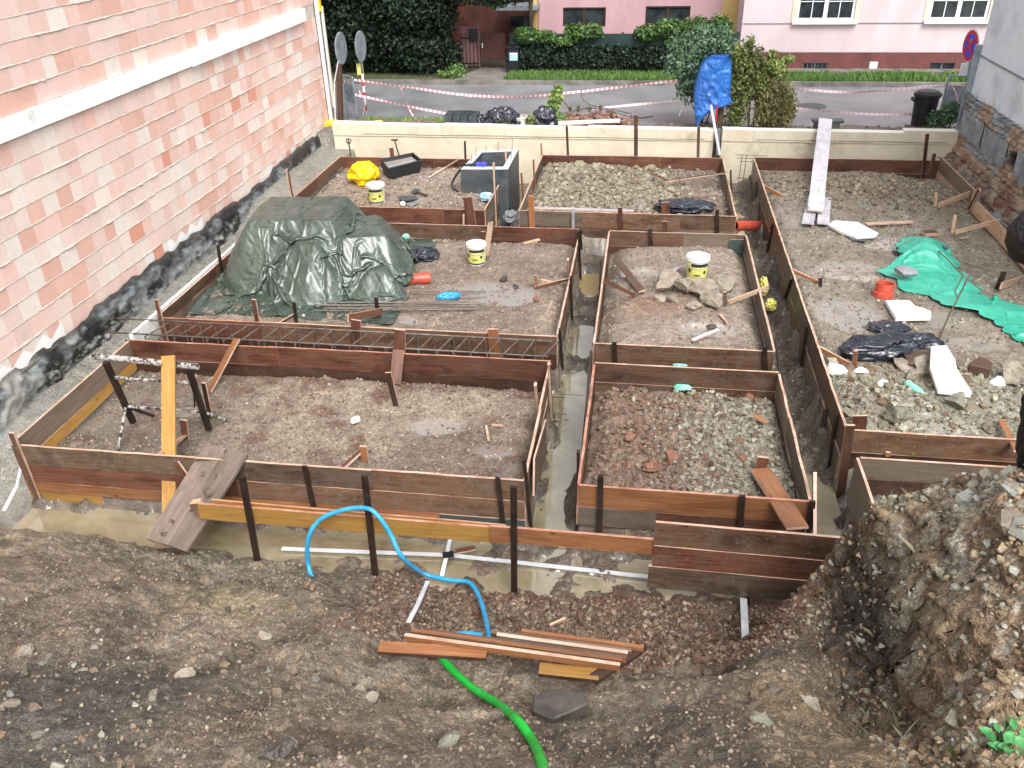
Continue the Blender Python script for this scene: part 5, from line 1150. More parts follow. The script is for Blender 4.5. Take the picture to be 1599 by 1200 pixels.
# ------------------------------------------------------------------ tarpaulins and bags
from mathutils import noise as mnoise
def drape(name, label, cat, cen, foot, zfun, mat, nr=60, nt=260, seed=1, fold=.1, parent=None):
    """cloth over a heap: foot = footprint polygon (xy), zfun(x,y,s,th)"""
    th = np.linspace(0, 2*math.pi, nt, endpoint=False); fa = np.array([[p[0]-cen[0], p[1]-cen[1]] for p in foot]); ang = np.arctan2(fa[:, 1], fa[:, 0]); R = np.hypot(fa[:, 0], fa[:, 1])
    o = np.argsort(ang); ang, R = ang[o], R[o]; Rt = np.interp(np.mod(th+math.pi, 2*math.pi)-math.pi, np.concatenate([ang-2*math.pi, ang, ang+2*math.pi]), np.concatenate([R, R, R]))
    Rt = (Rt+np.roll(Rt, 2)+np.roll(Rt, -2)+np.roll(Rt, 4)+np.roll(Rt, -4))/5
    s = np.linspace(0, 1, nr)**.8; S, T = np.meshgrid(s, th, indexing='ij'); RR = np.broadcast_to(Rt, S.shape)
    cx_, sx_ = np.cos(T), np.sin(T)
    wx = cx_*1.6+seed; wy = sx_*1.6
    f1 = ridged(cx_*3.2+seed+S*.5, sx_*3.2+S*.4, 1.6, 3); f2 = ridged(cx_*5+seed*2+S*1.0, sx_*5-S, 2.6, 2)
    k = sst(.3, .9, S); rad = S*(1+k*fold*(.9*f1+.4*f2-.5))
    x = cen[0]+cx_*RR*rad; y = cen[1]+sx_*RR*rad
    z = zfun(x, y, S, T)+fold*(.8*f1+.5*f2-.6)*k*(1-S**6)*.7+.035*ridged(x+seed, y, 2.2, 4)*(1-S**4)+.012*ridged(x, y+seed, 7, 3)+.02
    V = np.stack([x.ravel(), y.ravel(), z.ravel()], 1); i = np.arange(nr*nt).reshape(nr, nt); j = np.roll(i, -1, 1)
    Fq = np.stack([i[:-1], i[1:], j[1:], j[:-1]], -1).reshape(-1, 4)
    return tag(np_mesh(name, V, Fq, mat, None, parent, (cen[0], cen[1], -.2), smooth=True), label, cat)
zb = -.2
foot = [A(322, 482, zb), A(345, 492, zb), A(400, 489, zb), A(435, 487, zb), A(480, 489, zb), A(530, 478, zb), A(560, 471, zb), A(600, 472, zb), A(643, 472, zb), A(648, 440, zb), A(655, 410, zb), A(675, 400, zb), A(668, 388, zb), A(640, 380, zb), (-3.9, 13.05), (-4.6, 13.2), (-5.5, 13.15), (-6.2, 12.9), (-6.36, 12.2), (-6.33, 11.3), A(340, 440, zb)]
def cloth(name, label, P, nx, ny, rest, coll, mat, steps=500, stiff=2, fr=.6, sub=1, crump=.022):
    """small position based cloth: P (ny,nx,3) start, rest = length factor, coll(x,y)->height"""
    P = P.copy(); V0 = np.zeros_like(P); dt = .014
    prs = []
    for dj, di in ((0, 1), (1, 0), (1, 1), (1, -1), (0, 3), (3, 0)):
        a = (slice(0, ny-dj), slice(max(0, -di), nx-max(0, di))); b = (slice(dj, ny), slice(max(0, di), nx-max(0, -di))); L = np.linalg.norm((P[b]-P[a])*np.array([1, 1, 0]), axis=-1, keepdims=True)*rest; prs.append(((dj, di), L, max(abs(dj), abs(di)) > 1))
    for st in range(steps):
        Q = P+V0*dt; Q[..., 2] -= 9.8*dt*dt
        for it in range(stiff*3):
            for (dj, di), L, bend in prs:
                a = (slice(0, ny-dj), slice(max(0, -di), nx-max(0, di))); b = (slice(dj, ny), slice(max(0, di), nx-max(0, -di)))
                d = Q[b]-Q[a]; l = np.linalg.norm(d, axis=-1, keepdims=True)+1e-9; k = .5 if not bend else np.where(l < L, .012, .3); c = d*(k*(l-L)/l)*.9
                Q[a] += c*.5*1.0; Q[b] -= c*.5*1.0
            h = coll(Q[..., 0], Q[..., 1]); pen = h-Q[..., 2]; m = pen > 0
            e = .02; gx = (coll(Q[..., 0]+e, Q[..., 1])-h)/e; gy = (coll(Q[..., 0], Q[..., 1]+e)-h)/e if it == stiff*3-1 else None
            if it == stiff*3-1:
                nn = np.stack([-gx, -gy, np.ones_like(gx)], -1); nl = np.linalg.norm(nn, axis=-1, keepdims=True); push = np.where(m[..., None], nn/nl*(pen[..., None]/nl), 0); Q += push
                tang = (Q-P); Q = np.where(m[..., None], Q-tang*fr*np.array([1, 1, .3]), Q)
            else: Q[..., 2] = np.where(m, h, Q[..., 2])
        V0 = (Q-P)/dt*.965; P = Q
    h = coll(P[..., 0], P[..., 1]); P[..., 2] = np.maximum(P[..., 2], h+.004)
    for _ in range(sub):
        def up(A_):
            B_ = np.empty((A_.shape[0]*2-1,)+A_.shape[1:]); B_[::2] = A_; B_[1::2] = (A_[1:]+A_[:-1])/2; B_[2:-2:2] = A_[1:-1]*.75+(A_[2:]+A_[:-2])*.125; return B_
        P = up(P); P = up(P.swapaxes(0, 1)).swapaxes(0, 1)
    ny, nx = P.shape[:2]
    q1 = P[..., 0]+.8*P[..., 2]; q2 = P[..., 1]-.9*P[..., 2]; dd = crump*(ridged(q1, q2, 3.2, 3)-.3)+crump*.5*ridged(q2+4, q1*1.3, 8, 2)
    du = np.gradient(P, axis=1); dv = np.gradient(P, axis=0); nn = np.cross(du, dv); nn /= np.linalg.norm(nn, axis=-1, keepdims=True)+1e-9; nn *= np.sign(nn[..., 2:]+1e-6); P = P+nn*dd[..., None]
    o = np_mesh(name, P.reshape(-1, 3), grid_faces(nx, ny), mat, None, None, tuple(P.reshape(-1, 3).mean(0)), smooth=True); md = o.modifiers.new('s', 'SOLIDIFY'); md.thickness = .004
    return tag(o, label, 'tarpaulin')
def heap(x, y):
    z = -.19+.0*x
    def bx(cx, cy, hx, hy, top, e=.10, rot=0):
        c, s_ = math.cos(rot), math.sin(rot); u = (x-cx)*c+(y-cy)*s_; v = -(x-cx)*s_+(y-cy)*c
        d = np.maximum(np.abs(u)-hx, np.abs(v)-hy); return -.19+(top+.19)*sst(e, -e, d)
    def mesa(cx, cy, hx, hy, top, run, rot=0, p=1.0):
        c, s_ = math.cos(rot), math.sin(rot); u = (x-cx)*c+(y-cy)*s_; v = -(x-cx)*s_+(y-cy)*c
        d = np.hypot(np.maximum(np.abs(u)-hx, 0), np.maximum(np.abs(v)-hy, 0)); return -.19+(top+.19)*np.clip(1-d/run, 0, 1)**p
    z = np.maximum(z, mesa(-5.15, 11.85, .62, .52, .78, .55, .06, .8)); z = np.maximum(z, mesa(-4.15, 11.75, .30, .42, .56, .5, .35, .9)); z = np.maximum(z, mesa(-4.75, 11.25, .16, .22, .52, .55, -.3, .8))
    z = np.maximum(z, mesa(-3.75, 11.1, .12, .1, .16, .3)); z = z+.035*fbm(x, y, 3.5, 2)*sst(-.15, .2, z)
    z = np.maximum(z, -.19+.18*sst(-6.28, -6.42, x))
    return z
nx_, ny_ = 120, 118
gx_, gy_ = np.meshgrid(np.linspace(-6.34, -3.42, nx_), np.linspace(10.16, 13.10, ny_)); gz_ = heap(gx_, gy_)+.12+.10*fbm(gx_, gy_, 2.5, 4)
P0 = np.stack([gx_+.03*fbm(gx_+5, gy_, 3, 3), gy_+.03*fbm(gx_, gy_+5, 3, 3), gz_], -1)
cloth('green_tarpaulin', 'large crumpled dark green tarpaulin covering a heap beside the neighbour wall', P0, nx_, ny_, 1.5, heap, 'tarp_green', 230, 2, .6, 1, .018)
def blob(name, label, cat, c, d, mat, seed=1, amp=.25, freq=2.2, sub=5, rz=0, parent=None, group=None, cut=-.6):
    bm = bmesh.new(); bmesh.ops.create_icosphere(bm, subdivisions=sub, radius=1); R = Matrix.Rotation(rz, 3, 'Z'); c = Vector(c)
    V = []
    for v in bm.verts:
        p = v.co.copy(); q = p*freq+Vector((seed*7.1, seed*3.3, 0)); n = 0; a = 1
        for k in range(3): n += a*(1-abs(mnoise.noise(q))*3); q = q*2.0; a *= .38
        p = p*(1+amp*(n/1.75-.4)); p.z = max(p.z, cut); V.append(c+R@Vector((p.x*d[0]/2, p.y*d[1]/2, (p.z-cut)*d[2]/(1-cut))))
    F_ = np.array([[v.index for v in f.verts] for f in bm.faces]); bm.free()
    o = np_mesh(name, np.array(V), F_, mat, None, parent, c, smooth=True); return tag(o, label, cat, group)
blob('black_bag', 'crumpled black bags half buried at the right corner of the green tarpaulin', 'bag', A(655, 402, -.2), (.62, .5, .14), 'blackbag', 4, .4, 1.7)
blob('black_bag', 'long shiny black plastic bag lying left of the rebar hook on the wide right box', 'bag', A(1372, 553, -.22), (1.0, .5, .26), 'blackbag', 5, .3, 1.4, rz=.25)
blob('black_bag', 'smaller black plastic bag joined to the rebar hook on the wide right box', 'bag', A(1432, 545, -.22), (.62, .36, .2), 'blackbag', 6, .3, 1.5, rz=.2)
blob('black_bag', 'flat grey black plastic scrap behind the long shiny bag', 'bag', A(1388, 515, -.22), (.5, .35, .08), 'blackbag', 8, .4, 1.6)
blob('black_sheet', 'crumpled dark plastic sheet on the clay in the far middle box', 'plastic sheet', A(1070, 326, -.16), (1.05, .62, .14), 'blackbag', 9, .4, 1.7)
blob('blue_bag', 'light blue plastic bag at the right edge of the far left box', 'bag', A(760, 312, -.15), (.26, .22, .14), 'sticker', 10, .4, 1.6)
blob('silver_wrap', 'crumpled silver wrapping in the gap at the foot of the concrete shaft', 'wrapping', A(798, 345, -.6), (.3, .4, .2), 'concrete', 11, .4, 1.6)
blob('yellow_net', 'yellow mesh scrap in the trench nearest the rocks', 'netting', A(1191, 455, -.6), (.14, .36, .22), 'yellow', 12, .5, 2.2); blob('yellow_net', 'lower yellow mesh scrap in the right trench', 'netting', A(1203, 482, -.62), (.16, .2, .15), 'yellow', 13, .5, 2.2)
blob('yellow_sheet', 'bright yellow crumpled plastic sheet on the gravel in the far left box', 'plastic sheet', A(569, 285, -.15), (.62, .55, .42), 'yellow_sheet', 14, .35, 1.3)
for k, (px, py, dx, dy, dz, lab) in enumerate(((1303, 577, .36, .26, .12, 'white foam block just left of the short upright stake'), (1343, 577, .34, .22, .08, 'flat white foam piece right of the short upright stake'), (1378, 600, .26, .18, .1, 'ragged white foam lump above the turquoise bottle'),
        (1402, 566, .1, .08, .06, 'tiny white foam crumb beside the brown slab'), (1523, 575, .16, .12, .07, 'small white foam crumb below the brown slab'), (1558, 596, .26, .2, .1, 'white foam chunk near the black trunk'), (556, 655, .18, .16, .07, 'white foam scrap in the middle of the nearest box'),
        (630, 318, .15, .12, .12, 'white lump beside the roof tile scraps'))):
    m = MB(); m.rock(A(px, py+4, -.22 if px > 900 else -.33 if py > 600 else -.12)+P3((0, 0, dz*.4)), (dx*.8, dy*.8, dz*.9), 100+k, rz=k*.7); tag(m.build('foam_scrap', 'foam'), lab, 'foam')
def slab(name, label, cat, pts, z0, t, mat, dz=None):
    m = MB(); q = [A(px, py, z0+t) for px, py in pts]; dz = dz or [0]*len(q)
    m.prism([(p.x, p.y, d) for p, d in zip(q, dz)], z0, z0+t); o = m.build(name, mat); bv = o.modifiers.new('b', 'BEVEL'); bv.width = .006; bv.segments = 1; return tag(o, label, cat)
slab('foam_slab', 'large white foam slab leaning on rubble at the near end of the wide right box', 'foam', [(1450, 556), (1474, 555), (1488, 572), (1492, 585), (1518, 612), (1515, 616), (1465, 610), (1450, 582)], -.14, .05, 'foam', [.14, .14, .1, .08, 0, 0, 0, .08])
slab('foam_slab', 'flat white foam slab with a notch beside the orange red pipe collar', 'foam', [(1383, 469), (1420, 469), (1430, 478), (1445, 482), (1454, 486), (1454, 495), (1399, 496)], -.2, .06, 'foam')
slab('foam_slab', 'white foam slab on the wet ground at the foot of the silvery ramp', 'foam', [(1293, 350), (1303, 344), (1340, 347), (1372, 364), (1366, 368), (1338, 370), (1310, 360)], -.18, .05, 'foam')
slab('dark_tile', 'dark flat piece beside the white foam slab near the ramp', 'tile', [(1322, 368), (1353, 370), (1352, 376), (1330, 374)], -.2, .03, 'concrete_dark')
slab('roof_tile', 'upper grey slate scrap beside the white bucket in the far left box', 'slate', [(622, 306), (648, 305), (652, 309), (628, 313)], -.1, .04, 'concrete_dark'); slab('roof_tile', 'lower grey slate scrap by the edge of the far left box', 'slate', [(634, 318), (652, 313), (655, 316), (640, 322)], -.14, .03, 'concrete')
slab('brown_slab', 'brown flat sandstone slab behind the white foam slab', 'stone', [(1410, 551), (1440, 545), (1458, 550), (1450, 566), (1420, 568)], -.2, .09, 'wood_brown'); slab('brown_slab', 'brown brick shaped stone to the right of the big white foam slab', 'stone', [(1515, 566), (1530, 556), (1550, 566), (1548, 577), (1515, 570)], -.2, .12, 'wood_brown')
# strip cloth
def strip_cloth(name, label, cat, U, L, zf, mat, nu=130, nv=46, seed=2):
    U = smooth_path([A(*p, -.18) for p in U], 12); L = smooth_path([A(*p, -.18) for p in L], 12)
    def rs(P, n): 
        a = np.array([p[:] for p in P]); d = np.concatenate([[0], np.cumsum(np.linalg.norm(np.diff(a, axis=0), axis=1))]); t = np.linspace(0, d[-1], n); return np.stack([np.interp(t, d, a[:, k]) for k in range(3)], 1)
    u = rs(U, nu); l = rs(L, nu); v = np.linspace(0, 1, nv)[:, None, None]; Pt = u[None]*(1-v)+l[None]*v; t = np.linspace(0, 1, nu)[None, :]*np.ones((nv, 1)); vv = v[:, :, 0]*np.ones((1, nu))
    hc = A(1445, 392, -.1)
    col_ = lambda x, y: -.20+.30*np.exp(-((x-hc.x)/.32)**2-((y-hc.y)/.38)**2)+.05*np.exp(-((x-4.6)/.4)**2-((y-11.3)/.3)**2)
    P0 = Pt.copy(); P0[..., 2] = col_(P0[..., 0], P0[..., 1])+.05+.05*fbm(P0[..., 0], P0[..., 1], 4, 4)
    return cloth(name, label, P0, nu, nv, 1.32, col_, mat, 110, 2, .6, 1, .012)
strip_cloth('turquoise_tarpaulin', 'turquoise green tarpaulin spread over the wide right box and weighed down with a stone', 'tarpaulin', [(1371, 421), (1398, 402), (1402, 384), (1432, 376), (1468, 384), (1480, 398), (1510, 425), (1545, 460), (1580, 475), (1640, 492)],
            [(1374, 424), (1400, 436), (1410, 447), (1440, 455), (1475, 470), (1505, 478), (1520, 483), (1545, 500), (1575, 520), (1640, 560)], lambda t, v: .30*np.exp(-((t-.36)/.13)**2)*np.exp(-((v-.3)/.4)**2)+.07*np.exp(-((t-.75)/.2)**2), 'tarp_teal')
m = MB(); m.rock(A(1415, 425, -.06), (.34, .3, .14), 55, .3); tag(m.build('stone', 'concrete'), 'flat grey stone weighing down the turquoise tarpaulin', 'stone')
m = MB(); m.rock(A(1474, 386, .0), (.12, .12, .08), 56, .3); tag(m.build('stone', 'concrete_dark'), 'small dark stone on the far corner of the turquoise tarpaulin', 'stone')
# rocks
for k, (px, py, s, lab, dz, mt) in enumerate(((1040, 455, .42, 'largest angular broken rock, leftmost of the heap in the middle box', 1, 'rock'), (1072, 457, .42, 'broken rock second from the left in the middle box heap', .8, 'rock'), (1095, 464, .46, 'long tilted broken rock in the centre of the middle box heap', .8, 'rock'),
        (1127, 452, .42, 'broad broken rock at the right of the middle box heap', .7, 'rock'), (1112, 478, .38, 'angular broken rock nearest the camera in the middle box heap', .8, 'rock'), (1085, 482, .26, 'small broken rock in front of the middle box heap', .6, 'rock'), (1030, 470, .2, 'small stone left in front of the middle box heap', .7, 'rock'), (1052, 474, .2, 'small stone before the largest broken rock', .7, 'rock'),
        (1440, 578, .34, 'rough grey rock left of the large white foam slab', .6, 'rock'), (1412, 575, .3, 'rough rock under the brown slab by the black bags', .6, 'rock'), (1425, 592, .3, 'low rock right behind the turquoise bottle', .5, 'rock'), (1506, 575, .3, 'rough rock between the foam slab and the brown brick stone', .6, 'rock'), (1580, 594, .42, 'broad grey boulder beside the black trunk', .6, 'rock'),
        (1300+192, 636, .32, 'grey clod with a dark hollow below the large foam slab', .7, 'clay'), (1400, 655, .36, 'large grey clay clod near the front board of the right box', .6, 'clay'), (1020, 735, .22, 'red brown angular clod in the near middle box', .7, 'redrock'), (1048, 720, .2, 'second red brown clod in the near middle box', .6, 'redrock'), (985, 690, .18, 'red grey stone left in the near middle box', .6, 'redrock'), (1170, 622, .22, 'small reddish stone at the far right of the near middle box', .6, 'redrock'),
        (1430, 400, .2, 'brown clod on the wet ground behind the turquoise tarpaulin', .6, 'rock'), (788, 440, .16, 'dark pointed stone beside the long puddle', .8, 'dark'), (805, 450, .1, 'little dark stone right of the long puddle', .7, 'dark'), (1112, 506, .16, 'flat dark stone in front of the rocks', .4, 'dark'), (838, 470, .13, 'pink brick chip near the right side of the tarpaulin box', .6, 'redrock'),
        (474, 495, .1, 'white stone in front of the green tarpaulin', .6, 'foam'), (649, 283+10, .01, '', 1, 'dark'))):
    if s < .05: continue
    if k == 0:
        M['rock'] = m_noise('pale_broken_rock', hexc(120, 110, 96), hexc(164, 154, 138), 5, .6, .012, 22, detail=9); M['clay'] = m_noise('grey_clay', hexc(108, 106, 92), hexc(134, 132, 118), 5, .55, .02, 16)
        M['redrock'] = m_noise('red_clay_rock', hexc(116, 78, 62), hexc(146, 106, 86), 5, .6, .01, 22); M['dark'] = m_noise('dark_stone', hexc(60, 54, 50), hexc(90, 84, 78), 5, .5, .01, 22)
    zz = hz(*A(px, py, -.2)[:2]); p = A(px, py, zz); zz = hz(p.x, p.y); m = MB(); m.rock((p.x, p.y, zz+s*dz*.32), (s*.92, s*.72, s*dz*.85), 200+k, rz=k*1.3, n=4); tag(m.build('rock', mt), lab, 'rock')
# ------------------------------------------------------------------ buckets, tub, pipes, bottles
def bucket(label, px, py, z, hh, r, labelled=True, content='concrete', tilt=None, blue=False):
    p = A(px, py, z); b = thing('bucket', p, label, 'bucket', 'white plastic buckets')
    m = MB(); m.lathe(p, [(0, .005), (r*.82, .005), (r*.84, 0), (r, hh*.86), (r*1.06, hh*.87), (r*1.06, hh*.92), (r*1.0, hh*.92), (r*1.03, hh), (r*.96, hh), (r*.93, hh*.88), (r*.80, .02)], 28); m.build('body', 'bucket', b, smooth=False)
    if content: m = MB(); m.lathe(p, [(0, hh*.9 if content == 'bucket' else hh*.8), (r*.94, hh*.9 if content == 'bucket' else hh*.8)], 28); m.build('content', content, b)
    m = MB(); m.tube([p+Vector((r*1.07*math.cos(t), r*1.07*math.sin(t)*.9-.01, hh*.84-.09*math.sin(t-math.pi))) for t in np.linspace(math.pi, 2*math.pi, 14)], .004, 5); m.build('handle', 'steel_grey', b)
    if labelled:
        rr = lambda z_: r*(.84+.16*z_/(hh*.86))+.002
        for (a0, a1, z0, z1, mt) in ((-2.9, -.3, .16, .80, 'yellow'), (-2.9, -.3, .06, .13, 'dark_print'), (-2.2, -.5, .66, .80, 'dark_print')):
            m = MB(); n = 14; o_ = .001 if mt == 'dark_print' else 0
            for i in range(n+1):
                t = a0+(a1-a0)*i/n
                for zz in (z0*hh, z1*hh): q = rr(zz)+o_; m.v.append(p+Vector((q*math.cos(t), q*math.sin(t), zz)))
            for i in range(n): m.face([2*i, 2*i+2, 2*i+3, 2*i+1])
            m.build('print', mt, b)
        for k, (t0, t1, z0, z1) in enumerate(((-2.5, -2.25, .40, .56), (-1.9, -1.3, .28, .34), (-1.0, -.75, .36, .5))):
            m = MB(); 
            for t in (t0, (t0+t1)/2, t1):
                for zz in (z0*hh, z1*hh): q = rr(zz)+.0018; m.v.append(p+Vector((q*math.cos(t), q*math.sin(t), zz)))
            for i in range(2): m.face([2*i, 2*i+2, 2*i+3, 2*i+1])
            m.build('print', 'dark_print', b)
    return b
bucket('lidded white bucket with worn yellow print in the box with the green tarpaulin', 745, 411, -.2, .34, .155, content='bucket')
bucket('white bucket with yellow print standing behind the broken rocks', 1087, 436, -.10, .37, .165, content='concrete_top')
bucket('white bucket with yellow print in the far left box beside the slate scraps', 589, 316, -.16, .36, .17, content='concrete_top')
t = thing('mixing_tub', A(628, 275, -.12), 'tilted black plastic mortar tub in the far left box', 'tub')
q = [AY(594, 250, 16.4), AY(644, 239, 17.0), AY(658, 250, 16.75), AY(609, 263, 16.1)]  # rim
q[0].z = .10; q[1].z = .20; q[2].z = .14; q[3].z = .04
q = [A(594, 250, .16), A(644, 240, .22), A(658, 251, .16), A(607, 264, .10)]; cen = sum(q, Vector())/4; bt = [cen+(v-cen)*.84-Vector((0, .06, .34)) for v in q]
M['tub'] = m_noise('black_rubber_tub', (.006, .006, .007), (.015, .015, .017), 5, .45)
m = MB(); m.v = q+bt; m.face([4, 5, 6, 7])
for i in range(4): j = (i+1) % 4; m.face([i, 4+i, 4+j, j])
m.build('body', 'tub', t, solid=.012)
m = MB(); m.tube(smooth_path([q[0].lerp(q[1], .05), q[0].lerp(q[1], .95), q[1].lerp(q[2], .1), q[1].lerp(q[2], .9), q[2].lerp(q[3], .05), q[2].lerp(q[3], .95), q[3].lerp(q[0], .1), q[3].lerp(q[0], .9), q[0].lerp(q[1], .05)], 4), .02, 6); m.build('rim', 'black_plastic', t)
m = MB(); m.v = [cen+(v-cen)*.95-Vector((0, .01, .06)) for v in q]; m.face([0, 1, 2, 3]); m.build('rainwater', 'puddle', t)
def pipe(label, p0, p1, r, mat, name='drain_pipe', t=.008, socket=False):
    p0 = Vector(p0); p1 = Vector(p1); L = (p1-p0).length; root = thing(name, p0, label, 'pipe', None); prof = [(r, 0), (r, L), (r-t, L), (r-t, 0), (r, 0)]
    m = MB(); m.lathe(p0, prof, 26, ax=(p1-p0)); m.build('tube', mat, root, smooth=False)
    if socket: m = MB(); m.lathe(p0, [(r+.001, .0), (r+.016, 0), (r+.016, L*.35), (r+.001, L*.4)], 26, ax=(p1-p0)); m.build('socket', mat, root)
    return root
pipe('orange red drain pipe crossing the trench right of the far middle box', A(1146, 353, -.28), AX(1196, 353, 2.36), .09, 'pvc_red')
pipe('short orange red pipe poking out from under the green tarpaulin', A(620, 437, -.12), A(672, 434, -.12), .085, 'pvc_red')
p_ = A(1378, 463, -.22); pipe('upright orange red pipe collar standing beside the notched foam slab', p_, p_+P3((.01, .02, .2)), .125, 'pvc_red', 'pipe_collar', .01, True)
p_ = A(1080, 812, -.45); b = thing('drain_pipe', p_, 'white wrapped drain pipe end poking through the front of the near middle box', 'pipe')
m = MB(); m.lathe(p_+P3((0, .08, .0)), [(.001, -.14), (.10, -.14), (.11, 0), (.11, .2)], 20, ax=(0, 1, 0)); m.build('tube', 'foam', b)
m = MB(); m.lathe(p_+P3((0, -.065, -.02)), [(.06, 0), (.085, 0), (.085, .012), (.06, .012)], 20, ax=(0, 1, 0)); m.build('socket_ring', 'pvc_red', b)
blob('blue_glove', 'blue glove lying on the steel bars by the puddle', 'glove', A(701, 466, -.17), (.34, .13, .09), 'blue_pipe', 15, .4, 3, rz=.3)
M['teal_glass'] = m_noise('turquoise_bottle_plastic', hexc(120, 204, 184), hexc(160, 224, 208), 5, .25)
p0 = A(1416, 598, -.15); p1 = A(1448, 624, -.17); b = thing('plastic_bottle', p0, 'empty turquoise plastic bottle lying left below the large foam slab', 'bottle')
m = MB(); L = (p1-p0).length; m.lathe(p0, [(0, 0), (.04, 0), (.048, .02), (.046, L*.3), (.05, L*.35), (.048, L*.65), (.03, L*.85), (.014, L*.93), (.014, L)], 16, ax=(p1-p0)); m.build('body', 'teal_glass', b, smooth=True)
m = MB(); m.lathe(p1, [(.017, -.01), (.017, .02), (0, .02)], 12, ax=(p1-p0)); m.build('cap', 'blue_pipe', b)
blob('paper_scrap', 'pale turquoise foil scrap at the front edge between two middle boxes', 'scrap', A(1062, 572, -.2), (.18, .05, .03), 'teal_glass', 17, .4, 3)
blob('paper_scrap', 'pale blue foil scrap just inside the near middle box', 'scrap', A(1066, 607, -.27), (.2, .12, .05), 'teal_glass', 18, .5, 3)
blob('paper_scrap', 'green scrap at the right edge of the tarpaulin heap', 'scrap', A(634, 372, -.05), (.12, .1, .07), 'teal_glass', 19, .4, 3)
# concrete shaft
b = thing('concrete_shaft', (-2.95, 16.4, -.9), 'open square grey concrete block shaft between the two far boxes', 'shaft')
T0, T1, T2, T3 = A(719, 265, .3), A(793, 265, .3), A(810, 233, .3), A(748, 235, .3); cc = (T0+T1+T2+T3)/4
In = [cc+(v-cc)*k for v, k in ((T0, .72), (T1, .72), (T2, .74), (T3, .74))]
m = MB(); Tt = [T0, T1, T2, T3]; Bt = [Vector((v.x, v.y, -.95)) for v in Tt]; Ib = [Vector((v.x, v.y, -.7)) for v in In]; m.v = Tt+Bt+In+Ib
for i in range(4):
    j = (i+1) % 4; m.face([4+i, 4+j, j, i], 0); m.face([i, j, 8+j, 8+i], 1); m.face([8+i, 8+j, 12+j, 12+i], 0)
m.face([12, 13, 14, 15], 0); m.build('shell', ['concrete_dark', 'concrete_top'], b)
for k in range(7):
    p_ = [T3.lerp(T2, .15), T3.lerp(T2, .5), T3.lerp(T2, .9), T0.lerp(T3, .4), T0.lerp(T3, .7), T0.lerp(T1, .45), T1.lerp(T2, .5)][k]; p_ = p_.lerp(cc, .12)
    m = MB(); m.tube([p_-P3((0, 0, .05)), p_+P3((.01, 0, .12+.06*(k % 3)))], .006, 5); m.build('starter_bar', 'rebar', b)
m = MB(); m.tube(smooth_path([A(716, 300, -.15), AY(709, 283, 15.9)+P3((0, -.2, 0)), AY(722, 262, 15.8), A(738, 257, .33), A(748, 257, .33)], 8), .022, 8); tag(m.build('black_hose', 'black_plastic', smooth=True), 'black hose bending up over the rim of the concrete shaft', 'hose')
m = MB(); m.lathe(A(744, 257, .335), [(0, 0), (.045, 0), (.045, .16), (.03, .2), (0, .2)], 12, ax=(1, .05, .02)); tag(m.build('pump_coupling', 'signblue'), 'blue coupling at the end of the black hose on the shaft rim', 'coupling')
# shovels
def shovel(label, top, foot, dgrip, name='shovel'):
    b = thing(name, foot, label, 'shovel'); m = MB(); m.tube([top, foot], .017, 7); m.build('shaft', 'wood_brown' if 0 else 'bark', b, smooth=True)
    top = Vector(top)
    if dgrip == 'T': m = MB(); m.tube([top+P3((-.07, 0, 0)), top+P3((.07, 0, 0))], .018, 7); m.build('grip', 'black_plastic', b)
    elif dgrip == 'D': m = MB(); m.tube([top-P3((0, 0, .1)), top+P3((-.06, 0, -.02)), top+P3((-.05, 0, .02)), top+P3((.05, 0, .02)), top+P3((.06, 0, -.02)), top-P3((0, 0, .1))], .012, 6); m.build('grip', 'black_plastic', b)
    return b
s1 = shovel('shovel with a T handle leaning behind the black mixing tub', AY(616, 219, 17.9), AY(624, 246, 17.6), 'T'); s2 = shovel('shovel with a D handle leaning at the left end of the cream wall', AY(544, 219, 17.9), AY(548, 245, 17.6), 'D')
b = thing('shovel', A(670, 279, -.1), 'shovel lying on the gravel with its handle resting on the rear board', 'shovel')
m = MB(); m.tube([A(669, 278, -.08), AY(715, 250, 17.3)], .018, 7); m.build('shaft', 'edge', b, smooth=True)
m = MB(); p_ = A(666, 279, -.11); m.prism([(p_.x-.16, p_.y-.05), (p_.x-.1, p_.y-.12), (p_.x+.12, p_.y-.1), (p_.x+.14, p_.y+.1), (p_.x-.1, p_.y+.1)], -.12, -.105); m.build('blade', 'dirt_steel', b)
b = thing('shovel', A(655, 300, -.1), 'worn trowel stuck in the gravel in the middle of the far left box', 'trowel')
m = MB(); p_ = A(651, 299, -.1); m.prism([(p_.x-.1, p_.y-.08), (p_.x+.02, p_.y-.12), (p_.x+.05, p_.y+.1), (p_.x-.08, p_.y+.12)], -.1, -.09); m.build('blade', 'concrete_dark', b); m = MB(); m.tube([p_, p_+P3((.25, -.2, -.02))], .02, 6); m.build('shaft', 'bark', b)

# ------------------------------------------------------------------ trestle
b = thing('steel_trestle', (-5.2, 7.3, -.35), 'mortar spattered steel trestle standing in the nearest left box', 'trestle')
tl, tr_ = A(143, 556, .6), A(309, 573, .6); m = MB(); m.tube([tl, tr_], .036, 10); m.build('top_bar', 'dirt_steel', b)
ll, lr = A(165, 566, .57), A(295, 577, .57); fl, fr = A(208, 660, -.32), A(326, 671, -.32); bl_, br_ = A(184, 705, -.36), A(314, 690, -.36)
m = MB(); m.board(ll, fl, .06, .05, up=(1, 0, 0), top_at=False); m.build('leg', ['rust', 'rust'], b); m = MB(); m.board(lr, fr, .06, .05, up=(1, 0, 0), top_at=False); m.build('leg', ['rust', 'rust'], b)
ml, mr = ll.lerp(fl, .24), lr.lerp(fr, .22); m = MB(); m.tube([ml, mr], .02, 8); m.build('rail', 'dirt_steel', b)
kl, kr = ll.lerp(fl, .72), lr.lerp(fr, .7); m = MB(); m.tube([kl, kr], .018, 8); m.build('rail', 'dirt_steel', b)
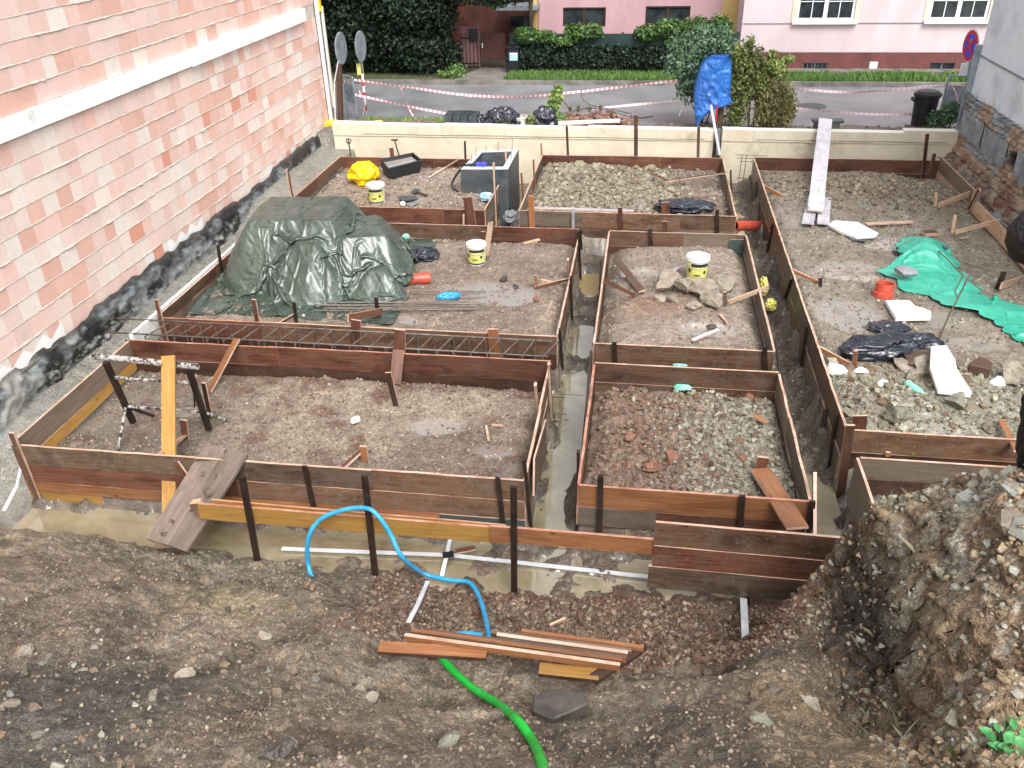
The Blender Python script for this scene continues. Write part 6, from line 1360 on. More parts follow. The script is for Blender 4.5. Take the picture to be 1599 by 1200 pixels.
m = MB(); m.tube([kl, bl_], .016, 7); m.build('leg', 'dirt_steel', b); m = MB(); m.tube([kr, A(356, 658, -.33)], .02, 7); m.build('leg', 'dirt_steel', b)
m = MB(); m.tube([kl, A(240, 650, -.33)], .02, 7); m.build('brace', 'rust', b); m = MB(); m.tube([mr, kr+P3((-.15, .1, 0))], .01, 6); m.build('brace', 'rust', b)
# ------------------------------------------------------------------ hoses and strips
pts = [A(492, 916, -.62), AY(481, 880, 5.62), AY(482, 840, 5.62), AY(500, 812, 5.70), AY(535, 797, 5.74), AY(572, 794, 5.735), AY(592, 808, 5.70), AY(610, 835, 5.66), AY(628, 870, 5.60), A(660, 895, -.66), A(700, 906, -.68), A(732, 910, -.66), A(748, 932, -.6), A(758, 965, -.5), A(764, 998, -.38), A(768, 1020, -.3)]
m = MB(); m.tube(smooth_path(pts, 10), .022, 10); tag(m.build('blue_hose', 'blue_pipe', smooth=True), 'looping blue plastic hose hung over the yellow board and running down to the plank stack', 'hose')
m = MB(); m.tube(smooth_path([A(706, 992, .0), A(728, 990, .05), A(752, 993, .0)], 8), .022, 10); tag(m.build('blue_hose', 'blue_pipe', smooth=True), 'short arc of blue hose emerging right behind the batten stack', 'hose')
gp = [(690, 1028, .05), (712, 1052, .08), (740, 1076, .12), (775, 1098, .2), (808, 1125, .34), (830, 1155, .55), (842, 1180, .75), (849, 1205, .92), (852, 1240, 1.1)]
pts = []
for px, py, z in gp:
    p = A(px, py, z)
    for _ in range(6): p = A(px, py, hz(p.x, p.y)+.045)
    pts.append(p)
m = MB(); m.tube(smooth_path(pts, 10), [.03]*(10*(len(pts)-1)+1), 12); tag(m.build('green_hose', 'green_hose', smooth=True), 'thick bright green hose running out from under the plank stack toward the viewer', 'hose')
def stripm(label, ps, wd=.045, t=.012):
    m = MB()
    for a_, b_ in zip(ps[:-1], ps[1:]): m.board(a_, b_, wd, t, up=Vector((0, 0, 1)).cross(Vector(b_)-Vector(a_)).normalized(), top_at=False, edge=0)
    return tag(m.build('metal_strip', 'galv_wet'), label, 'metal strip')
stripm('long shiny metal strip lying along the bottom of the front trench', [A(440, 857, -.76), A(540, 861, -.76), A(700, 867, -.76), A(820, 880, -.76), A(1022, 902, -.76)])
stripm('short metal strip crossing the long one under the yellow board', [A(704, 838, -.74), A(690, 900, -.73)], .04); stripm('dirty metal strip rising from the trench crossing up the bank beside the blue hose', [A(668, 908, -.68), A(652, 945, -.45), A(638, 972, -.33)], .04)
stripm('white metal strip standing out of the soil below the stacked board fence', [A(1161, 935, -.6), A(1164, 998, -.38)], .06); stripm('thin grey metal strip at the left end of the flooded trench', [A(33, 728, -.3), A(26, 760, -.5), A(6, 798, -.62)], .04)
m = MB(); m.box(A(700, 868, -.74), (.11, .09, .03), .3); tag(m.build('strip_clamp', 'black_plastic'), 'black clamp joining the crossed metal strips', 'clamp')
# slab chunk on the bank
p = A(872, 1108, .2)
for _ in range(5): p = A(872, 1108, hz(p.x, p.y)+.05)
m = MB(); m.prism([(p.x-.16, p.y-.08), (p.x-.02, p.y-.13), (p.x+.20, p.y+.02), (p.x+.15, p.y+.10), (p.x-.06, p.y+.11), (p.x-.17, p.y+.03)], p.z-.04, p.z+.07); o = m.build('concrete_chunk', 'dark'); bv = o.modifiers.new('b', 'BEVEL'); bv.width = .012; tag(o, 'flat broken piece of dark concrete lying below the plank stack', 'concrete')
def on_bank(px, py, off=0):
    p = A(px, py, .5)
    for _ in range(12): p = A(px, py, hz(p.x, p.y)+off)
    return p
for k, (px, py, s, mt, lab) in enumerate(((560, 1078, .13, 'rock', 'upper of the two stones in the gully left of the green hose'), (578, 1092, .11, 'rock', 'lower of the two stones in the gully left of the green hose'), (38, 1022, .16, 'rock', 'pale grey stone at the left edge of the bank'), (15, 1105, .13, 'rock', 'flat pale stone near the lower left corner'), (290, 1058, .12, 'rock', 'flat pinkish stone in the middle of the left bank'), (240, 1092, .1, 'rock', 'flat stone below the pinkish one on the left bank'),
        (60, 1150, .10, 'clay', 'whitish stone near the lower left corner'), (430, 1175, .16, 'dark', 'dark angular clod at the bottom of the left bank'), (448, 1165, .13, 'rock', 'pale stone beside the dark clod at the bottom of the bank'), (412, 995, .12, 'rock', 'reddish stone on the crest of the left bank'), (262, 996, .05, 'rock', 'small white round stone on the left bank'), (1490, 1130, .13, 'clay', 'round grey stone above the green leaves at the lower right'),
        (1545, 835, .24, 'clay', 'largest grey clay lump on top of the brown mound'), (1500, 875, .13, 'clay', 'small grey clay lump on the left side of the mound'), (1530, 1005, .08, 'clay', 'pale lump on the lower face of the mound'), (1415, 820, .11, 'rock', 'yellowish stone near the crest of the mound'), (1470, 820, .1, 'redrock', 'reddish stone near the crest of the mound'), (1310, 880, .13, 'redrock', 'red brick piece sticking out at the left edge of the mound'), (1265, 1100, .15, 'rock', 'flat tile shard on the brown soil at the lower right'), (150+1040, 1130, .14, 'clay', 'pale clod left of the tile shard'), (700, 1165, .15, 'clay', 'grey clay patch left of the lower end of the green hose'))):
    p = on_bank(px, py); m = MB(); m.rock(p+P3((0, 0, s*.08)), (s, s*.8, s*.6), 300+k, rz=k, n=4); tag(m.build('rock', mt), lab, 'rock')
n = 60; x = rng.uniform(2.05, 2.9, n); y = rng.uniform(3.1, 4.75, n); stones('mound_clods', 'pale grey clay clods bedded in the upper part of the mound', x, y, sizes(n, .05, .17, 1.8), [(150, 152, 142), (136, 138, 130), (162, 162, 150), (120, 112, 96)], seed=75, flat=.8, sink=.55)
n = 50; x, y = inbox('CF', n, .15); stones('red_clumps', 'larger red brown clay lumps lying on the clods of the near middle box', x, y, sizes(n, .04, .12, 2), [(104, 78, 64), (126, 92, 74), (104, 90, 76), (134, 120, 104)], seed=71, flat=.75)
n = 60; x = rng.uniform(-2, .3, n); y = rng.uniform(15.6, 17.6, n); stones('clay_lumps', 'larger clay lumps on the heap in the far middle box', x, y, sizes(n, .08, .24, 2), [(142, 134, 114), (124, 114, 96)], seed=72, flat=.7)
n = 70; x = rng.uniform(2.4, 4.4, n); y = rng.uniform(7.9, 9.8, n); stones('clay_lumps', 'larger clay lumps near the front board of the wide right box', x, y, sizes(n, .06, .2, 2), [(140, 136, 118), (122, 112, 94), (110, 90, 72)], seed=73, flat=.6)
n = 260; x = rng.uniform(-4.5, 1.2, n); y = rng.uniform(2.3, 5.6, n); stones('earth_lumps', 'lumps of earth scattered on the near dirt bank', x, y, sizes(n, .03, .10, 2.5), [(104, 92, 78), (122, 108, 92), (90, 80, 70), (128, 110, 88)], seed=74, flat=.6, sink=.4)
# black trunk at the right
b = thing('dead_trunk', (2.55, 4.75, 1.4), 'charred black tree trunk at the right border behind the mound', 'tree')
# ------------------------------------------------------------------ things behind the cream wall
def sign(label, px, y0, ptop, pbot, disc=None, plate=None, lean=0, front=False, yaw=1.0):
    top = AY(*ptop, y0); bot = AY(*pbot, y0); b = thing('road_sign', bot, label, 'sign', 'temporary road signs'); m = MB(); mid = top.lerp(bot, .45)
    m.tube([top, mid], .03, 8); m.build('pole', 'steel_grey', b, smooth=True); m = MB(); m.tube([mid, bot], .031, 8); m.build('striped_pole', 'pole_rw', b, smooth=True)
    if disc:
        (dx, dyt, dyb) = disc; p1 = AY(dx, dyt, y0); p2 = AY(dx, dyb, y0); r = (p1.z-p2.z)/2; c = (p1+p2)/2; n = Vector((math.sin(yaw), -math.cos(yaw), 0))
        c = c+n*(.04)
        if front:
            m = MB(); m.lathe(c, [(0, 0), (r, 0), (r, .012), (r*.96, .014)], 32, ax=n); d = m.build('disc', 'steel_grey', b)
            m = MB(); m.lathe(c+n*.016, [(r*.95, 0), (r, -.003)], 32, ax=n); m.build('white_rim', 'signwhite', d)
            m = MB(); m.lathe(c+n*.017, [(r*.74, 0), (r*.95, 0)], 32, ax=n); m.build('red_ring', 'signred', d); m = MB(); m.lathe(c+n*.0165, [(0, 0), (r*.76, 0)], 32, ax=n); m.build('blue_field', 'signblue', d)
            sx = n.cross(Vector((0, 0, 1))).normalized(); upv = Vector((0, 0, 1))
            for sg in (1, -1):
                dr = (sx*sg+upv).normalized(); m = MB(); m.board(c+n*(.0205+.002*sg)-dr*r*.76, c+n*(.0205+.002*sg)+dr*r*.76, r*.2, .004, up=n.cross(dr), top_at=False, edge=0); m.build('red_bar', 'signred', d)
        else:
            m = MB(); m.lathe(c, [(0, 0), (r, 0), (r, .01), (r*.9, .02), (0, .02)], 32, ax=n); d = m.build('disc', 'steel_grey', b); sx = n.cross(Vector((0, 0, 1))).normalized()
            for k in (-.42, .42): m = MB(); q = c-n*.015+Vector((0, 0, k*r)); m.board(q-sx*r*.55, q+sx*r*.55, .03, .03, top_at=False, edge=0); m.build('bracket', 'signwhite', d)
    if plate:
        (a_, b_, mt, yw) = plate; p1 = AY(*a_, y0-.04); p2 = AY(*b_, y0-.04); m = MB(); m.box((p1+p2)/2, (abs(p2.x-p1.x)+.02, .015, abs(p1.z-p2.z)), yw); m.build('plate', mt, b)
    return b
sign('back of a round grey sign on a red and white post nearest the pink wall', 529, 19.6, (529, 60), (536, 228), (529.5, 50, 101), None, yaw=1.52)
sign('back of a round sign with a yellow plate on a thin striped post', 560, 21.0, (560, 60), (572, 180), (560.5, 48, 97), ((556, 99), (568, 117), 'yellow', .9), yaw=1.5)
sign('round blue no stopping sign with red cross on a striped post at the right', 1519, 19.9, (1518, 60), (1506, 208), (1519, 46, 97), ((1500, 98), (1514, 118), 'signwhite', .5), front=True, yaw=-1.42)
def barrier(label, y0, a_, c_, top, panel, yaw=.5, group='grey street barriers'):
    p1 = AY(a_, top[1], y0); p2 = AY(c_, top[1], y0); zt = AY((a_+c_)/2, top[0], y0).z; zm = AY(0, panel, y0).z; b = thing('street_barrier', ((p1.x+p2.x)/2, y0, .05), label, 'barrier', group)
    dx = p2.x-p1.x; a = Vector((p1.x, y0, .06)); c = Vector((p2.x, y0-dx*yaw, .06)); m = MB(); A1 = a+P3((0, 0, zt-.06)); C1 = c+P3((0, 0, zt-.06)); m.tube(smooth_path([a, a.lerp(A1, .9), A1.lerp(C1, .12), C1.lerp(A1, .12), c.lerp(C1, .9), c], 6), .022, 7); m.build('frame', 'steel_grey', b, smooth=True)
    m = MB(); q0 = a.lerp(A1, .83); q1 = c.lerp(C1, .83); m.board(q0, q1, (zt-.06)*.42, .02, edge=0); m.build('panel', 'steel_grey', b)
    for k in range(1, 5): m = MB(); m.tube([a.lerp(c, k/5), a.lerp(c, k/5)+P3((0, 0, (zt-.06)*.42))], .008, 5); m.build('bar', 'steel_grey', b)
    return b
barrier('grey barrier beside the two signs at the left with tape tied to it', 20.4, 536, 556, (118, 118), 150, .9); barrier('grey barrier beside the no stopping sign at the right', 20.2, 1482, 1514, (118, 118), 150, .6)
m = MB(); m.tube([AY(528, 96, 19.3), AY(522, 130, 19.3), AY(524, 200, 19.2), AY(521, 225, 19.2)], .012, 5); tag(m.build('cable', 'signwhite'), 'white cable hanging beside the dark post at the left', 'cable')
m = MB(); m.board(AY(529, 100, 19.45), AY(534, 236, 19.2), .11, .10, up=(1, 0, 0), top_at=False); tag(m.build('dark_post', ['wood_dark', 'wood_dark']), 'dark square wooden post behind the nearest striped sign pole', 'post')
def tape(label, pts, mat='tape', wd=.055, group='barrier tapes'):
    P = smooth_path([AY(*p) for p in pts], 8); m = MB(); L = 0; off = random.random()
    for i, p in enumerate(P):
        tw = .5*math.sin(i*.35+off*9); u = Vector((0, math.sin(tw), math.cos(tw)))*wd/2; m.v += [p+u, p-u]
        if i: l2 = L+(p-P[i-1]).length; j = 2*(i-1); m.face([j, j+1, j+3, j+2], 0, [(L, 0), (L, 1), (l2, 1), (l2, 0)]); L = l2
    return tag(m.build('barrier_tape', mat), label, 'barrier tape', group)
ty = 20.45
tape('upper red and white tape sagging from the left barrier to the blue tarpaulin', [(553, 125, ty), (640, 137, ty-.1), (730, 149, ty-.2), (820, 151, ty-.3), (900, 144, ty-.3), (980, 135, ty-.4), (1060, 126, ty-.5)]); tape('lower red and white tape from the left barrier down to the concrete blocks', [(553, 148, ty), (600, 158, ty), (650, 169, ty), (699, 175+3, ty)])
tape('slack tape end linking the upper and lower tapes at the left', [(626, 137, ty-.12), (633, 157, ty-.1), (643, 178, ty-.2), (652, 186, ty-.3)]); tape('faded lower tape behind the brick pile running to the blue tarpaulin', [(880, 176, ty-.3), (950, 168, ty-.4), (1010, 162, ty-.5), (1062, 157, ty-.5)], 'tape_faint')
tape('hanging tape end left of the blue tarpaulin', [(1072, 140, ty-.5), (1068, 162, ty-.6), (1060, 182, ty-.6)], 'tape_faint'); tape('upper pale tape from the shrub to the right barrier', [(1232, 137, ty), (1290, 143, ty), (1340, 144, ty), (1400, 140, ty), (1484, 131, ty)], 'tape_faint')
tape('lower pale tape from the shrub to the black wheelie bin', [(1234, 168, ty), (1290, 174, ty), (1370, 179, ty), (1455, 178, ty)], 'tape_faint'); tape('short tape end hanging from the upper right tape', [(1256, 140, ty), (1258, 150, ty), (1259, 156, ty)])
tape('tape wound around the left barrier post', [(540, 118, ty-.1), (536, 140, ty-.15), (545, 156, ty-.15), (550, 176, ty-.1)]); tape('tape hanging at the right side of the left barrier', [(556, 128, ty), (562, 145, ty), (570, 160, ty), (567, 180, ty-.2)])
tape('tape wound down the right barrier', [(1486, 130, 20.1), (1494, 150, 20.0), (1500, 175, 19.9), (1507, 190, 19.8)], 'tape'); 
p_ = on_bank(1335, 822, .05); m = MB(); 
for k in range(5): m.board(p_+P3((random.uniform(-.03, .03), 0, .0)), p_+P3((random.uniform(-.09, .09), random.uniform(-.05, .05), random.uniform(-.1, .08))), .03, .002, top_at=False, edge=0)
tag(m.build('tape_scrap', 'pole_rw'), 'knot of red and white tape snagged at the left tip of the mound', 'barrier tape')
# bin
b = thing('wheelie_bin', (5.95, 20.0, .05), 'tall black rubbish bin standing in the road behind the cream wall', 'bin'); zt = AY(1447, 141, 20.0).z
c0 = AY(1444, 170, 20.0); m = MB(); m.lathe((c0.x, 20.0, .02), [(.16, 0), (.21, .02), (.25, zt-.16), (.27, zt-.15), (.27, zt-.1)], 18); m.build('body', 'tub', b)
m = MB(); m.lathe((c0.x, 20.0, .02), [(.285, zt-.13), (.285, zt-.08), (.2, zt-.03), (0, zt-.01)], 18); m.build('lid', 'black_plastic', b)
m = MB(); m.box((c0.x-.24, 20.0, zt-.2), (.1, .3, .06)); m.build('handle', 'tub', b)
# concrete blocks
b0 = None
for k in range(4):
    p = AY(703+k*12, 196, 19.1); b = thing('concrete_block', (p.x, 19.25, .12), 'hollow grey concrete block in the row on the verge, number ' if 0 else 'one of the hollow grey concrete blocks standing in a row on the verge', 'block', 'hollow concrete blocks in a row')
    m = MB(); 
    for (cx, cy, dx, dy) in ((-.08, 0, .035, .5), (.08, 0, .035, .5), (0, -.235, .124, .03), (0, .235, .124, .03), (0, 0, .124, .03)): m.box((p.x+cx, 19.2+cy, .36), (dx, dy, .30))
    m.build('shell', 'concrete_dark', b)
# bags and rubbish
blob('rubbish_bag', 'black rubbish bag, left of the two behind the cream wall', 'bag', AY(785, 196, 19.2)+P3((0, 0, -.1)), (.8, .6, .5), 'blackbag', 21, .35, 2.4); blob('rubbish_bag', 'black rubbish bag with bluish sheen beside the young plant', 'bag', AY(850, 196, 19.3)+P3((0, 0, -.1)), (.6, .5, .52), 'blackbag', 22, .3, 2)
blob('rubbish_heap', 'low heap of dark scraps next to the concrete blocks', 'rubbish', AY(758, 197, 19.1)+P3((0, 0, -.1)), (.6, .45, .34), 'blackbag', 23, .5, 3); blob('tool_bag', 'dark tool bag with an orange flash in front of the left rubbish bag', 'bag', AY(788, 202, 19.0)+P3((0, 0, -.1)), (.55, .4, .42), 'tub', 24, .3, 3)
p_ = AY(812, 196, 19.3); b = thing('bucket', p_, 'cream plastic bucket between the two rubbish bags', 'bucket', 'white plastic buckets'); m = MB(); m.lathe((p_.x, 19.3, .08), [(0, 0), (.13, 0), (.17, .32), (.18, .32), (.18, .35), (.15, .35)], 20); m.build('body', 'cream_cap', b)
# brick heap
rb = random.Random(3)
for k in range(46):
    px = rb.uniform(872, 985); lv = rb.random(); p = AY(px, 196, 19.1+rb.random()*.6); h_ = .22+.2*rb.random()*(1-abs((px-930)/65)**2)
    m = MB(); m.board(Vector((p.x, 19.15+rb.random()*.5, h_+.05)), Vector((p.x, 19.15+rb.random()*.5, h_+.05))+Vector((rb.uniform(-1, 1), rb.uniform(-.5, .5), rb.uniform(-.2, .2))).normalized()*.22, .10, .065, top_at=False, edge=0)
    if k == 0: M['oldbrick'] = m_noise('old_brick', hexc(120, 88, 76), hexc(166, 138, 124), 7, .7, .004, 50)
    tag(m.build('old_brick', 'oldbrick'), 'old red brick dumped in the heap behind the cream wall', 'brick', 'old bricks in the heap behind the wall')
m = MB(); m.board(AY(872, 190, 18.95), AY(968, 186, 19.0), .07, .05, up=(0, 0, 1)); tag(m.build('white_batten', 'cream_cap'), 'long white batten lying on the brick heap', 'batten'); m = MB(); m.board(AY(880, 197, 18.9), AY(935, 192, 18.95), .05, .03); tag(m.build('brown_batten', ['wood_brown', 'edge']), 'thin brown batten below the white one on the brick heap', 'batten')
m = MB(); m.tube(smooth_path([AY(868, 180, 19.2), AY(900, 172, 19.3), AY(940, 170, 19.3), AY(990, 184, 19.3), AY(1020, 182, 19.2)], 6), .012, 5); tag(m.build('cable', 'black_plastic'), 'black cable trailing over the brick heap', 'cable')
m = MB(); m.tube(smooth_path([AY(908, 140, 20), AY(910, 155, 19.9), AY(925, 165, 19.8), AY(950, 170, 19.6), AY(985, 178, 19.4)], 6), .008, 5); tag(m.build('cable', 'black_plastic'), 'thin wire curling up from the brick heap', 'cable')
for k, (px, lab, mt, s) in enumerate(((1000, 'grey rubble scrap just right of the tall brown stake', 'dark', .22), (1020, 'pale twisted scrap on the verge left of the blue tarpaulin', 'concrete', .2), (1045, 'brown board scrap by the foot of the blue tarpaulin', 'redrock', .22), (1060, 'dark scrap right against the blue tarpaulin', 'dark', .2), (1182, 'dark stone heap piece under the shrub', 'dark', .3), (1205, 'second dark stone under the shrub', 'dark', .3), (975, 'flat reddish stone at the end of the brick heap', 'oldbrick', .34), (1228, 'grey rubble right of the shrub', 'dark', .25))):
    p = AY(px, 196, 19.0); m = MB(); m.rock((p.x, 19.0, .2), (s, s*.8, s*.55), 500+k, rz=k); tag(m.build('rubble_piece', mt), lab, 'rubble')
p_ = AY(600, 157+30, 19.6); blob('yellow_sheet', 'small yellow plastic scrap in the grass behind the cream wall', 'plastic sheet', (p_.x-.2, 19.7, .12), (.5, .2, .08), 'yellow', 31, .4, 3); m = MB(); q_ = AY(519, 193, 19.4); m.box(q_, (.3, .4, .1)); tag(m.build('rubber_block', 'yellow_sheet'), 'yellow rubber foot at the base of the dark post by the pink wall', 'post foot')
# dark planter box behind the ramp
p_ = AY(1289, 196, 18.85); m = MB(); m.board(p_+P3((-.28, 0, .12)), p_+P3((.34, 0, .12)), .05, .24); m.box(p_+P3((.02, 0, -.02)), (.5, .22, .16)); tag(m.build('dark_trough', 'concrete_dark'), 'dark trough on the cream wall carrying the top of the silvery ramp', 'trough')
# blue tarpaulin over a cabinet
b = thing('utility_cabinet', (1.72, 19.3, .1), 'brown weathered cabinet standing under the blue tarpaulin', 'cabinet')
p0, p1 = AY(1117, 200, 19.3), AY(1137, 110, 19.3); m = MB(); m.box(((p0.x+p1.x)/2, 19.42, (.1+p1.z)/2), (p1.x-p0.x, .3, p1.z-.1)); m.build('body', 'wood_brown', b)
m = MB(); m.box(((p0.x+p1.x)/2-.03, 19.262, .5), (p1.x-p0.x-.08, .015, .5)); m.build('door', 'bark', b)
Lp = [(1112, 92), (1100, 98), (1092, 112), (1086, 135), (1084, 150), (1084, 165), (1085, 180), (1087, 196)]; Rp = [(1141, 91), (1142, 100), (1142, 112), (1141, 135), (1140, 150), (1141, 163), (1112, 172), (1090, 193)]
Ls = smooth_path([AY(*p, 19.15) for p in Lp], 8); Rs = smooth_path([AY(*p, 19.15) for p in Rp], 8); nu = 40
La = np.array([p[:] for p in Ls]); Ra = np.array([p[:] for p in Rs]); u = np.linspace(0, 1, nu)[None, :, None]; G = La[:, None]*(1-u)+Ra[:, None]*u; nr_ = len(La)
U_ = np.broadcast_to(u[..., 0], G.shape[:2]); dep = .22*np.sin(math.pi*U_)**.6; wr = .05*ridged(G[..., 0]*3+G[..., 2]*2, G[..., 2]*2.5-G[..., 0]*2, 1.6, 4)
Gf = G.copy(); Gf[..., 1] -= dep*.6+wr; Gb = G[:, ::-1].copy(); Gb[..., 1] += .45+.02*wr; GG = np.concatenate([Gf, Gb, Gf[:, :1]], 1); n2_ = GG.shape[1]
b_ = np_mesh('blue_tarpaulin', GG.reshape(-1, 3), grid_faces(n2_, nr_), 'tarp_blue', None, None, (1.5, 19.3, .2), smooth=True); tag(b_, 'bright blue tarpaulin draped over the cabinet beside the wall gap', 'tarpaulin')
m = MB(); m.tube([AY(1110, 165, 18.9), AY(1124, 243, 18.05)], .03, 8); tag(m.build('metal_pole', 'galv_wet', smooth=True), 'silvery pole leaning down through the gap in the cream wall', 'pole'); m = MB(); m.board(AY(1122, 200, 18.65), AY(1121, 243, 18.3), .10, .08); tag(m.build('dark_block', 'tub'), 'dark wrapped piece wedged in the wall gap beside the silvery pole', 'block')
m = MB(); m.tube([AY(1120, 166, 19.0), AY(1118, 192, 18.9)], .015, 6); tag(m.build('red_cable', 'signred'), 'short red cable below the blue tarpaulin', 'cable')
# shrubs
OL = [(112, 126, 62), (136, 144, 76), (92, 106, 54), (150, 150, 96)]
def shrub(label, base, bl, n, size, cols, seed, asp=2.2, droop=.3, stems=5, edge=.15):
    t = thing('shrub', base, label, 'shrub'); r = random.Random(seed); base = Vector(base)
    for k in range(stems):
        q = r.choice(bl); m = MB(); m.tube([base+P3((r.uniform(-.08, .08), 0, 0)), base.lerp(Vector(q[:3]), .5)+P3((r.uniform(-.1, .1), 0, .05)), Vector(q[:3])+P3((0, 0, q[5]*.5))], [.018, .012, .006], 5); m.build('stem', 'bark', t)
    leaves('foliage', bl, n, size, cols, t, seed, edge, droop, asp); return t
def B(px, py, y, rx, ry, rz): p = AY(px, py, y); return (p.x, y, p.z, rx, ry, rz)
shrub('large grey green bushy shrub behind the left side of the blue tarpaulin', (1.35, 20.1, .0), [B(1075, 80, 20, .5, .4, .4), B(1100, 70, 20.1, .55, .4, .4), B(1120, 60, 20.2, .35, .3, .3), B(1065, 100, 19.9, .42, .35, .32), B(1095, 110, 20.1, .55, .4, .5), B(1075, 135, 20, .3, .25, .4), B(1135, 90, 20.2, .3, .3, .5)], 9500, .045, [(104, 132, 110), (84, 112, 88), (126, 152, 130), (60, 84, 62), (90, 124, 76)], 41)
shrub('tall olive green shrub right of the blue tarpaulin', (2.35, 19.6, .0), [B(1160, 90, 19.7, .26, .25, .4), B(1165, 120, 19.7, .3, .3, .5), B(1180, 100, 19.7, .2, .2, .4), B(1155, 150, 19.6, .3, .25, .5), B(1170, 75, 19.7, .12, .12, .3), B(1190, 140, 19.7, .3, .3, .4), B(1150, 180, 19.5, .3, .2, .3)], 6500, .04, OL+[(70, 84, 46)], 42)
shrub('drooping brownish willow shrub at the right end of the tarpaulin group', (2.9, 19.5, .0), [B(1205, 165, 19.5, .34, .3, .4), B(1220, 150, 19.5, .3, .3, .35), B(1215, 185, 19.4, .34, .25, .25), B(1195, 180, 19.5, .3, .3, .3), B(1232, 172, 19.5, .18, .2, .3)], 5500, .036, [(140, 132, 84), (116, 118, 66), (150, 138, 100), (88, 92, 52)], 43, asp=3.2, droop=.9)
shrub('arching light green branches above the drooping shrub', (2.8, 19.7, .0), [B(1205, 100, 19.7, .3, .2, .16), B(1215, 110, 19.7, .25, .2, .14), B(1190, 120, 19.8, .3, .2, .2), B(1230, 92, 19.7, .2, .12, .1), B(1205, 85, 19.7, .12, .1, .12)], 1800, .045, [(140, 158, 84), (160, 160, 100), (120, 140, 76)], 44, asp=2.6, stems=7, edge=.1)
shrub('young upright light green plant beside the right rubbish bag', (-1.42, 19.5, .1), [B(868, 150, 19.5, .16, .14, .2), B(866, 165, 19.5, .18, .15, .22), B(870, 185, 19.4, .2, .15, .16), B(872, 140, 19.5, .1, .08, .12)], 800, .06, [(140, 170, 84), (112, 146, 70), (160, 182, 110)], 45)
shrub('small leafy weed between the bucket and the right rubbish bag', (-1.75, 19.2, .1), [B(832, 188, 19.2, .16, .12, .14)], 260, .05, [(120, 140, 84), (140, 150, 96)], 46, stems=2)
shrub('low dark green bush below the right barrier', (6.3, 19.3, .1), [B(1475, 182, 19.3, .34, .25, .16), B(1490, 175, 19.4, .3, .25, .2), B(1462, 190, 19.2, .2, .2, .12)], 1500, .05, [(70, 100, 66), (92, 124, 84), (50, 76, 52)], 47)
for k, px in enumerate((890, 903, 920, 938)): shrub('thin weed sprig sticking up behind the brick heap', (AY(px, 180, 19.8).x, 19.8, .15), [B(px, 170, 19.8, .05, .05, .1)], 30, .04, [(110, 130, 80)], 50+k, stems=1)['group'] = 'weed sprigs behind the brick heap'
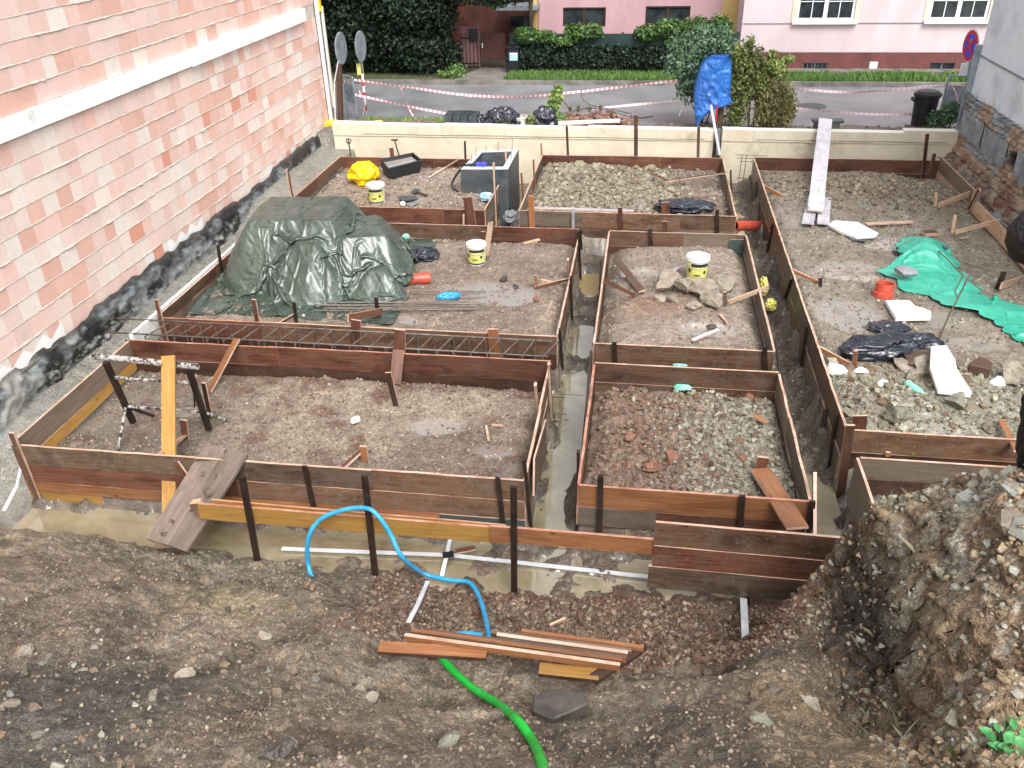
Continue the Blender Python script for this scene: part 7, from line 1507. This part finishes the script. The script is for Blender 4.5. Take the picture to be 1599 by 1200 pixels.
# plant bottom right and grass on the mound
p_ = on_bank(1560, 1165); t = thing('nettle_plant', p_, 'bright green leafy seedling at the lower right corner', 'plant')
rl = random.Random(4)
M['leaf_bright'] = m_noise('bright_leaf', hexc(34, 100, 44), hexc(84, 160, 92), 14, .4)
for k, (px, py, s, a_) in enumerate(((1559, 1125, .05, 1.3), (1563, 1134, .045, .4), (1576, 1130, .05, 1.8), (1584, 1135, .04, .2), (1535, 1160, .075, 2.6), (1540, 1168, .06, 2.2), (1552, 1174, .075, 2.9), (1562, 1178, .06, 3.3), (1550, 1152, .05, 1.8), (1570, 1165, .08, .8), (1585, 1172, .07, .3), (1592, 1160, .06, .9), (1575, 1150, .06, 1.5), (1582, 1190, .07, 5.2), (1598, 1180, .06, 0), (1566, 1192, .06, 4.4), (1545, 1190, .05, 3.8), (1600, 1120, .05, 1.2))):
    c = p_+(A(px, py, p_.z+.06+.03*rl.random())-A(1560, 1165, p_.z+.06)); c.z = p_.z+.06+.05*rl.random(); d = Vector((math.cos(a_), math.sin(a_), .25)).normalized(); sd_ = d.cross(Vector((rl.uniform(-.3, .3), rl.uniform(-.4, 0), 1))).normalized(); up_ = sd_.cross(d)
    m = MB(); m.v = [c-d*s*.5, c+sd_*s*.36-d*s*.1+up_*s*.1, c+sd_*s*.26+d*s*.25+up_*s*.06, c+d*s*.55-up_*s*.1, c-sd_*s*.26+d*s*.25+up_*s*.06, c-sd_*s*.36-d*s*.1+up_*s*.1, c+d*s*.1-up_*s*.03]
    for f in ((0, 1, 6), (1, 2, 6), (2, 3, 6), (3, 4, 6), (4, 5, 6), (5, 0, 6)): m.face(list(f))
    m.build('leaf', 'leaf_bright', t, smooth=True)
    m = MB(); m.tube([p_, p_.lerp(c, .6)+P3((0, 0, .03)), c-d*s*.4], .0025, 4); m.build('stem', 'leaf_bright', t)
def tuft(label, spots, n, h, seed, cols=GR, wd=.004):
    r = np.random.default_rng(seed); xs = []; ys = []; zs = []
    for px, py, sp in spots:
        p = on_bank(px, py); k = n//len(spots); xs.append(p.x+sp*r.standard_normal(k)); ys.append(p.y+sp*r.standard_normal(k))
    x = np.concatenate(xs); y = np.concatenate(ys); return grass('grass_tuft', label, x, y, height(x, y, False), h, seed, cols, wd=wd, lean=1.2)
tuft('yellow green grass blades on the crest of the mound', [(1372, 806, .05), (1395, 800, .05), (1415, 795, .05), (1385, 803, .04)], 110, .10, 61, [(150, 180, 70), (120, 160, 60), (170, 180, 100)], .003)
tuft('pale roots and straw hanging on the dark side of the mound', [(1345, 880, .05), (1360, 900, .06), (1375, 960, .06), (1400, 1010, .06), (1420, 1055, .07), (1440, 1075, .06)], 90, .13, 62, [(190, 186, 160), (160, 160, 130), (140, 130, 100)], .0016)
tuft('small green sprouts at the bottom right of the bank', [(1482, 1183, .02), (1512, 1150, .03)], 40, .05, 63, [(110, 160, 70), (130, 176, 90)], .005)
# trunk geometry
t = b = COL.objects['dead_trunk']
pts = [(1700, 900, 1.2), (1660, 800, 4.3)]
P_ = [AY(1613, 800, 4.72), AY(1613, 740, 4.72), AY(1619, 660, 4.72), AY(1640, 570, 4.72), AY(1670, 470, 4.72), AY(1640, 392, 4.72), AY(1632, 352, 4.72), AY(1672, 300, 4.74), AY(1690, 60, 4.8)]
sp = smooth_path(P_, 8); m = MB(); m.tube(sp, [.095+.006*math.sin(i*1.1)+.005*math.sin(i*2.7)+.10*math.exp(-((i-44)/5)**2) for i in range(len(sp))], 16); m.build('trunk', 'barkblack', t, smooth=True)

# ------------------------------------------------------------------ clean up
for o in COL.objects:
    if '_o' in o: del o['_o']
    if o.type == 'MESH' and o.parent is None and 'label' not in o and 'kind' not in o: print('UNLABELLED', o.name)
